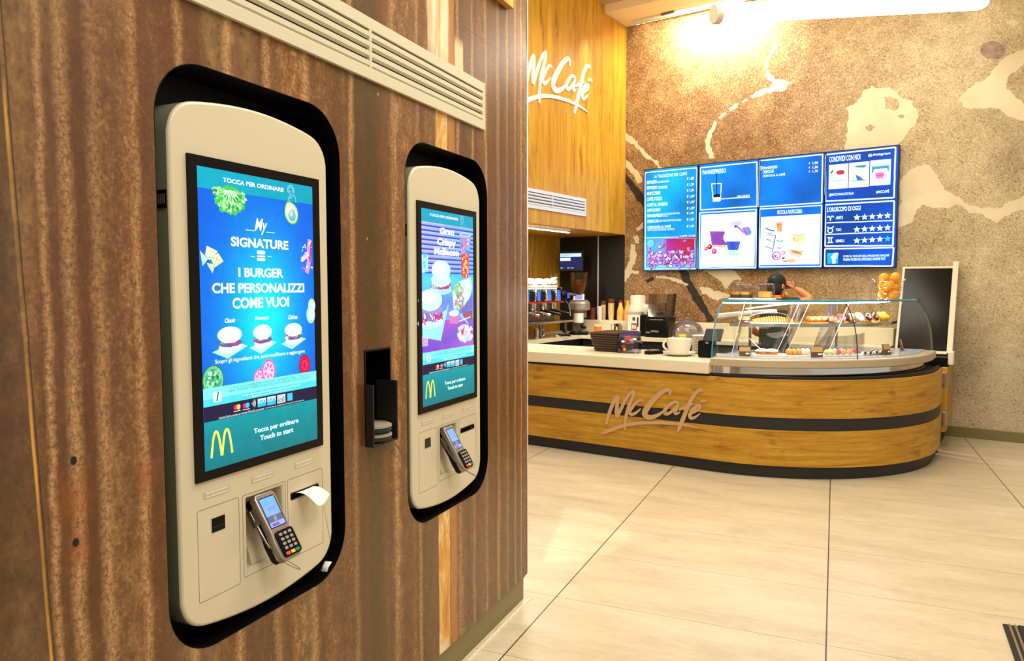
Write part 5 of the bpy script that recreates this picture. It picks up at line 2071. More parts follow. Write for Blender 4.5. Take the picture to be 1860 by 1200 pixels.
def macaron(label, c, rz, mt, first={}):
    t = thing('macaron', label, 'macaron', c, rz, group='macarons on the white tray')
    for z0, nm in ((0.000, 'lower_shell'), (0.019, 'upper_shell')):
        mb = MB()
        up_ = 1 if z0 else -1
        mb.lathe([(0.001, 0.0), (0.018, 0.001), (0.022, 0.006), (0.0215, 0.010), (0.014, 0.0145), (0.001, 0.016)] if z0 else [(0.001, 0.0), (0.014, 0.001), (0.0215, 0.006), (0.022, 0.010), (0.018, 0.0145), (0.001, 0.0155)], (0, 0, z0), 16)
        mb.build(nm, mt, t)
    mb = MB()
    mb.lathe([(0.001, 0.0145), (0.0195, 0.0145), (0.0195, 0.0195), (0.001, 0.0195)], n=16)
    mb.build('filling', M['cream_f'], t)
    t.rotation_euler = (R(58), 0, rz)
    return t


for k, (px, g, row) in enumerate(((1500, 'grm', 0), (1509, 'grm', 0), (1520, 'pinkm', 0), (1530, 'orm', 0), (1540, 'orm', 0), (1504, 'grm', 1), (1514, 'cream_f', 1), (1526, 'orm', 1), (1537, 'pinkm', 1), (1547, 'pinkm', 1))):
    c = spot_on(px, 1.285 - 0.075 * row, ZD + 0.026)
    o_ = ('first', 'second', 'third', 'fourth', 'fifth')
    macaron('%s macaron, %s from the left in the %s row on the white tray' % ({'grm': 'pale green', 'pinkm': 'pink', 'orm': 'apricot', 'cream_f': 'cream'}[g], o_[k % 5], ('front', 'back')[row]), c, ang(c) + 0.2, M[g])
# little chocolates
tr_ = spot_on(1582, 1.20, ZD)
tray('steel tray of small chocolates on the case deck', tr_, 0.34, 0.20, M['steel'], ang(tr_), 0.010)
for k in range(22):
    px = 1567 + (k % 11) * 3.6
    c = spot_on(px, 1.26 - 0.045 * (k // 11) + 0.006 * (k % 2), ZD + 0.0045)
    lab = 'small round praline, %s row of the steel tray, number %d from the left' % (('front', 'back')[k // 11], k % 11 + 1)
    mb = MB()
    mb.ell((0, 0, 0.013), 0.0135, 0.0135, 0.0135, 10, 7, mi=0)
    mb.box(-0.010, -0.004, 0.022, 0.010, 0.004, 0.0275, 1)
    g_ = ('sugar', 'choc', 'cream_f')[(k * 7) % 3]
    tag(mb.build('praline', [M[g_], M['choc' if g_ != 'choc' else 'cream_f']], loc=c, rot=(0, 0, k)), lab.replace('small round', 'small round ' + {'sugar': 'white', 'choc': 'dark', 'cream_f': 'cream'}[g_]), 'chocolate', 'pralines on the steel tray')
# tongs leaning in the case
c = spot_on(1378, 1.02, ZD)
tg = thing('tongs', 'steel serving tongs leaning on the deck at the left of the case', 'tongs', c, ang(c))
for dy in (-0.012, 0.012):
    mb = MB()
    mb.tube([(0.07, dy * 1.3, 0.006), (0.0, dy, 0.05), (-0.075, 0, 0.125)], [0.007, 0.005, 0.004], 8)
    mb.build('arm', M['steel'], tg)

# on top of the case --------------------------------------------------------
ZT = 1.3815


def cake_dome(label, c, rz, w, d, h, fill):
    t = thing('cake_dome', label, 'cake dome', c, rz)
    mb = MB()
    mb.prism(rrect(-w / 2, -d / 2, w / 2, d / 2, 0.012, 3), 0.0, 0.012)
    mb.build('base', M['white'], t, bevel=0.002)
    mb = MB()
    rows = []
    for k_, z in ((1.0, 0.012), (0.985, 0.05), (0.97, h * 0.72), (0.93, h * 0.88), (0.80, h * 0.97), (0.40, h)):
        rows.append([(x * k_, y * k_, z) for x, y in rrect(-w / 2 + 0.006, -d / 2 + 0.006, w / 2 - 0.006, d / 2 - 0.006, 0.03, 4)])
    mb.grid(rows, close=True)
    n = len(rows[-1])
    mb.add(rows[-1], [tuple(range(n))])
    mb.build('lid', M['acryl_v'], t, smooth=60)
    mb = MB()
    mb.lathe([(0.012, h), (0.014, h + 0.008), (0.010, h + 0.014), (0.001, h + 0.016)], n=12)
    mb.build('knob', M['acryl'], t)
    return t


c1_ = Vector((at_y(1347, 543, 6.40).x, 6.40, ZT))
cake_dome('wider clear cake dome on the case top, leftmost, over two cake slices', c1_, 0, 0.185, 0.16, 0.135, None)
for dx, lab in ((-0.045, 'left brown and yellow cake slice under the wider clear dome'), (0.045, 'right brown and yellow cake slice under the wider clear dome')):
    t = thing('cake_slice', lab, 'cake', c1_ + Vector((dx, 0, 0.0125)), 0, group='cake slices under the wider dome')
    for z0, z1, nm, g in ((0, 0.028, 'chocolate_layer', 'paper_b'), (0.028, 0.052, 'sponge_layer', 'bread')):
        mb = MB()
        mb.box(-0.037, -0.05, z0, 0.037, 0.05, z1)
        mb.build(nm, M[g], t, bevel=0.004)
c2_ = Vector((at_y(1389.5, 543, 6.45).x, 6.45, ZT))
cake_dome('narrower clear cake dome on the case top over a yellow cake', c2_, 0, 0.155, 0.155, 0.140, None)
mb = MB()
mb.prism(rrect(-0.052, -0.05, 0.052, 0.05, 0.012, 3), 0.0, 0.055)
tag(mb.build('yellow_cake', M['bread'], loc=c2_ + Vector((0, 0, 0.0125)), bevel=0.010, seg=3), 'yellow sponge cake under the narrower clear dome', 'cake')

co = Vector((at_y(1614, 540, 6.75).x, 6.75, ZT))
bk = thing('wire_basket', 'chrome wire basket full of oranges on the right of the case top', 'basket', co)
for z, r in ((0.004, 0.080), (0.05, 0.090), (0.10, 0.099), (0.15, 0.108)):
    mb = MB()
    mb.tube([(r * math.cos(a * R(15)), r * math.sin(a * R(15)), z) for a in range(24)], 0.0022, 6, closed=True)
    mb.build('wire_hoop', M['chrome'], bk)
for a in range(0, 360, 30):
    mb = MB()
    mb.tube([((0.080 + 0.028 * k / 3) * math.cos(R(a)), (0.080 + 0.028 * k / 3) * math.sin(R(a)), 0.004 + 0.146 * k / 3) for k in range(4)], 0.0016, 5)
    mb.build('wire_rib', M['chrome'], bk)
for s in (-1, 1):
    mb = MB()
    mb.tube([(s * (0.108 + 0.016 * math.sin(R(a))), 0.022 * math.cos(R(a)), 0.150 + 0.026 * math.sin(R(a))) for a in range(0, 181, 20)], 0.002, 6)
    mb.build('handle', M['chrome'], bk)
mb = MB()
mb.ell((0, 0, 0), 0.040, 0.040, 0.039, 20, 14)
mb.xf = None
og = mb.build('orange', M['orange'])
spots = [(-0.041, -0.024, 0.044, 'lower left'), (0.041, -0.024, 0.044, 'lower right'), (0.0, 0.047, 0.044, 'lower rear'), (-0.046, 0.026, 0.113, 'middle left'), (0.0, -0.053, 0.113, 'middle front'),
         (0.046, 0.026, 0.113, 'middle right'), (-0.036, -0.014, 0.182, 'upper left'), (0.048, -0.015, 0.186, 'topmost')]
for k, (x, y, z, nm) in enumerate(spots):
    o = og if k == 0 else og.copy()
    if k:
        COL.objects.link(o)
    o.location = co + Vector((x, y, z))
    o.rotation_euler = (k, k * 2, k * 3)
    tag(o, nm + ' orange in the wire basket on the case top', 'orange', 'oranges in the wire basket')

# ------------------------------------------------------------------ things on the worktop
ZW = 0.8965
# stack of nested brown trays, each flaring upwards
for k in range(8):
    t = thing('serving_tray', '%s brown flared tray of the stack on the worktop' % ('bottom', 'second', 'third', 'fourth', 'fifth', 'sixth', 'seventh', 'top')[k], 'tray',
              (-3.125, 6.16, ZW + 0.0215 * k), R(1), group='stacked brown trays')
    s = 1 + 0.036 * k
    w0, w1, d0, d1 = 0.118 * s, 0.130 * s, 0.165 * s, 0.178 * s
    mb = MB()
    rows = [[(x * q_, y * q2, z) for x, y in rrect(-1, -1, 1, 1, 0.15, 3)] for q_, q2, z in ((w0 - 0.012, d0 - 0.012, 0.0), (w0, d0, 0.0), (w1, d1, 0.026), (w1 - 0.005, d1 - 0.005, 0.026), (w0 - 0.004, d0 - 0.004, 0.004))]
    mb.grid(rows, close=True)
    n = len(rows[0])
    mb.add(rows[0], [tuple(range(n))])
    mb.add(rows[-1], [tuple(range(n))])
    mb.build('tray_shell', M['tray'], t, smooth=40)
mb = MB()
rows = [[(0.181 * a - 0.0, -0.232 + 0.464 * b, z) for b in (0, 0.5, 1)] for a, z in ((0.86, 0.085), (0.985, 0.172))]
mb.grid(rows)  # added sheet: its violet paints the purple reflection on the trays' right side
tag(mb.build('tray_side_reflection', M['purple'], loc=(-3.133, 6.16, ZW), rot=(0, 0, R(1)), solid=0.003), 'violet sheet painting the reflection on the side of the brown trays', 'reflection sheet')

hb = thing('collection_box', 'clear house-shaped collection box with a red and pink roof picture', 'collection box', (-2.895, 6.02, ZW), R(14))
mb = MB()
pts = [(-0.095, 0), (0.095, 0), (0.095, 0.085), (0.0, 0.150), (-0.095, 0.085)]
inn = [(-0.089, 0.006), (0.089, 0.006), (0.089, 0.082), (0.0, 0.142), (-0.089, 0.082)]
sw = lambda P: [(x, z) for x, z in P]
mb.box(-0.098, -0.072, 0, 0.098, 0.072, 0.006)
mb.build('base', M['acryl'], hb)
mb = MB()
mb.prism([(-0.072, 0.006), (0.072, 0.006), (0.072, 0.088), (0.0, 0.148), (-0.072, 0.088)], -0.095, -0.092, 'x')
mb.prism([(-0.072, 0.006), (0.072, 0.006), (0.072, 0.088), (0.0, 0.148), (-0.072, 0.088)], 0.092, 0.095, 'x')
mb.box(-0.095, -0.072, 0.006, 0.095, -0.069, 0.088)
mb.box(-0.095, 0.069, 0.006, 0.095, 0.072, 0.088)
mb.build('walls', M['acryl_v'], hb)
a = Art(0)
mb = MB()
for s in (-1, 1):
    mb.add([(-0.098, s * 0.076, 0.085), (0.098, s * 0.076, 0.085), (0.098, 0, 0.152), (-0.098, 0, 0.152)], [(0, 1, 2, 3)])
mb.build('roof', M['acryl_v'], hb, solid=0.003)
mb = MB()
for k, (x, z, g, rr) in enumerate(((-0.02, 0.126, 0, 0.020), (0.02, 0.120, 1, 0.016), (0.05, 0.126, 2, 0.014), (-0.05, 0.106, 2, 0.012))):
    y = -0.076 * (0.152 - z) / 0.067
    mb.add([(x + rr * math.cos(t_ * R(40)) * 1.3, -0.0785 * (0.152 - (z + rr * 0.7 * math.sin(t_ * R(40)))) / 0.067 - 0.002, z + rr * 0.7 * math.sin(t_ * R(40))) for t_ in range(9)], [tuple(range(9))], g)
mb.build('roof_picture', [M['red'], M['pinkm'], M['white']], hb)
mb = MB()
mb.add([(-0.055, -0.0735, 0.045), (-0.03, -0.0735, 0.035), (-0.015, -0.0735, 0.06), (-0.035, -0.0735, 0.078), (-0.06, -0.0735, 0.068)], [(0, 1, 2, 3, 4)], 0)
mb.add([(-0.045, -0.0735, 0.028), (-0.025, -0.0735, 0.024), (-0.02, -0.0735, 0.042), (-0.04, -0.0735, 0.046)], [(0, 1, 2, 3)], 1)
mb.build('front_picture', [M['red'], M['yellow']], hb)

pd = thing('card_reader', 'small dark card reader lying on the worktop left of the big cup', 'card reader', (-2.665, 6.03, ZW), R(-28))
mb = MB()
mb.prism(rrect(-0.035, -0.085, 0.035, 0.085, 0.012, 3), 0.0, 0.030)
mb.build('body', M['black'], pd, bevel=0.006)
mb = MB()
mb.prism(rrect(-0.028, -0.055, 0.028, 0.035, 0.006, 3), 0.030, 0.040)
mb.build('keypad', M['silver'], pd, bevel=0.003)

# over-sized white cup on its saucer
cc = Vector((-2.43, 6.03, ZW))
mb = MB()
mb.lathe([(0.001, 0.006), (0.07, 0.004), (0.072, 0.0), (0.08, 0.0), (0.125, 0.018), (0.140, 0.028), (0.141, 0.031), (0.122, 0.024), (0.078, 0.010), (0.001, 0.009)], n=40)
tag(mb.build('saucer', M['china'], loc=cc), 'white saucer under the over-sized white cup on the worktop', 'saucer')
cu = thing('giant_cup', 'over-sized white coffee cup standing on the worktop beside the display case', 'cup', cc + Vector((0, 0, 0.0105)), R(0))
mb = MB()
mb.lathe([(0.001, 0.003), (0.055, 0.003), (0.062, 0.0), (0.070, 0.004), (0.092, 0.040), (0.104, 0.085), (0.110, 0.138), (0.107, 0.139), (0.099, 0.086), (0.086, 0.042), (0.062, 0.010), (0.001, 0.010)], n=40)
mb.build('bowl', M['china'], cu)
mb = MB()
mb.tube([(-0.100 - 0.045 * math.sin(R(a)), 0.0, 0.075 + 0.042 * math.cos(R(a))) for a in range(0, 181, 15)], [0.010] * 13, 10)
mb.build('handle', M['china'], cu)
# sugar sachets standing in the cup
for k in range(5):
    mb = MB()
    mb.box(-0.06 + 0.024 * k, -0.02 + 0.01 * (k % 2), 0.012, -0.042 + 0.024 * k, -0.016 + 0.01 * (k % 2), 0.150 - 0.004 * (k % 3))
    tag(mb.build('sugar_sachet', M['paper'], loc=cc + Vector((0, 0, 0.0105))), 'white sugar sachet standing in the over-sized cup, %s from the left' % ('first', 'second', 'third', 'fourth', 'fifth')[k], 'sachet', 'sachets in the over-sized cup')

sd = thing('customer_display', 'black rounded customer display stand at the end of the worktop', 'display', (-2.155, 5.955, ZW), R(8))
mb = MB()
mb.prism(rrect(-0.075, 0.0, 0.075, 0.145, 0.018, 4), 0.0, 0.028, 'y')
mb.build('front_plate', M['black'], sd, bevel=0.004)
mb = MB()
mb.box(-0.012, -0.001, 0.118, 0.012, 0.001, 0.134)
mb.build('sticker', M['silver'], sd)
mb = MB()
mb.tube([(0.02, 0.02, 0.02), (0.03, 0.10, 0.08), (0.03, 0.13, 0.16)], [0.014, 0.014, 0.012], 10)
mb.prism([(0.07, 0.135), (0.20, 0.225), (0.195, 0.235), (0.065, 0.145)], -0.05, 0.10, 'x')
mb.build('rear_arm', M['black'], sd, bevel=0.002)

# stacked plates and cups behind the big cup
for k in range(12):
    mb = MB()
    z = 0.0135 * k
    mb.lathe([(0.001, 0.003), (0.045, 0.002), (0.05, 0.0), (0.085, 0.012), (0.088, 0.015), (0.05, 0.006), (0.001, 0.006)], n=28)
    tag(mb.build('plate', M['china'], loc=(-2.33, 6.30, ZW + z)), 'white plate %d up from the bottom of the stack behind the big cup' % (k + 1), 'plate', 'plates stacked behind the big cup')

# ------------------------------------------------------------------ back bar
for nm_, (x0, y0, x1, y1) in (('cream back bar under the oak soffit, carrying the espresso machine', (-5.08, 6.43, -4.40, 8.43)), ('long cream back bar with raised ledge along the mural wall', (-4.40, 7.80, -1.05, 8.43))):
    bb_ = thing('back_bar', nm_, 'counter', (x0, y0, 0))
    mb = MB()
    mb.box(0, 0, 0.86, x1 - x0, y1 - y0, 0.90)
    mb.build('worktop', M['stone'], bb_)
    mb = MB()
    mb.box(0, 0.04 if x0 > -5 else 0, 0.0, x1 - x0 - (0.03 if x0 < -5 else 0), y1 - y0, 0.86)
    mb.build('carcass', M['black_m'], bb_)
    if x0 > -5:
        mb = MB()
        mb.box(0, 0.44, 0.90, x1 - x0, y1 - y0, 1.066)
        mb.build('raised_ledge', M['stone'], bb_, bevel=0.004)
    else:
        mb = MB()
        mb.box(0.5, 1.81, 0.90, x1 - x0, y1 - y0, 1.066)
        mb.build('raised_ledge', M['stone'], bb_, bevel=0.004)
LZ = 1.0665
BZ = 0.9005

# espresso machine: local x runs along its front, -y towards the counter
em = thing('espresso_machine', 'chrome and black espresso machine with blue lit panels under the oak soffit', 'espresso machine', (-4.44, 7.0, BZ), math.pi / 2)
mb = MB()
mb.box(-0.80, -0.03, 0.168, 0.64, 0.44, 0.195)
tag(mb.build('drip_tray', M['steel'], em, bevel=0.004), 'steel drip tray')
for x in (-0.7, 0.0, 0.55):
    for y in (0.04, 0.38):
        mb = MB()
        mb.cyl((x, y, 0), (x, y, 0.168), 0.022, n=12)
        mb.build('foot', M['steel_d'], em)
mb = MB()
mb.box(-0.78, 0.22, 0.195, 0.60, 0.44, 0.42)
mb.build('rear_panel', M['steel_d'], em)
mb = MB()
mb.prism([(0.02, 0.42), (0.46, 0.42), (0.46, 0.56), (0.10, 0.56), (0.03, 0.545)], -0.80, 0.46, 'x')
mb.build('upper_body', M['black'], em, bevel=0.01)
mb = MB()
mb.box(-0.80, 0.005, 0.405, 0.46, 0.02, 0.420)
tag(mb.build('trim_line', M['redline'], em), 'red trim line')
for x in (-0.36, -0.13, 0.09, 0.30):
    mb = MB()
    mb.prism([(x - 0.060, 0.425), (x + 0.055, 0.425), (x + 0.048, 0.555), (x - 0.052, 0.555)], -0.02, 0.03, 'y')
    gp = mb.build('group_panel', M['chrome'], em, bevel=0.01)
    a = Art(-0.0205)
    a.shade(x - 0.030, 0.548, x + 0.036, 0.432, lambda i, j: (20 + 60 * j, 110 - 20 * j, 226), 2, 5)
    for k in range(3):
        a.ellu((x - 0.005 + 0.012 * (k % 2), 0.455 + 0.03 * k), 0.010, 0.010, (110, 160, 240), n=10)
    a.build('touch_screen', [M['screen']], gp, smooth=0)
    mb = MB()
    mb.cyl((x, 0.06, 0.33), (x, 0.06, 0.42), 0.040, 0.045, 18)
    gh = mb.build('group_head', M['chrome'], em)
    mb = MB()
    mb.cyl((x, 0.06, 0.295), (x, 0.06, 0.33), 0.034, 0.036, 18)
    mb.tube([(x, 0.06, 0.31), (x + 0.02, -0.02, 0.305), (x + 0.05, -0.14, 0.275)], [0.012, 0.013, 0.017], 10)
    mb.tube([(x, 0.06, 0.29), (x, 0.05, 0.262)], [0.012, 0.007], 8)
    mb.build('portafilter', M['black'] if x > -0.1 else M['chrome'], gh)
mb = MB()
mb.ell((0.53, 0.14, 0.49), 0.11, 0.16, 0.085, 18, 12)
em2 = mb.build('end_module', M['black'], em)
a = Art(-0.030)
a.shade(0.475, 0.52, 0.535, 0.455, lambda i, j: (60, 90, 220 - 40 * j), 2, 3)
a.build('end_screen', [M['screen']], em, smooth=0)
mb = MB()
mb.tube([(0.60, 0.10, 0.50), (0.66, 0.02, 0.50), (0.70, -0.02, 0.49)], [0.016, 0.020, 0.014], 10)
mb.build('steam_knob', M['steel_d'], em)
mb = MB()
mb.tube(smooth_path([(0.56, 0.06, 0.44), (0.57, 0.0, 0.36), (0.55, -0.03, 0.24)], 4), 0.006, 8)
mb.build('steam_wand', M['chrome'], em)
mb = MB()
mb.tube([(-0.78, 0.03, 0.585), (0.44, 0.03, 0.585), (0.44, 0.44, 0.585), (-0.78, 0.44, 0.585)], 0.005, 6, closed=True)
for x in (-0.78, -0.37, 0.03, 0.44):
    mb.cyl((x, 0.03, 0.555), (x, 0.03, 0.585), 0.004, n=6)
tag(mb.build('cup_rail', M['chrome'], em), 'chrome cup rail')

# white cups upside down on the machine
cupm = None
cups = [(r_, k, 0) for r_ in (0, 1, 2) for k in range(9)] + [(0, k, 1) for k in (0, 1, 3, 5, 6)] + [(1, k, 1) for k in range(8)]
nth = ('first', 'second', 'third', 'fourth', 'fifth', 'sixth', 'seventh', 'eighth', 'ninth')
for r_, k, l_ in cups:
    loc = Vector((-4.44 - 0.10 - 0.095 * r_, 7.0 + 0.375 - 0.1 * k - 0.02 * l_, BZ + 0.5605 + 0.0625 * l_))
    lab = 'upturned white cup on the espresso machine, %s from the right, %s row, %s layer' % (nth[k], ('front', 'middle', 'rear')[r_], ('lower', 'upper')[l_])
    if cupm is None:
        cupm = thing('espresso_cup', lab, 'cup', loc, 0, 'cups on the espresso machine')
        mb = MB()
        mb.lathe([(0.045, 0.0), (0.044, 0.02), (0.036, 0.046), (0.022, 0.056), (0.020, 0.062), (0.017, 0.062), (0.016, 0.056), (0.001, 0.055)], n=18)
        mb.build('bowl', M['china'], cupm)
        mb = MB()
        mb.tube([(0.040 + 0.016 * math.sin(R(a)), 0, 0.026 + 0.014 * math.cos(R(a))) for a in range(0, 181, 30)], 0.004, 6)
        mb.build('handle', M['china'], cupm)
    else:
        dup(cupm, loc, 0.7 * k + r_, lab)
# towers of glasses at the back of the machine
for k, (yy, n_) in enumerate(((6.94, 4), (7.06, 6), (7.20, 5))):
    for j in range(n_):
        mb = MB()
        mb.lathe([(0.001, 0.001), (0.028, 0.0), (0.036, 0.085), (0.0345, 0.085), (0.027, 0.004), (0.001, 0.004)], n=16)
        o = mb.build('glass_tumbler', M['acryl'], loc=(-4.80, yy, BZ + 0.5605 + 0.048 * j))
        tag(o, 'clear tumbler in the %s tower behind the white cups, %s from its bottom' % (('left', 'middle', 'right')[k], nth[j]), 'glass', 'tumbler towers on the espresso machine')
sl = thing('lid_sleeve', 'clear slanted sleeve of paper lids at the right end of the cups', 'lid sleeve', (-4.55, 7.46, BZ + 0.575))
mb = MB()
mb.tube([(0, -0.03, 0.02), (0, -0.06, 0.17)], 0.045, 16)
mb.build('sleeve', M['acryl'], sl)
for k in range(4):
    mb = MB()
    mb.tube([(0, -0.031 - 0.009 * k, 0.03 + 0.026 * k), (0, -0.034 - 0.009 * k, 0.042 + 0.026 * k)], 0.042, 16)
    mb.build('lid', M['offwhite'], sl)

# coffee grinder
gr = thing('coffee_grinder', 'silver coffee grinder with an amber bean hopper beside the espresso machine', 'coffee grinder', (-4.50, 7.92, BZ), R(24))
mb = MB()
mb.prism(rrect(-0.12, -0.13, 0.12, 0.15, 0.04, 5), 0.0, 0.03)
mb.build('base', M['black'], gr, bevel=0.006)
mb = MB()
mb.prism(rrect(-0.085, 0.0, 0.085, 0.14, 0.03, 5), 0.03, 0.30)
mb.build('column', M['silver'], gr, bevel=0.006)
mb = MB()
mb.lathe([(0.12, 0.30), (0.135, 0.32), (0.135, 0.385), (0.11, 0.42), (0.07, 0.435), (0.001, 0.435)], (0, 0.02, 0), 28)
mb.build('grinder_head', M['silver'], gr)
mb = MB()
mb.lathe([(0.086, 0.265), (0.092, 0.27), (0.092, 0.30), (0.086, 0.305)], (0, -0.01, 0), 24)
tag(mb.build('dark_collar', M['paper_b'], gr), 'brown collar')
mb = MB()
mb.cyl((0, -0.06, 0.15), (0, -0.06, 0.265), 0.062, n=20)
mb.build('dosing_cylinder', M['white'], gr)
mb = MB()
mb.lathe([(0.03, 0.03), (0.075, 0.15)], (0, -0.06, 0), 20)
mb.build('dosing_funnel', M['smoke'], gr)
mb = MB()
mb.tube([(0.03, -0.10, 0.11), (0.07, -0.17, 0.09), (0.09, -0.22, 0.10)], [0.013, 0.014, 0.018], 8)
mb.tube([(0.07, -0.06, 0.2), (0.13, -0.09, 0.205)], [0.012, 0.02], 8)
mb.build('lever', M['black'], gr)
mb = MB()
mb.prism([(-0.10, 0.425), (0.02, 0.425), (0.02, 0.50), (-0.03, 0.50)], -0.065, 0.065, 'x')
mb.build('control_housing', M['offwhite'], gr, bevel=0.006)
a = Art(0.0)
v = [(-0.045, -0.0945, 0.436), (0.045, -0.0945, 0.436), (0.045, -0.047, 0.488), (-0.045, -0.047, 0.488)]
a.add([(x, y - 0.004, z + 0.003) for x, y, z in v], [(0, 1, 2, 3)], col=lin((150, 140, 220)))
a.build('control_screen', [M['screen']], gr, smooth=0)
mb = MB()
mb.lathe([(0.050, 0.46), (0.054, 0.49), (0.096, 0.58), (0.106, 0.62), (0.110, 0.755), (0.106, 0.755), (0.102, 0.62), (0.092, 0.584), (0.050, 0.494), (0.046, 0.46)], n=28, closed=True)
hp = mb.build('bean_hopper', M['amber'], gr)
mb = MB()
mb.lathe([(0.001, 0.47), (0.044, 0.475), (0.050, 0.50), (0.090, 0.588), (0.098, 0.64), (0.05, 0.675), (0.001, 0.680)], n=22)
mb.build('beans', M['beans'], hp)
mb = MB()
mb.lathe([(0.111, 0.752), (0.113, 0.765), (0.05, 0.772), (0.001, 0.772)], n=28)
mb.build('hopper_lid', M['smoke'], hp)

# order monitor on its arm
mo = thing('order_monitor', 'small dark monitor on an arm above the coffee grinder', 'monitor', (-4.73, 8.10, 1.69), R(8))
mb = MB()
mb.prism(rrect(-0.165, 0.0, 0.165, 0.245, 0.012, 3), 0.0, 0.035, 'y')
mb.build('casing', M['charcoal'], mo, bevel=0.004)
a = Art(-0.0012)
a.raw([(-0.145, 0.028), (0.145, 0.028), (0.145, 0.225), (-0.145, 0.225)], (28, 34, 84))
a.raw([(-0.145, 0.18), (0.145, 0.18), (0.145, 0.222), (-0.145, 0.222)], (196, 228, 244))
a.raw([(-0.145, 0.128), (0.0, 0.128), (0.0, 0.168), (-0.145, 0.168)], (206, 232, 244))
for k in range(3):
    a.raw([(-0.14, 0.190 + 0.009 * k), (-0.02 + 0.03 * k, 0.190 + 0.009 * k), (-0.02 + 0.03 * k, 0.193 + 0.009 * k), (-0.14, 0.193 + 0.009 * k)], (90, 130, 180))
for x in (-0.14, -0.045, 0.005):
    a.raw([(x, 0.035), (x + 0.035, 0.035), (x + 0.035, 0.043), (x, 0.043)], (190, 220, 240))
a.build('monitor_screen', [M['screen']], mo, smooth=0)
mb = MB()
mb.tube([(-0.06, 0.03, 0.12), (-0.20, 0.10, 0.12), (-0.215, 0.28, 0.12)], 0.013, 8)
mb.box(-0.245, 0.27, 0.07, -0.185, 0.30, 0.17)
mb.build('mounting_arm', M['black'], mo)


# cups, bottles and boxes on the raised ledge
def at_ledge(px, y=8.33, z=LZ):
    v = at_y(px, 575, y)
    return Vector((v.x, y, z))


def cup_tower(px, n, label, mts, r, pitch, y=8.33, group=None):
    """a stack of nested paper cups, each its own object"""
    for k in range(n):
        mb = MB()
        mb.lathe([(0.001, 0.001), (r * 0.74, 0.0), (r * 0.96, 0.088), (r * 1.03, 0.089), (r * 1.03, 0.093), (r * 0.93, 0.092), (r * 0.71, 0.004), (0.001, 0.004)], n=18)
        c = at_ledge(px, y)
        c.z += pitch * k
        mt = mts[0] if k < n - 3 else mts[-1]
        tag(mb.build('paper_cup', mt, loc=c), label % nth_up(k), 'paper cup', group)


def nth_up(k):
    w = ('lowest', 'second', 'third', 'fourth', 'fifth', 'sixth', 'seventh', 'eighth', 'ninth', 'tenth', 'eleventh', 'twelfth', 'thirteenth')
    return w[k]


cup_tower(1089, 6, '%s white cup up in the short left paper cup tower on the ledge', [M['white']], 0.036, 0.016, 8.30, 'short white paper cup tower')
cup_tower(1096, 10, '%s tan cup up in the middle paper cup tower on the ledge', [M['paper_t'], M['paper_b']], 0.034, 0.0165, 8.38, 'middle paper cup tower')
cup_tower(1110, 11, '%s tan cup up in the right paper cup tower on the ledge', [M['paper_t'], M['paper_b']], 0.040, 0.0175, 8.32, 'right paper cup tower')
for px, capm, lab in ((1127, 'red', 'amber syrup bottle with a red cap on the ledge'), (1140, 'honey', 'amber syrup bottle with an amber cap on the ledge, by the milk frother')):
    t = thing('syrup_bottle', lab, 'bottle', at_ledge(px, 8.33), 0, 'syrup bottles on the ledge')
    mb = MB()
    mb.lathe([(0.001, 0), (0.042, 0.0), (0.045, 0.01), (0.045, 0.11), (0.040, 0.14), (0.027, 0.18), (0.022, 0.21), (0.022, 0.225), (0.001, 0.225)], n=24)
    mb.build('flask', M['honey'], t)
    mb = MB()
    mb.lathe([(0.0225, 0.222), (0.0225, 0.246), (0.018, 0.25), (0.001, 0.25)], n=18)
    mb.build('cap', M[capm], t)
    mb = MB()
    rows = [[(0.0456 * math.cos(R(a)), 0.0456 * math.sin(R(a)), z) for a in range(-150, -29, 12)] for z in (0.02, 0.105)]
    mb.grid(rows, 0)
    mb.add([(0.0461 * math.cos(R(-90 + 22 * math.cos(t_ * R(30)))), 0.0461 * math.sin(R(-90 + 22 * math.cos(t_ * R(30)))), 0.055 + 0.022 * math.sin(t_ * R(30))) for t_ in range(12)], [tuple(range(12))], 1)
    mb.add([(0.0465 * math.cos(R(-90 + 11 * math.cos(t_ * R(30)))), 0.0465 * math.sin(R(-90 + 11 * math.cos(t_ * R(30)))), 0.055 + 0.011 * math.sin(t_ * R(30))) for t_ in range(12)], [tuple(range(12))], 2)
    mb.build('bottle_label', [M['orm'], M['paper'], M['cup_o']], t)
c = Vector((at_y(1077, 575, 8.36).x, 8.36, LZ))
mb = MB()
mb.lathe([(0.001, 0), (0.036, 0.0), (0.038, 0.15), (0.001, 0.152)], n=18)
tag(mb.build('canister', mat('dull_red_canister', (120, 60, 50), 0.5), loc=c), 'dull red canister on the ledge between grinder and paper cups', 'canister')
# orange cup on the bench
c = Vector((at_y(1086, 600, 8.02).x, 8.02, BZ))
mb = MB()
mb.lathe([(0.001, 0.001), (0.038, 0.0), (0.052, 0.12), (0.055, 0.122), (0.053, 0.126), (0.049, 0.122), (0.036, 0.004), (0.001, 0.004)], n=22)
oc = tag(mb.build('orange_cup', M['cup_o'], loc=c), 'orange paper cup on the back bar before the ledge', 'paper cup')
mb = MB()
mb.lathe([(0.0545, 0.10), (0.057, 0.124), (0.001, 0.127)], n=22)
mb.build('cup_rim', M['offwhite'], oc)

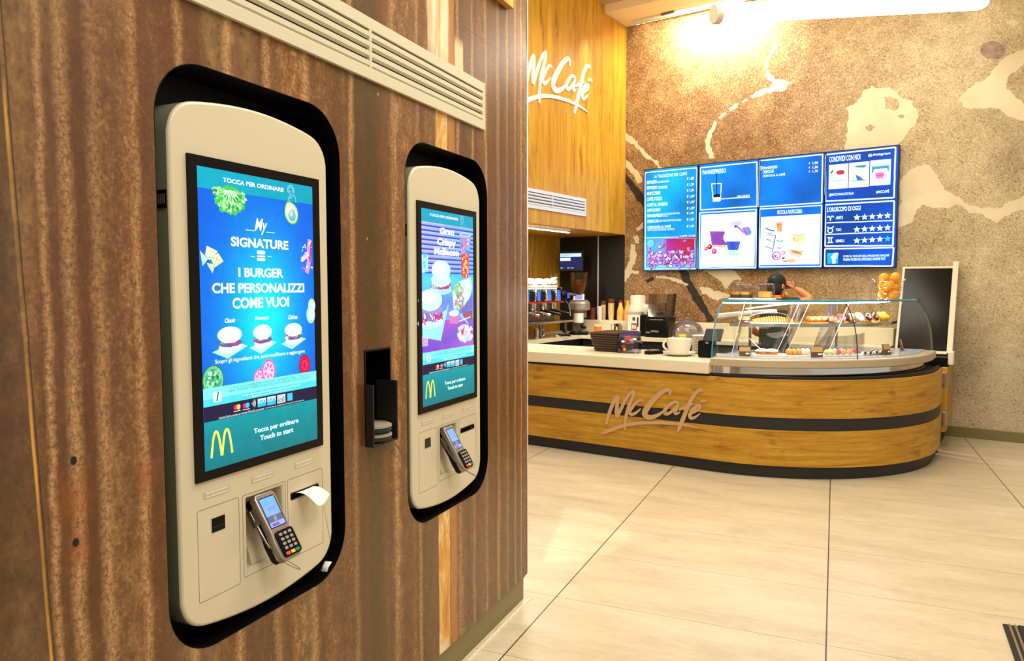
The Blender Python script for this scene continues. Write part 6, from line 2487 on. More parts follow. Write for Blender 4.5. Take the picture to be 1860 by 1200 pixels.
# white tub of the milk frother on its box
fx = at_y(1158, 600, 8.12).x
mk = thing('milk_dispenser', 'white machine with a red picture and a round frosted tub on top', 'milk dispenser', (fx, 8.12, BZ), R(0))
mb = MB()
mb.box(-0.085, -0.10, 0, 0.075, 0.10, 0.255)
mb.build('body', M['white'], mk, bevel=0.006)
mb = MB()
mb.box(0.075, -0.098, 0.0, 0.165, 0.10, 0.25)
mb.build('side_unit', M['black'], mk, bevel=0.006)
mb = MB()
mb.box(-0.035, -0.103, 0.07, 0.035, -0.1003, 0.15, 0)
mb.box(-0.02, -0.103, 0.185, 0.015, -0.1003, 0.225, 1)
mb.box(0.04, -0.103, 0.11, 0.058, -0.1003, 0.225, 2)
mb.box(-0.025, -0.1045, 0.085, -0.002, -0.103, 0.135, 3)
mb.box(0.006, -0.1045, 0.085, 0.026, -0.103, 0.13, 3)
mb.build('printed_front', [M['red'], M['paper_b'], M['charcoal'], M['cream_f']], mk)
mb = MB()
mb.lathe([(0.001, 0.257), (0.10, 0.258), (0.122, 0.29), (0.118, 0.34), (0.092, 0.38), (0.092, 0.47), (0.086, 0.485), (0.001, 0.488)], n=28)
mb.build('tub', M['offwhite'], mk)
mb = MB()
mb.lathe([(0.001, 0), (0.07, 0.0), (0.075, 0.02), (0.075, 0.10), (0.065, 0.115), (0.001, 0.115)], (0.125, 0.02, 0.26), 20)
mb.build('side_pot', M['offwhite'], mk)

# blender under its smoky hood
bx = at_y(1204, 600, 8.15).x
bd = thing('blender', 'black blender under a smoky clear sound hood by the mural wall', 'blender', (bx, 8.065, BZ), R(3))
mb = MB()
mb.prism([(-0.14, 0.0), (0.15, 0.0), (0.15, 0.235), (-0.10, 0.235), (-0.135, 0.19)], -0.135, 0.14, 'x')
mb.build('base', M['black'], bd, bevel=0.012, seg=3)
mb = MB()
for k in range(6):
    mb.box(-0.075 + 0.027 * k, -0.134 + 0.008, 0.196 + 0.0, -0.056 + 0.027 * k, -0.112, 0.212)
for x0, x1, z0 in ((-0.06, 0.035, 0.06), (-0.12, -0.07, 0.045)):
    mb.box(x0, -0.1425, z0, x1, -0.139, z0 + 0.022)
mb.build('maker_badge', M['steel'], bd)
mb = MB()
q_ = [(-0.12, 0.24), (0.13, 0.24), (0.20, 0.50), (-0.06, 0.50)]
for x in (-0.11, 0.11):
    mb.prism(q_, x - 0.003, x + 0.003, 'x')
mb.prism([(-0.12, 0.24), (-0.114, 0.24), (-0.054, 0.50), (-0.06, 0.50)], -0.11, 0.11, 'x')
mb.prism([(-0.06, 0.494), (0.20, 0.494), (0.20, 0.50), (-0.06, 0.50)], -0.11, 0.11, 'x')
mb.prism([(0.127, 0.24), (0.133, 0.24), (0.203, 0.50), (0.197, 0.50)], -0.11, 0.11, 'x')
mb.build('hood', M['smoke'], bd)
mb = MB()
mb.box(-0.115, -0.135, 0.236, 0.115, -0.11, 0.30)
mb.build('hood_lip', M['smoke'], bd, bevel=0.006)
mb = MB()
mb.prism([(0.133, 0.24), (0.145, 0.24), (0.215, 0.505), (0.203, 0.505)], 0.085, 0.122, 'x')
tag(mb.build('hood_hinge', M['black_m'], bd), 'black hood edge')
mb = MB()
mb.lathe([(0.05, 0.238), (0.055, 0.26), (0.068, 0.40), (0.065, 0.40), (0.05, 0.26), (0.001, 0.25)], (0, 0.03, 0), 20)
mb.build('jug', M['acryl'], bd)

# big glass jar
jx = at_y(1246, 605, 8.0).x
jr = thing('glass_jar', 'big clear domed glass jar on the back bar right of the blender', 'jar', (jx, 8.02, BZ))
mb = MB()
mb.lathe([(0.001, 0.004), (0.17, 0.004), (0.19, 0.0), (0.192, 0.05), (0.185, 0.10), (0.15, 0.155), (0.10, 0.185), (0.06, 0.19), (0.06, 0.183), (0.098, 0.178), (0.146, 0.148), (0.178, 0.098), (0.185, 0.05), (0.184, 0.012), (0.001, 0.012)], n=36)
mb.build('bell', M['acryl'], jr)
mb = MB()
mb.lathe([(0.058, 0.188), (0.075, 0.20), (0.075, 0.215), (0.045, 0.225), (0.03, 0.24), (0.001, 0.242)], n=24)
mb.build('lid', M['acryl'], jr)
mb = MB()
mb.add([(0.193 * math.sin(R(a)), -0.193 * math.cos(R(a)), z) for z in (0.01, 0.055) for a in (-4, 8, 20)], [(0, 1, 4, 3), (1, 2, 5, 4)])
mb.build('sticker', M['yellow'], jr, solid=0.001)

# steel milk pitcher, knock-out tub and paper bag under the espresso machine
c = Vector((-4.47, 6.93, BZ))
t = thing('milk_pitcher', 'steel milk pitcher below the espresso machine drip tray', 'pitcher', c)
mb = MB()
mb.lathe([(0.001, 0.001), (0.046, 0.0), (0.048, 0.01), (0.040, 0.085), (0.044, 0.115), (0.042, 0.115), (0.038, 0.085), (0.044, 0.012), (0.001, 0.006)], n=24)
mb.build('jug', M['steel'], t)
mb = MB()
mb.tube(smooth_path([(0.03, 0.030, 0.105), (0.05, 0.062, 0.10), (0.05, 0.065, 0.05), (0.035, 0.032, 0.03)], 4), 0.005, 8)
mb.build('handle', M['steel'], t)
t = thing('knock_box', 'black knock-out tub with a red stripe at the left of the coffee bar', 'knock box', (-4.46, 6.57, BZ))
mb = MB()
mb.lathe([(0.001, 0.001), (0.06, 0.0), (0.085, 0.15), (0.082, 0.15), (0.058, 0.004), (0.001, 0.004)], n=24)
mb.build('tub', M['black'], t)
mb = MB()
mb.lathe([(0.0805, 0.118), (0.0825, 0.126)], n=24)
mb.build('stripe', M['redline'], t)
mb = MB()
mb.box(-0.05, -0.045, 0, 0.05, 0.045, 0.13)
tag(mb.build('paper_bag', M['board'], loc=(-4.50, 6.66, BZ + 0.196), bevel=0.012), 'small brown paper bag on the left end of the drip tray', 'paper bag')
t = thing('tamper', 'steel tamper with black knob on the coffee bar before the grinder', 'tamper', (-4.47, 7.50, BZ))
mb = MB()
mb.lathe([(0.001, 0), (0.029, 0.0), (0.029, 0.018), (0.012, 0.024), (0.009, 0.05), (0.001, 0.05)], n=20)
mb.build('base', M['steel'], t)
mb = MB()
mb.lathe([(0.009, 0.045), (0.018, 0.06), (0.018, 0.075), (0.001, 0.085)], n=16)
mb.build('knob', M['black'], t)
t = thing('portafilter', 'spare portafilter with a black handle lying on the coffee bar', 'portafilter', (-4.46, 7.33, BZ), R(35))
mb = MB()
mb.lathe([(0.001, 0.002), (0.022, 0.0), (0.034, 0.02), (0.034, 0.042), (0.030, 0.042), (0.001, 0.036)], n=18)
mb.build('basket', M['chrome'], t)
mb = MB()
mb.tube([(0.03, 0, 0.03), (0.06, 0, 0.028), (0.155, 0, 0.022)], [0.008, 0.012, 0.016], 10)
mb.build('handle', M['black'], t)
# grey tap and clear tubs before the ledge
c = Vector((at_y(1121, 600, 8.06).x, 8.06, BZ))
t = thing('steel_pitcher', 'shiny steel pitcher on the back bar below the amber bottles', 'pitcher', c)
mb = MB()
mb.lathe([(0.001, 0.001), (0.050, 0.0), (0.052, 0.02), (0.040, 0.10), (0.046, 0.14), (0.044, 0.14), (0.038, 0.10), (0.048, 0.02), (0.001, 0.006)], n=24)
mb.build('jug', M['chrome'], t)
mb = MB()
mb.tube(smooth_path([(-0.035, 0, 0.13), (-0.075, 0, 0.12), (-0.075, 0, 0.05), (-0.045, 0, 0.03)], 4), 0.006, 8)
mb.build('handle', M['chrome'], t)
c = Vector((at_y(1136, 600, 8.06).x, 8.06, BZ))
mb = MB()
mb.lathe([(0.001, 0.001), (0.055, 0.0), (0.062, 0.125), (0.059, 0.125), (0.053, 0.004), (0.001, 0.004)], n=22)
tag(mb.build('clear_tub', M['acryl'], loc=c), 'clear plastic tub on the back bar below the amber bottles', 'tub')

# ------------------------------------------------------------------ menu screens
YM = 8.365
XE = [at_y(px, 400, YM).x for px in (1168.5, 1267.2, 1377.3, 1496.3, 1630.5)]
ZM1 = sum(at_y(px, py, YM).z for px, py in ((1168, 308), (1632, 263))) / 2
ZM0 = sum(at_y(px, py, YM).z for px, py in ((1170, 491), (1629, 487))) / 2
WHT = (224, 248, 255)


def menu(i, label):
    x0, x1 = XE[i], XE[i + 1]
    t = thing('menu_screen', label, 'menu screen', ((x0 + x1) / 2, YM, ZM0), 0, 'row of four menu screens')
    hw, h = (x1 - x0) / 2 - 0.003, ZM1 - ZM0
    mb = MB()
    mb.box(-hw, 0.004, 0, hw, YB - YM - 0.006, h)
    mb.build('casing', M['black'], t)
    mb = MB()
    mb.ring([(-hw, 0), (hw, 0), (hw, h), (-hw, h)], [(-hw + 0.009, 0.009), (hw - 0.009, 0.009), (hw - 0.009, h - 0.009), (-hw + 0.009, h - 0.009)], 0.0, 0.006, 'y')
    tag(mb.build('bezel', mat('navy_bezel', (8, 18, 60), 0.3), t), 'dark navy edge')
    a = Art(0.0035, step=0.000015)
    cx = (x0 + x1) / 2
    # the glow of the chalk-blue ground, brighter at the left screen as in the artwork
    base = ((0, 152, 226), (0, 122, 226), (0, 110, 222), (0, 72, 178))[i]
    rnd = random.Random(i)
    ph = [rnd.uniform(0, 6) for _ in range(4)]

    def bg(u, v):
        k = 1 + 0.10 * math.sin(5 * u + ph[0] + 3 * v) + 0.08 * math.sin(9 * v + ph[1] + 4 * u) + 0.05 * math.sin(17 * v + 2 * math.sin(6 * u))
        return tuple(q_ * k for q_ in base)
    a.shade(-hw + 0.009, h - 0.009, hw - 0.009, 0.009, bg, 10, 26)

    def f3(x, y):
        p = at_y(1160 + x / 4.8, 250 + y / 4.8, YM)
        return p.x - cx, p.z - ZM0

    def f4(x, y):
        p = at_y(1390 + x / 4.8, 250 + y / 4.8, YM)
        return p.x - cx, p.z - ZM0

    def f7(x, y):
        p = at_y(1260 + x / 9.2308, 370 + y / 9.2308, YM)
        return p.x - cx, p.z - ZM0

    def f6(x, y):
        p = at_y(1370 + x / 9.2308, 370 + y / 9.2308, YM)
        return p.x - cx, p.z - ZM0
    return t, a, f3, f4, f7, f6


def wob(a, pts, w, col=WHT, seed=0):
    """a hand-drawn line"""
    rnd = random.Random(seed)
    out = []
    for i in range(len(pts) - 1):
        (x0, y0), (x1, y1) = pts[i], pts[i + 1]
        for k in range(8):
            out.append((x0 + (x1 - x0) * k / 8 + rnd.uniform(-1.2, 1.2), y0 + (y1 - y0) * k / 8 + rnd.uniform(-1.2, 1.2)))
    out.append(pts[-1])
    a.line(out, w, col)


def box4(a, tl, tr, br, bl, w, seed=0):
    wob(a, [tl, tr], w, seed=seed)
    wob(a, [tr, br], w, seed=seed + 1)
    wob(a, [br, bl], w, seed=seed + 2)
    wob(a, [bl, tl], w, seed=seed + 3)


# first: price list over coffee beans
t, a, f3, f4, f7, f6 = menu(0, 'first menu screen from the left, coffee price list over a coffee bean picture')
a.fn = f3
box4(a, (55, 305), (507, 262), (507, 1140), (57, 1145), 0.012, 1)
a.text('LA TRADIZIONE DEL CAFFÈ', 133, 318, 420, 326, WHT, 0.02)
items = [('ESPRESSO', 70, 374, 158, 400), ('ESPRESSO', 70, 422, 160, 448), ('MAROCCHINO', 72, 470, 188, 497), ("CAFFÈ D'ORZO", 72, 512, 203, 546), ('CAFFÈ AL GINSENG', 72, 564, 252, 592),
         ('CAPPUCCINO', 72, 618, 188, 643), ('PANNESPRESSO', 74, 665, 212, 690), ('CREMOLOSA', 74, 714, 175, 740), ('CREMOLOSA AL CAFFÈ', 76, 762, 280, 786)]
for s_, x0, y0, x1, y1 in items:
    a.text(s_, x0, y0 + 2, x1, y1 - 2, WHT, 0.03)
for s_, x0, y0, x1, y1 in (('ANCHE MACCHIATO', 160, 378, 264, 388), ('CON GIANDUIA', 168, 421, 250, 441), ('GUSTI: NOCCIOLA, PISTACCHIO,', 214, 657, 358, 668), ('CACAO', 214, 677, 258, 687),
                          ('GUSTI: CACAO, PISTACCHIO, NOCCIOLA', 178, 716, 372, 727), ('GUSTI: CACAO, PISTACCHIO, NOCCIOLA', 78, 797, 312, 806)):
    a.text(s_, x0, y0, x1, y1, WHT, 0.02)
for y, s_ in ((340, '€ 1,00'), (393, '€ 1,20'), (443, '€ 1,30'), (496, '€ 1,30*'), (546, '€ 1,30*'), (600, '€ 1,30*'), (642, '€ 1,90'), (697, '€ 1,50'), (756, '€ 1,70')):
    a.text(s_, 418, y + 4, 480 + (10 if '*' in s_ else 0), y + 27, WHT, 0.03)
a.text('*LATTE + € 0,30', 356, 850, 493, 864, WHT, 0.03)
wob(a, [(45, 872), (350, 866)], 0.008, seed=9)
(u0, w1), (u1, w0) = f3(72, 880), f3(490, 1128)
a.fn = None


def bean_bg(i, j):
    if i < 0.42:
        k = i / 0.42
        c_ = (40 + 80 * k, 170 - 30 * k, 220)
    else:
        k = (i - 0.42) / 0.58
        c_ = (160 + 30 * k, 20, 150 - 120 * k)
    w = max(0, (j - 0.72) / 0.28)
    return tuple(q_ * (1 - w) + r * w for q_, r in zip(c_, (130, 220, 246)))


a.shade(u0, w1, u1, w0, bean_bg, 14, 10)
rnd = random.Random(7)
for k in range(120):
    x = u0 + (u1 - u0) * rnd.uniform(0.04, 0.98)
    z = w0 + (w1 - w0) * min(0.62, abs(rnd.gauss(0.28, 0.14)))
    if rnd.random() < 0.1:
        z = w0 + (w1 - w0) * rnd.uniform(0.55, 0.92)
    rot = rnd.uniform(0, 3.1)
    a.ellu((x, z), 0.031, 0.021, rnd.choice([(110, 40, 130), (70, 20, 90), (150, 60, 170)]), n=10, rot=rot)
    a.ellu((x - 0.003, z + 0.004), 0.024, 0.014, rnd.choice([(226, 190, 246), (200, 150, 230), (246, 226, 252), (180, 120, 210)]), n=10, rot=rot)
    a.ellu((x - 0.002, z + 0.003), 0.014, 0.0025, (80, 20, 110), n=8, rot=rot)
a.fn = f3
a.ell_(105, 920, 0.040, 0.040, (100, 232, 232), n=24)
c_ = f3(105, 920)
a.ringu(c_, 0.022, 0.004, (20, 140, 170))
a.ringu((c_[0] + 0.012, c_[1]), 0.012, 0.004, (20, 140, 170))
wob(a, [(70, 880), (490, 876), (490, 1128), (72, 1130), (70, 880)], 0.006, (90, 190, 240), 12)
a.build('display', [M['screen_m']], t, smooth=0)

# second
t, a, f3, f4, f7, f6 = menu(1, 'second menu screen from the left, PANNESPRESSO drawing over two coffee glasses')
a.fn = f3
box4(a, (538, 262), (1030, 212), (1032, 597), (540, 630), 0.013, 21)
box4(a, (532, 655), (1024, 625), (1022, 1133), (532, 1137), 0.013, 25)
a.text('PANNESPRESSO', 556, 284, 760, 304, WHT, 0.03)
wob(a, [(636, 402), (720, 397)], 0.012, seed=31)
wob(a, [(636, 402), (650, 552)], 0.012, seed=32)
wob(a, [(720, 397), (710, 550)], 0.012, seed=33)
wob(a, [(650, 553), (710, 550)], 0.014, seed=34)
a.rect(652, 522, 710, 546, (236, 250, 255))
a.poly([(650, 500), (665, 495), (682, 488), (700, 492), (714, 484), (710, 515), (652, 520)], (10, 18, 40))
a.line([(678, 318), (678, 498)], 0.010, (6, 30, 90))
wob(a, [(712, 533), (972, 516)], 0.010, seed=36)
a.text('LUNGO O RISTRETTO', 856, 503, 970, 513, WHT, 0.03)
a.rect(545, 672, 1008, 1122, (250, 252, 254))
a.fn = f7
a.poly([(255, 432), (420, 425), (592, 436), (560, 715), (520, 735), (330, 735), (300, 715)], (214, 226, 246))
a.poly([(268, 462), (578, 462), (552, 690), (305, 690)], (150, 82, 176))
a.poly([(300, 520), (440, 470), (568, 470), (552, 690), (330, 690)], (134, 70, 166))
a.poly([(305, 690), (552, 690), (548, 722), (320, 722)], (240, 180, 150))
a.ell_(440, 752, 0.10, 0.016, (226, 232, 240))
a.ell_(640, 470, 0.085, 0.055, (246, 242, 252))
a.ell_(648, 560, 0.108, 0.078, (240, 236, 250))
a.ell_(600, 520, 0.06, 0.05, (252, 250, 254))
a.poly([(545, 630), (782, 630), (742, 775), (575, 775)], (62, 96, 212))
a.poly([(600, 640), (700, 640), (690, 772), (615, 772)], (50, 76, 190))
a.poly([(575, 775), (742, 775), (738, 872), (590, 872)], (186, 244, 204))
a.ell_(660, 885, 0.07, 0.010, (226, 244, 240))
a.poly([(610, 325), (690, 290), (790, 290), (800, 340), (730, 370), (650, 360)], (190, 200, 236))
a.poly([(690, 360), (740, 365), (880, 500), (840, 500), (760, 430)], (150, 130, 200))
a.poly([(815, 400), (925, 385), (975, 480), (945, 520), (870, 535)], (120, 140, 214))
a.line([(815, 405), (885, 500)], 0.014, (226, 60, 190))
a.ell_(700, 380, 0.018, 0.014, (120, 50, 150))
for x, y, rr, col in ((268, 720, 0.028, (170, 20, 40)), (342, 796, 0.030, (236, 60, 130)), (205, 752, 0.022, (230, 90, 100))):
    a.ell_(x, y, rr, rr * 1.1, col)
    a.ell_(x - 8, y - 8, rr * 0.4, rr * 0.4, (252, 190, 200))
for q_ in (((490, 910), (590, 885)), ((600, 1000), (720, 930)), ((780, 750), (805, 725)), ((820, 880), (870, 885))):
    a.line(list(q_), 0.007, (150, 196, 200))
a.build('display', [M['screen_m']], t, smooth=0)

# third
t, a, f3, f4, f7, f6 = menu(2, 'third menu screen from the left, PICCOLA PASTICCERIA over a pale pastry picture')
a.fn = f4
box4(a, (-56, 201), (500, 145), (492, 566), (-56, 602), 0.013, 41)
a.fn = f3
a.text('PANNESPRESSO', 1084, 252, 1210, 266, WHT, 0.03)
a.text('CREMOLOSA', 1082, 283, 1180, 304, WHT, 0.03)
a.text('CREMOLOSA AL CAFFÈ', 1082, 320, 1276, 328, WHT, 0.03)
a.ringu(f3(1060, 265), 0.026, 0.008, WHT)
a.ringu(f3(1070, 262), 0.014, 0.006, WHT)
a.fn = f4
for y, s_ in ((210, '1,90'), (247, '1,50'), (282, '1,70')):
    a.text(s_, 412, y, 460, y + 22, WHT, 0.03)
    a.text('€', 378, y + 4, 390, y + 20, WHT, 0.03)
a.fn = f6
box4(a, (88, 88), (1128, 25), (1118, 1048), (85, 1056), 0.012, 45)
a.text('PICCOLA PASTICCERIA', 388, 110, 805, 155, WHT, 0.03)
a.rect(112, 222, 1090, 1012, (252, 252, 250))
a.poly([(360, 310), (470, 305), (455, 470), (390, 465)], (252, 190, 180))
a.poly([(372, 330), (455, 330), (462, 465), (395, 465)], (246, 130, 70))
a.poly([(395, 395), (440, 350), (450, 460), (400, 460)], (252, 170, 80))
a.line([(355, 312), (480, 306)], 0.006, (236, 130, 170))
a.line([(470, 345), (580, 320)], 0.008, (220, 190, 226))
for q_, w, col in ((((190, 405), (260, 440), (340, 455)), 0.012, (70, 40, 120)), (((150, 485), (260, 470), (370, 490)), 0.010, (150, 214, 226)), (((230, 495), (300, 500)), 0.007, (60, 80, 150)),
                   (((200, 520), (360, 530)), 0.012, (170, 170, 226)), (((205, 598), (275, 610)), 0.010, (50, 90, 130)), (((270, 620), (340, 640)), 0.012, (170, 190, 240)),
                   (((370, 610), (440, 630), (480, 615)), 0.014, (80, 200, 176)), (((385, 735), (430, 750), (450, 735)), 0.014, (70, 196, 180)), (((190, 715), (300, 752)), 0.009, (70, 110, 150)),
                   (((358, 530), (300, 815), (380, 805)), 0.010, (80, 70, 190)), (((760, 798), (830, 796)), 0.009, (70, 130, 190)), (((470, 955), (560, 970)), 0.010, (60, 60, 150))):
    a.line(list(q_), w, col)
a.ell_(740, 590, 0.085, 0.062, (252, 234, 200))
a.poly([(620, 545), (860, 545), (835, 700), (645, 700)], (253, 230, 190))
a.line([(625, 520), (740, 528), (850, 516)], 0.010, (250, 170, 190))
a.dots(645, 560, 850, 620, [(246, 190, 110), (250, 214, 150), (252, 226, 180)], 22, 0.008, 0.016, 44)
c_ = f6(365, 890)
a.ellu(c_, 0.072, 0.064, (246, 240, 250))
a.ringu(f6(370, 872), 0.050, 0.012, (176, 110, 200))
a.dots(315, 850, 400, 920, [(206, 120, 200), (150, 60, 170)], 8, 0.006, 0.010, 46)
a.ell_(690, 825, 0.085, 0.036, (252, 206, 176), rot=-0.35)
a.ell_(705, 812, 0.060, 0.014, (244, 120, 70), rot=-0.30)
a.ell_(640, 930, 0.062, 0.034, (250, 236, 240))
a.ell_(612, 955, 0.050, 0.018, (250, 180, 140))
a.ell_(490, 820, 0.024, 0.020, (230, 120, 190))
a.ell_(486, 820, 0.012, 0.010, (252, 220, 240))
a.poly([(465, 900), (510, 895), (505, 925), (462, 925)], (50, 50, 90))
a.build('display', [M['screen_m']], t, smooth=0)

# fourth
t, a, f3, f4, f7, f6 = menu(3, 'rightmost menu screen, CONDIVIDI CON NOI over a star horoscope')
a.fn = f4
box4(a, (524, 148), (1135, 83), (1122, 522), (524, 553), 0.015, 61)
box4(a, (522, 585), (1125, 550), (1112, 940), (520, 944), 0.015, 65)
box4(a, (518, 968), (1118, 957), (1108, 1118), (516, 1118), 0.015, 69)
a.text('CONDIVIDI CON NOI', 558, 166, 828, 190, WHT, 0.03)
a.text('Instagram', 938, 136, 1092, 150, WHT, 0.03, 0.25)
(u0, z1), (u1, z0) = f4(898, 143), f4(932, 165)
f_, a.fn = a.fn, None
a.raw(rrect(u0, z0, u1, z1, 0.010, 3), WHT)
a.ringu(((u0 + u1) / 2, (z0 + z1) / 2), 0.013, 0.004, (0, 60, 150))
a.fn = f_
for (x0, y0, x1, y1) in ((556, 238, 720, 438), (732, 220, 902, 425), (916, 200, 1090, 407)):
    a.rect(x0, y0, x1, y1, (246, 252, 252))
a.ell_(636, 330, 0.095, 0.060, (206, 236, 236))
a.ell_(650, 320, 0.070, 0.052, (240, 248, 250))
a.ell_(655, 302, 0.042, 0.024, (190, 40, 70))
a.line([(570, 310), (590, 285)], 0.014, (40, 50, 110))
a.line([(565, 385), (700, 365)], 0.006, (120, 200, 190))
a.poly([(770, 245), (890, 235), (860, 262), (800, 260)], (70, 150, 160))
a.poly([(785, 320), (830, 340), (860, 368), (800, 372)], (60, 110, 190))
a.ell_(770, 290, 0.040, 0.030, (250, 214, 230))
a.line([(745, 378), (880, 370)], 0.008, (90, 190, 190))
a.rect(930, 236, 1078, 238 + 60, (70, 150, 200))
a.rect(930, 236, 1078, 240, (190, 230, 236))
a.poly([(935, 320), (950, 275), (1060, 265), (1078, 300), (1060, 320)], (250, 252, 254))
a.poly([(958, 305), (1036, 300), (1028, 352), (970, 358)], (236, 120, 190))
a.line([(962, 330), (1032, 324)], 0.010, (214, 70, 160))
a.text('@MCDONALDSITALIA', 556, 486, 772, 500, WHT, 0.03)
a.text('#MCCAFÉ', 966, 455, 1080, 480, WHT, 0.03)
a.text("L'OROSCOPO DI OGGI", 540, 606, 830, 632, WHT, 0.03)
for k, (y, nm) in enumerate(((690, 'ARIETE'), (795, 'TORO'), (892, 'GEMELLI'))):
    a.text(nm, 614, y - 5, 614 + (62, 48, 74)[k], y + 18, WHT, 0.03)
    for j in range(5):
        c_ = f4(798 + 67 * j, y + 5 - 4.2 * j)
        P = []
        for q_ in range(10):
            r = 0.036 if q_ % 2 == 0 else 0.016
            P.append((c_[0] + r * math.sin(q_ * R(36)), c_[1] + r * math.cos(q_ * R(36))))
        f_, a.fn = a.fn, None
        a.raw(P, WHT if not (k == 2 and j == 4) else (60, 190, 214))
        a.fn = f_
# the three sign symbols
a.line([(568, 722), (567, 700), (558, 686), (545, 686), (543, 698)], 0.012, WHT)
a.line([(568, 722), (569, 700), (578, 684), (592, 683), (595, 694)], 0.012, WHT)
a.ringu(f4(566, 808), 0.030, 0.011, WHT)
a.line([(540, 778), (552, 786), (566, 790), (582, 785), (597, 772)], 0.012, WHT)
for q_ in (((541, 872), (590, 870)), ((541, 915), (590, 912)), ((556, 872), (556, 914)), ((575, 871), (575, 913))):
    a.line(list(q_), 0.011, WHT)
wob(a, [(535, 742), (1110, 722)], 0.011, seed=81)
wob(a, [(530, 842), (1105, 822)], 0.011, seed=82)
a.shade(540, 1005, 634, 1096, lambda i, j: (20, 190 - 20 * j, 226), 3, 3)
v, f, bb_t = text_mesh('f', 0.05)
a.text('f', 576, 1002, 634, 1096, WHT, 0.05)
a.text('SCOPRI GLI OROSCOPI DEGLI APPASSIONATI DI MCCAFÉ', 680, 1020, 1080, 1034, WHT, 0.03)
a.text('PAGINA FACEBOOK UFFICIALE E I NOSTRI POST', 680, 1050, 1050, 1066, WHT, 0.03)
a.build('display', [M['screen_m']], t, smooth=0)

# ------------------------------------------------------------------ blackboard, gate and mat
bo = thing('blackboard', 'blackboard in a white frame leaning behind the right end of the case', 'blackboard', (-0.775, 7.95, 0.850))
lean = Matrix.Rotation(-math.atan2(0.42, 0.83), 4, 'X')


def board(mb):
    mb.xf = lean
    return mb


Wb, Hb = 0.225, 0.935
mb = board(MB())
mb.ring([(-Wb, 0), (Wb, 0), (Wb, Hb), (-Wb, Hb)], [(-Wb + 0.022, 0.03), (Wb - 0.012, 0.03), (Wb - 0.012, Hb - 0.022), (-Wb + 0.022, Hb - 0.022)], -0.012, 0.03, 'y')
mb.box(Wb - 0.012, -0.05, -0.005, Wb + 0.035, 0.03, Hb + 0.03)
mb.build('frame', M['vent'], bo, bevel=0.002)
mb = board(MB())
mb.box(-Wb + 0.02, 0.0, 0.028, Wb - 0.01, 0.02, Hb - 0.02)
tag(mb.build('panel', M['slate'], bo), 'black glossy panel')

cb = thing('side_cabinet', 'low black-topped cabinet behind the right end of the counter', 'cabinet', (-0.78, 7.86, 0))
mb = MB()
mb.box(-0.25, -0.13, 0.76, 0.255, 0.56, 0.84)
mb.build('top', M['black'], cb, bevel=0.004)
mb = MB()
mb.box(-0.25, -0.09, 0.0, 0.19, 0.56, 0.76)
mb.build('carcass', M['black_m'], cb)
mb = MB()
mb.box(0.245, -0.145, 0.775, 0.290, -0.02, 0.90)
tag(mb.build('switch_box', M['offwhite'], cb, bevel=0.01), 'ivory box on the edge')
gt = thing('swing_gate', 'narrow oak gate edge with steel hinges beside the counter end', 'gate', (-0.555, 7.66, 0))
mb = MB()
mb.box(-0.028, 0.0, 0.165, 0.022, 0.70, 0.755)
mb.build('gate_leaf', M['wood_v'], gt, bevel=0.004)
for z in (0.22, 0.58):
    mb = MB()
    mb.box(-0.026, -0.006, z, 0.020, 0.0, z + 0.13)
    mb.box(0.022, 0.0, z - 0.01, 0.030, 0.05, z + 0.14)
    mb.build('hinge', M['steel'], gt, bevel=0.002)
pw = thing('end_post', 'thin dark post with an oak cap at the counter end', 'post', (-0.60, 7.52, 0))
mb = MB()
mb.box(-0.02, -0.02, 0, 0.02, 0.05, 0.60)
mb.build('post', M['black'], pw)
mb = MB()
mb.box(-0.03, -0.03, 0.60, 0.03, 0.06, 0.762)
mb.build('oak_block', M['wood_v'], pw, bevel=0.003)

# striped entrance mat at the lower right of the picture
p0 = at_z(1821, 1135, 0)
p1 = at_z(1845, 1205, 0)
d = (p0 - p1).normalized()
mt_ = thing('entrance_mat', 'dark striped entrance mat at the lower right of the floor', 'mat', p0, math.atan2(d.y, d.x) - math.pi / 2)
mb = MB()
mb.box(0.0, -1.6, 0.0005, 1.1, -0.0, 0.008)
mb.build('mat_base', M['black_m'], mt_)
for k in range(9):
    x = 0.055 + 0.118 * k
    mb = MB()
    mb.box(x, -1.6, 0.008, x + 0.062, -0.006 + 0.004 * (k % 2), 0.017)
    mb.build('pile_strip', M['mat'], mt_, bevel=0.003)
    for dx in (-0.036, -0.014, 0.074):
        mb = MB()
        mb.box(x + dx, -1.6, 0.008, x + dx + 0.009, -0.002, 0.013)
        mb.build('metal_strip', M['steel'], mt_)

# ------------------------------------------------------------------ person behind the case


def skin_body(name, V, E, rad, mt, parent, sub=2, root=0):
    me = bpy.data.meshes.new(name)
    me.from_pydata(V, E, [])
    o = bpy.data.objects.new(name, me)
    COL.objects.link(o)
    md = o.modifiers.new('skin', 'SKIN')
    md.use_smooth_shade = True
    sd = me.skin_vertices[0].data
    for i, r in enumerate(rad):
        sd[i].radius = r if isinstance(r, tuple) else (r, r)
        sd[i].use_root = (i == root)
    s2 = o.modifiers.new('sub', 'SUBSURF')
    s2.levels = s2.render_levels = sub
    bpy.context.view_layer.update()
    dg = bpy.context.evaluated_depsgraph_get()
    m2 = bpy.data.meshes.new_from_object(o.evaluated_get(dg))
    o.modifiers.clear()
    o.data = m2
    bpy.data.meshes.remove(me)
    m2.name = name
    m2.materials.clear()
    m2.materials.append(mt)
    m2.polygons.foreach_set('use_smooth', [True] * len(m2.polygons))
    o.parent = parent
    return o


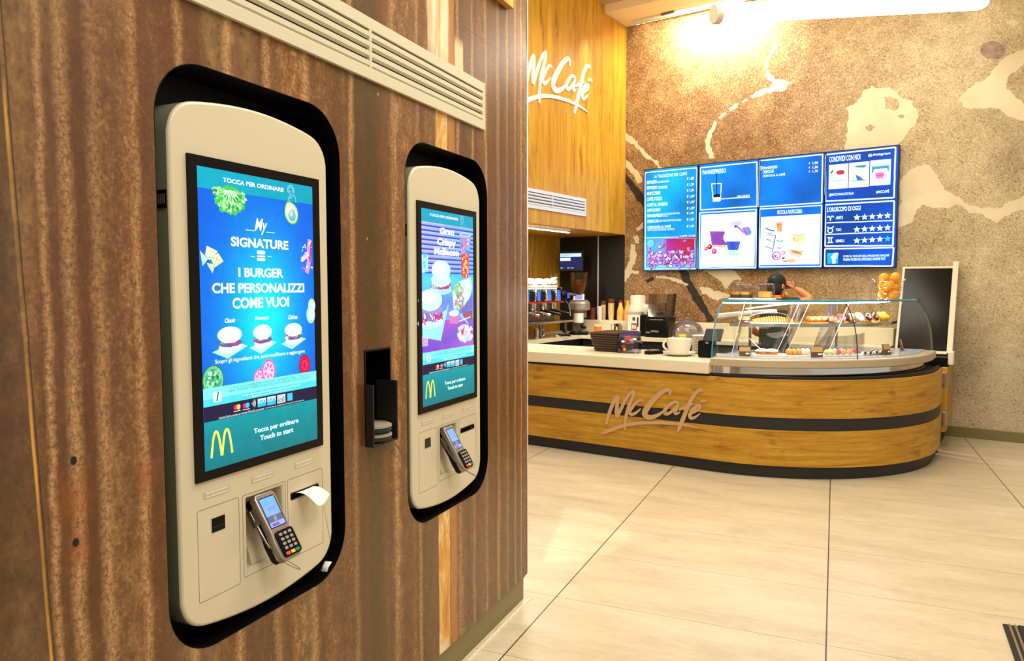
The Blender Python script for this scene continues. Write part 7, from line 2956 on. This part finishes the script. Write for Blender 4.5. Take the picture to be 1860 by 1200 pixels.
# stands behind the case facing the wall and a little right; local x right, +y away from the camera
PX, PY = -2.03, 7.50
pe = thing('person', 'person in black cap and olive shirt behind the case, hand raised to face', 'person', (PX, PY, 0), R(8))
V = [(0, 0, 0.86), (0, 0.0, 1.02), (0, 0.015, 1.20), (0, 0.03, 1.32), (0.0, 0.04, 1.375), (0.005, 0.055, 1.43),          # 0-5 pelvis .. neck
     (0.10, 0.02, 1.335), (0.185, 0.03, 1.315), (0.25, 0.06, 1.335), (0.335, 0.10, 1.365), (0.25, 0.15, 1.43), (0.165, 0.19, 1.475),   # right arm up to the wrist 6-11
     (-0.10, 0.02, 1.335), (-0.175, 0.02, 1.30), (-0.215, 0.04, 1.18), (-0.225, 0.08, 1.06), (-0.18, 0.20, 1.00), (-0.12, 0.30, 0.99),   # left arm 12-17
     (0.09, 0, 0.80), (0.10, 0.01, 0.46), (0.10, -0.01, 0.09), (0.11, 0.14, 0.035), (-0.09, 0, 0.80), (-0.10, 0.01, 0.46), (-0.10, -0.01, 0.09), (-0.11, 0.14, 0.035)]
E_ = [(0, 1), (1, 2), (2, 3), (3, 4), (4, 5), (3, 6), (6, 7), (7, 8), (8, 9), (9, 10), (10, 11), (3, 12), (12, 13), (13, 14), (14, 15), (15, 16), (16, 17),
      (0, 18), (18, 19), (19, 20), (20, 21), (0, 22), (22, 23), (23, 24), (24, 25)]
rad = [(0.14, 0.10), (0.125, 0.09), (0.14, 0.095), (0.12, 0.085), (0.062, 0.06), (0.052, 0.052),
       0.062, 0.052, 0.046, 0.040, 0.038, 0.027, 0.062, 0.052, 0.046, 0.040, 0.036, 0.026,
       0.085, 0.060, 0.042, 0.038, 0.085, 0.060, 0.042, 0.038]
skin_body('body', V, E_, rad, M['skin'], pe)


def clothes(name, V, E, rad, mt, sub=2):
    return skin_body(name, V, E, rad, mt, pe, sub)


clothes('shirt', [(0, 0, 0.74), (0, 0.0, 1.02), (0, 0.015, 1.20), (0, 0.03, 1.325), (0, 0.04, 1.372), (0.10, 0.02, 1.335), (0.185, 0.03, 1.318), (0.255, 0.055, 1.335), (-0.10, 0.02, 1.335), (-0.175, 0.02, 1.30), (-0.213, 0.035, 1.20)],
        [(0, 1), (1, 2), (2, 3), (3, 4), (3, 5), (5, 6), (6, 7), (3, 8), (8, 9), (9, 10)],
        [(0.165, 0.125), (0.150, 0.112), (0.165, 0.115), (0.138, 0.10), (0.072, 0.07), 0.075, 0.068, 0.064, 0.075, 0.068, 0.066], M['shirt'])
clothes('trousers', [(0, 0, 0.98), (0, 0, 0.87), (0.09, 0, 0.78), (0.10, 0.01, 0.46), (0.10, -0.01, 0.08), (-0.09, 0, 0.78), (-0.10, 0.01, 0.46), (-0.10, -0.01, 0.08)],
        [(0, 1), (1, 2), (2, 3), (3, 4), (1, 5), (5, 6), (6, 7)], [(0.15, 0.115), (0.195, 0.145), 0.115, 0.074, 0.060, 0.115, 0.074, 0.060], M['trouser'])
for s in (-1, 1):
    mb = MB()
    mb.ell((0.105 * s, 0.06, 0.035), 0.05, 0.13, 0.05, 14, 8, zmin=-0.7)
    mb.build('shoe', M['black'], pe)
# head, turned to the wall and a little right
HM = Matrix.Translation((0.01, 0.065, 1.505)) @ Matrix.Rotation(R(-28), 4, 'Z') @ Matrix.Rotation(R(-12), 4, 'X')
mb = MB()
mb.xf = HM
rows = []
for i in range(15):
    ph = -math.pi / 2 + math.pi * i / 14
    rows.append([])
    for j in range(20):
        th = 2 * math.pi * j / 20
        x, y, z = 0.074 * math.cos(ph) * math.cos(th), 0.094 * math.cos(ph) * math.sin(th), 0.112 * math.sin(ph)
        if z < 0:
            y += 0.018 * (-z / 0.112)
            x *= 1 - 0.22 * (-z / 0.112)
        if y > 0.08 and -0.03 < z < 0.02:
            y += 0.006
        rows[-1].append((x, y, z))
mb.grid(rows, close=True)
hd_ = mb.build('head', M['skin'], pe, smooth=80)
mb = MB()
mb.xf = HM
mb.tube([(0, 0.093, 0.018), (0, 0.112, -0.016), (0, 0.104, -0.024)], [0.008, 0.013, 0.008], 8)
mb.build('nose', M['skin'], hd_, smooth=60)
for s in (-1, 1):
    mb = MB()
    mb.xf = HM
    mb.ell((0.076 * s, -0.004, -0.008), 0.010, 0.018, 0.030, 10, 8)
    mb.build('ear', M['skin'], hd_)
    mb = MB()
    mb.xf = HM
    mb.ell((0.030 * s, 0.084, 0.006), 0.013, 0.009, 0.007, 10, 8, 0)
    mb.ell((0.030 * s, 0.0915, 0.006), 0.005, 0.003, 0.005, 8, 6, 1)
    mb.build('eye', [M['white'], M['hair']], hd_)
mb = MB()
mb.xf = HM
mb.ell((0, 0.098, -0.052), 0.024, 0.007, 0.006, 12, 6)
mb.build('mouth', M['pink'], hd_)
mb = MB()
mb.xf = HM
mb.ell((0, -0.012, -0.005), 0.080, 0.090, 0.108, 20, 12)
mb.xf = HM @ Matrix.Translation((0, -0.05, -0.045))
mb.ell((0, 0, 0), 0.062, 0.050, 0.06, 14, 10)
mb.build('hair', M['hair'], pe, smooth=80)
mb = MB()
mb.xf = HM @ Matrix.Translation((0, -0.004, 0.022))
mb.ell((0, 0, 0), 0.088, 0.105, 0.100, 24, 14, zmin=-0.10)
cp_ = mb.build('cap', M['cap'], pe, smooth=60)
mb = MB()
mb.xf = HM @ Matrix.Translation((0, 0.0, 0.022))
rows = [[(k_ * 0.088 * math.cos(R(a)), 0.03 + k2_ * 0.10 * math.sin(R(a)), -0.006 - d_) for a in range(10, 171, 16)] for k_, k2_, d_ in ((0.95, 0.75, 0.0), (0.9, 1.6, 0.012))]
mb.grid(rows)
mb.build('cap_brim', M['cap'], cp_, solid=0.004)
for p_ in ((0.02, -0.102, 0.055), (-0.035, -0.098, 0.02), (0.035, -0.10, 0.062)):
    mb = MB()
    mb.xf = HM
    mb.ell(p_, 0.004, 0.004, 0.004, 8, 6)
    mb.build('cap_stud', M['white'], cp_)
mb = MB()
mb.tube(smooth_path([(0.062, 0.02, 1.392), (0.085, 0.05, 1.405), (0.07, 0.10, 1.41), (0.0, 0.12, 1.405), (-0.06, 0.10, 1.40), (-0.07, 0.05, 1.395), (-0.04, 0.0, 1.392), (0.02, -0.01, 1.39)], 4, True), 0.016, 8, closed=True)
mb.tube(smooth_path([(0.08, 0.03, 1.40), (0.105, 0.01, 1.425), (0.125, 0.0, 1.40)], 4), [0.014 + 0.0] * 9, 8)
tag(mb.build('neckerchief', M['scarf'], pe), 'orange neckerchief')
# right hand: palm and five fingers curled towards the cheek
wr = Vector((0.165, 0.19, 1.475))
pa = Vector((0.115, 0.185, 1.505))
dirf = (pa - wr).normalized()
side = Vector((0.15, 0.35, 0.92)).normalized()
side = (side - dirf * side.dot(dirf)).normalized()
nrm = dirf.cross(side)
VV, EE, RR = [tuple(wr), tuple(wr + dirf * 0.03), tuple(pa)], [(0, 1), (1, 2)], [(0.026, 0.022), (0.036, 0.02), (0.038, 0.016)]
skin_body('palm', VV, EE, RR, M['skin'], pe)
for k, (ln, off) in enumerate(((0.066, 0.030), (0.074, 0.011), (0.069, -0.008), (0.054, -0.026))):
    b0 = pa + side * off - dirf * 0.012
    d1 = (dirf * 0.85 + nrm * 0.25).normalized()
    d2 = (dirf * 0.35 + nrm * 0.9).normalized()
    d3 = (dirf * -0.3 + nrm * 0.95).normalized()
    p1_ = b0 + d1 * (0.012 + ln * 0.46)
    p2_ = p1_ + d2 * ln * 0.32
    p3_ = p2_ + d3 * ln * 0.24
    skin_body(('index_finger', 'middle_finger', 'ring_finger', 'little_finger')[k], [tuple(b0), tuple(p1_), tuple(p2_), tuple(p3_)], [(0, 1), (1, 2), (2, 3)], [0.0095, 0.0088, 0.008, 0.007], M['skin'], pe)
b0 = wr + dirf * 0.022 + side * 0.026
skin_body('thumb', [tuple(b0), tuple(b0 + side * 0.022 + dirf * 0.012 + nrm * 0.012), tuple(b0 + side * 0.034 + dirf * 0.034 + nrm * 0.022)], [(0, 1), (1, 2)], [0.011, 0.0095, 0.008], M['skin'], pe)
# left hand resting low behind the case
w2 = Vector((-0.12, 0.30, 0.99))
VV = [tuple(w2), tuple(w2 + Vector((0.02, 0.04, -0.005))), tuple(w2 + Vector((0.035, 0.075, -0.012)))]
skin_body('palm', VV, [(0, 1), (1, 2)], [(0.024, 0.022), (0.036, 0.018), (0.036, 0.014)], M['skin'], pe)
for k, ln in enumerate((0.066, 0.074, 0.069, 0.054)):
    b0 = w2 + Vector((0.035, 0.07, -0.012)) + Vector((0.92, -0.38, 0)) * (-0.030 + 0.019 * k) * -1
    q1 = b0 + Vector((0.38, 0.9, -0.1)) * ln * 0.6
    q2 = q1 + Vector((0.3, 0.6, -0.7)) * ln * 0.5
    skin_body(('little_finger', 'ring_finger', 'middle_finger', 'index_finger')[k], [tuple(b0), tuple(q1), tuple(q2)], [(0, 1), (1, 2)], [0.009, 0.0085, 0.007], M['skin'], pe)
b0 = w2 + Vector((0.04, 0.02, 0))
skin_body('thumb', [tuple(b0), tuple(b0 + Vector((0.03, 0.03, 0))), tuple(b0 + Vector((0.04, 0.06, -0.01)))], [(0, 1), (1, 2)], [0.011, 0.009, 0.008], M['skin'], pe)
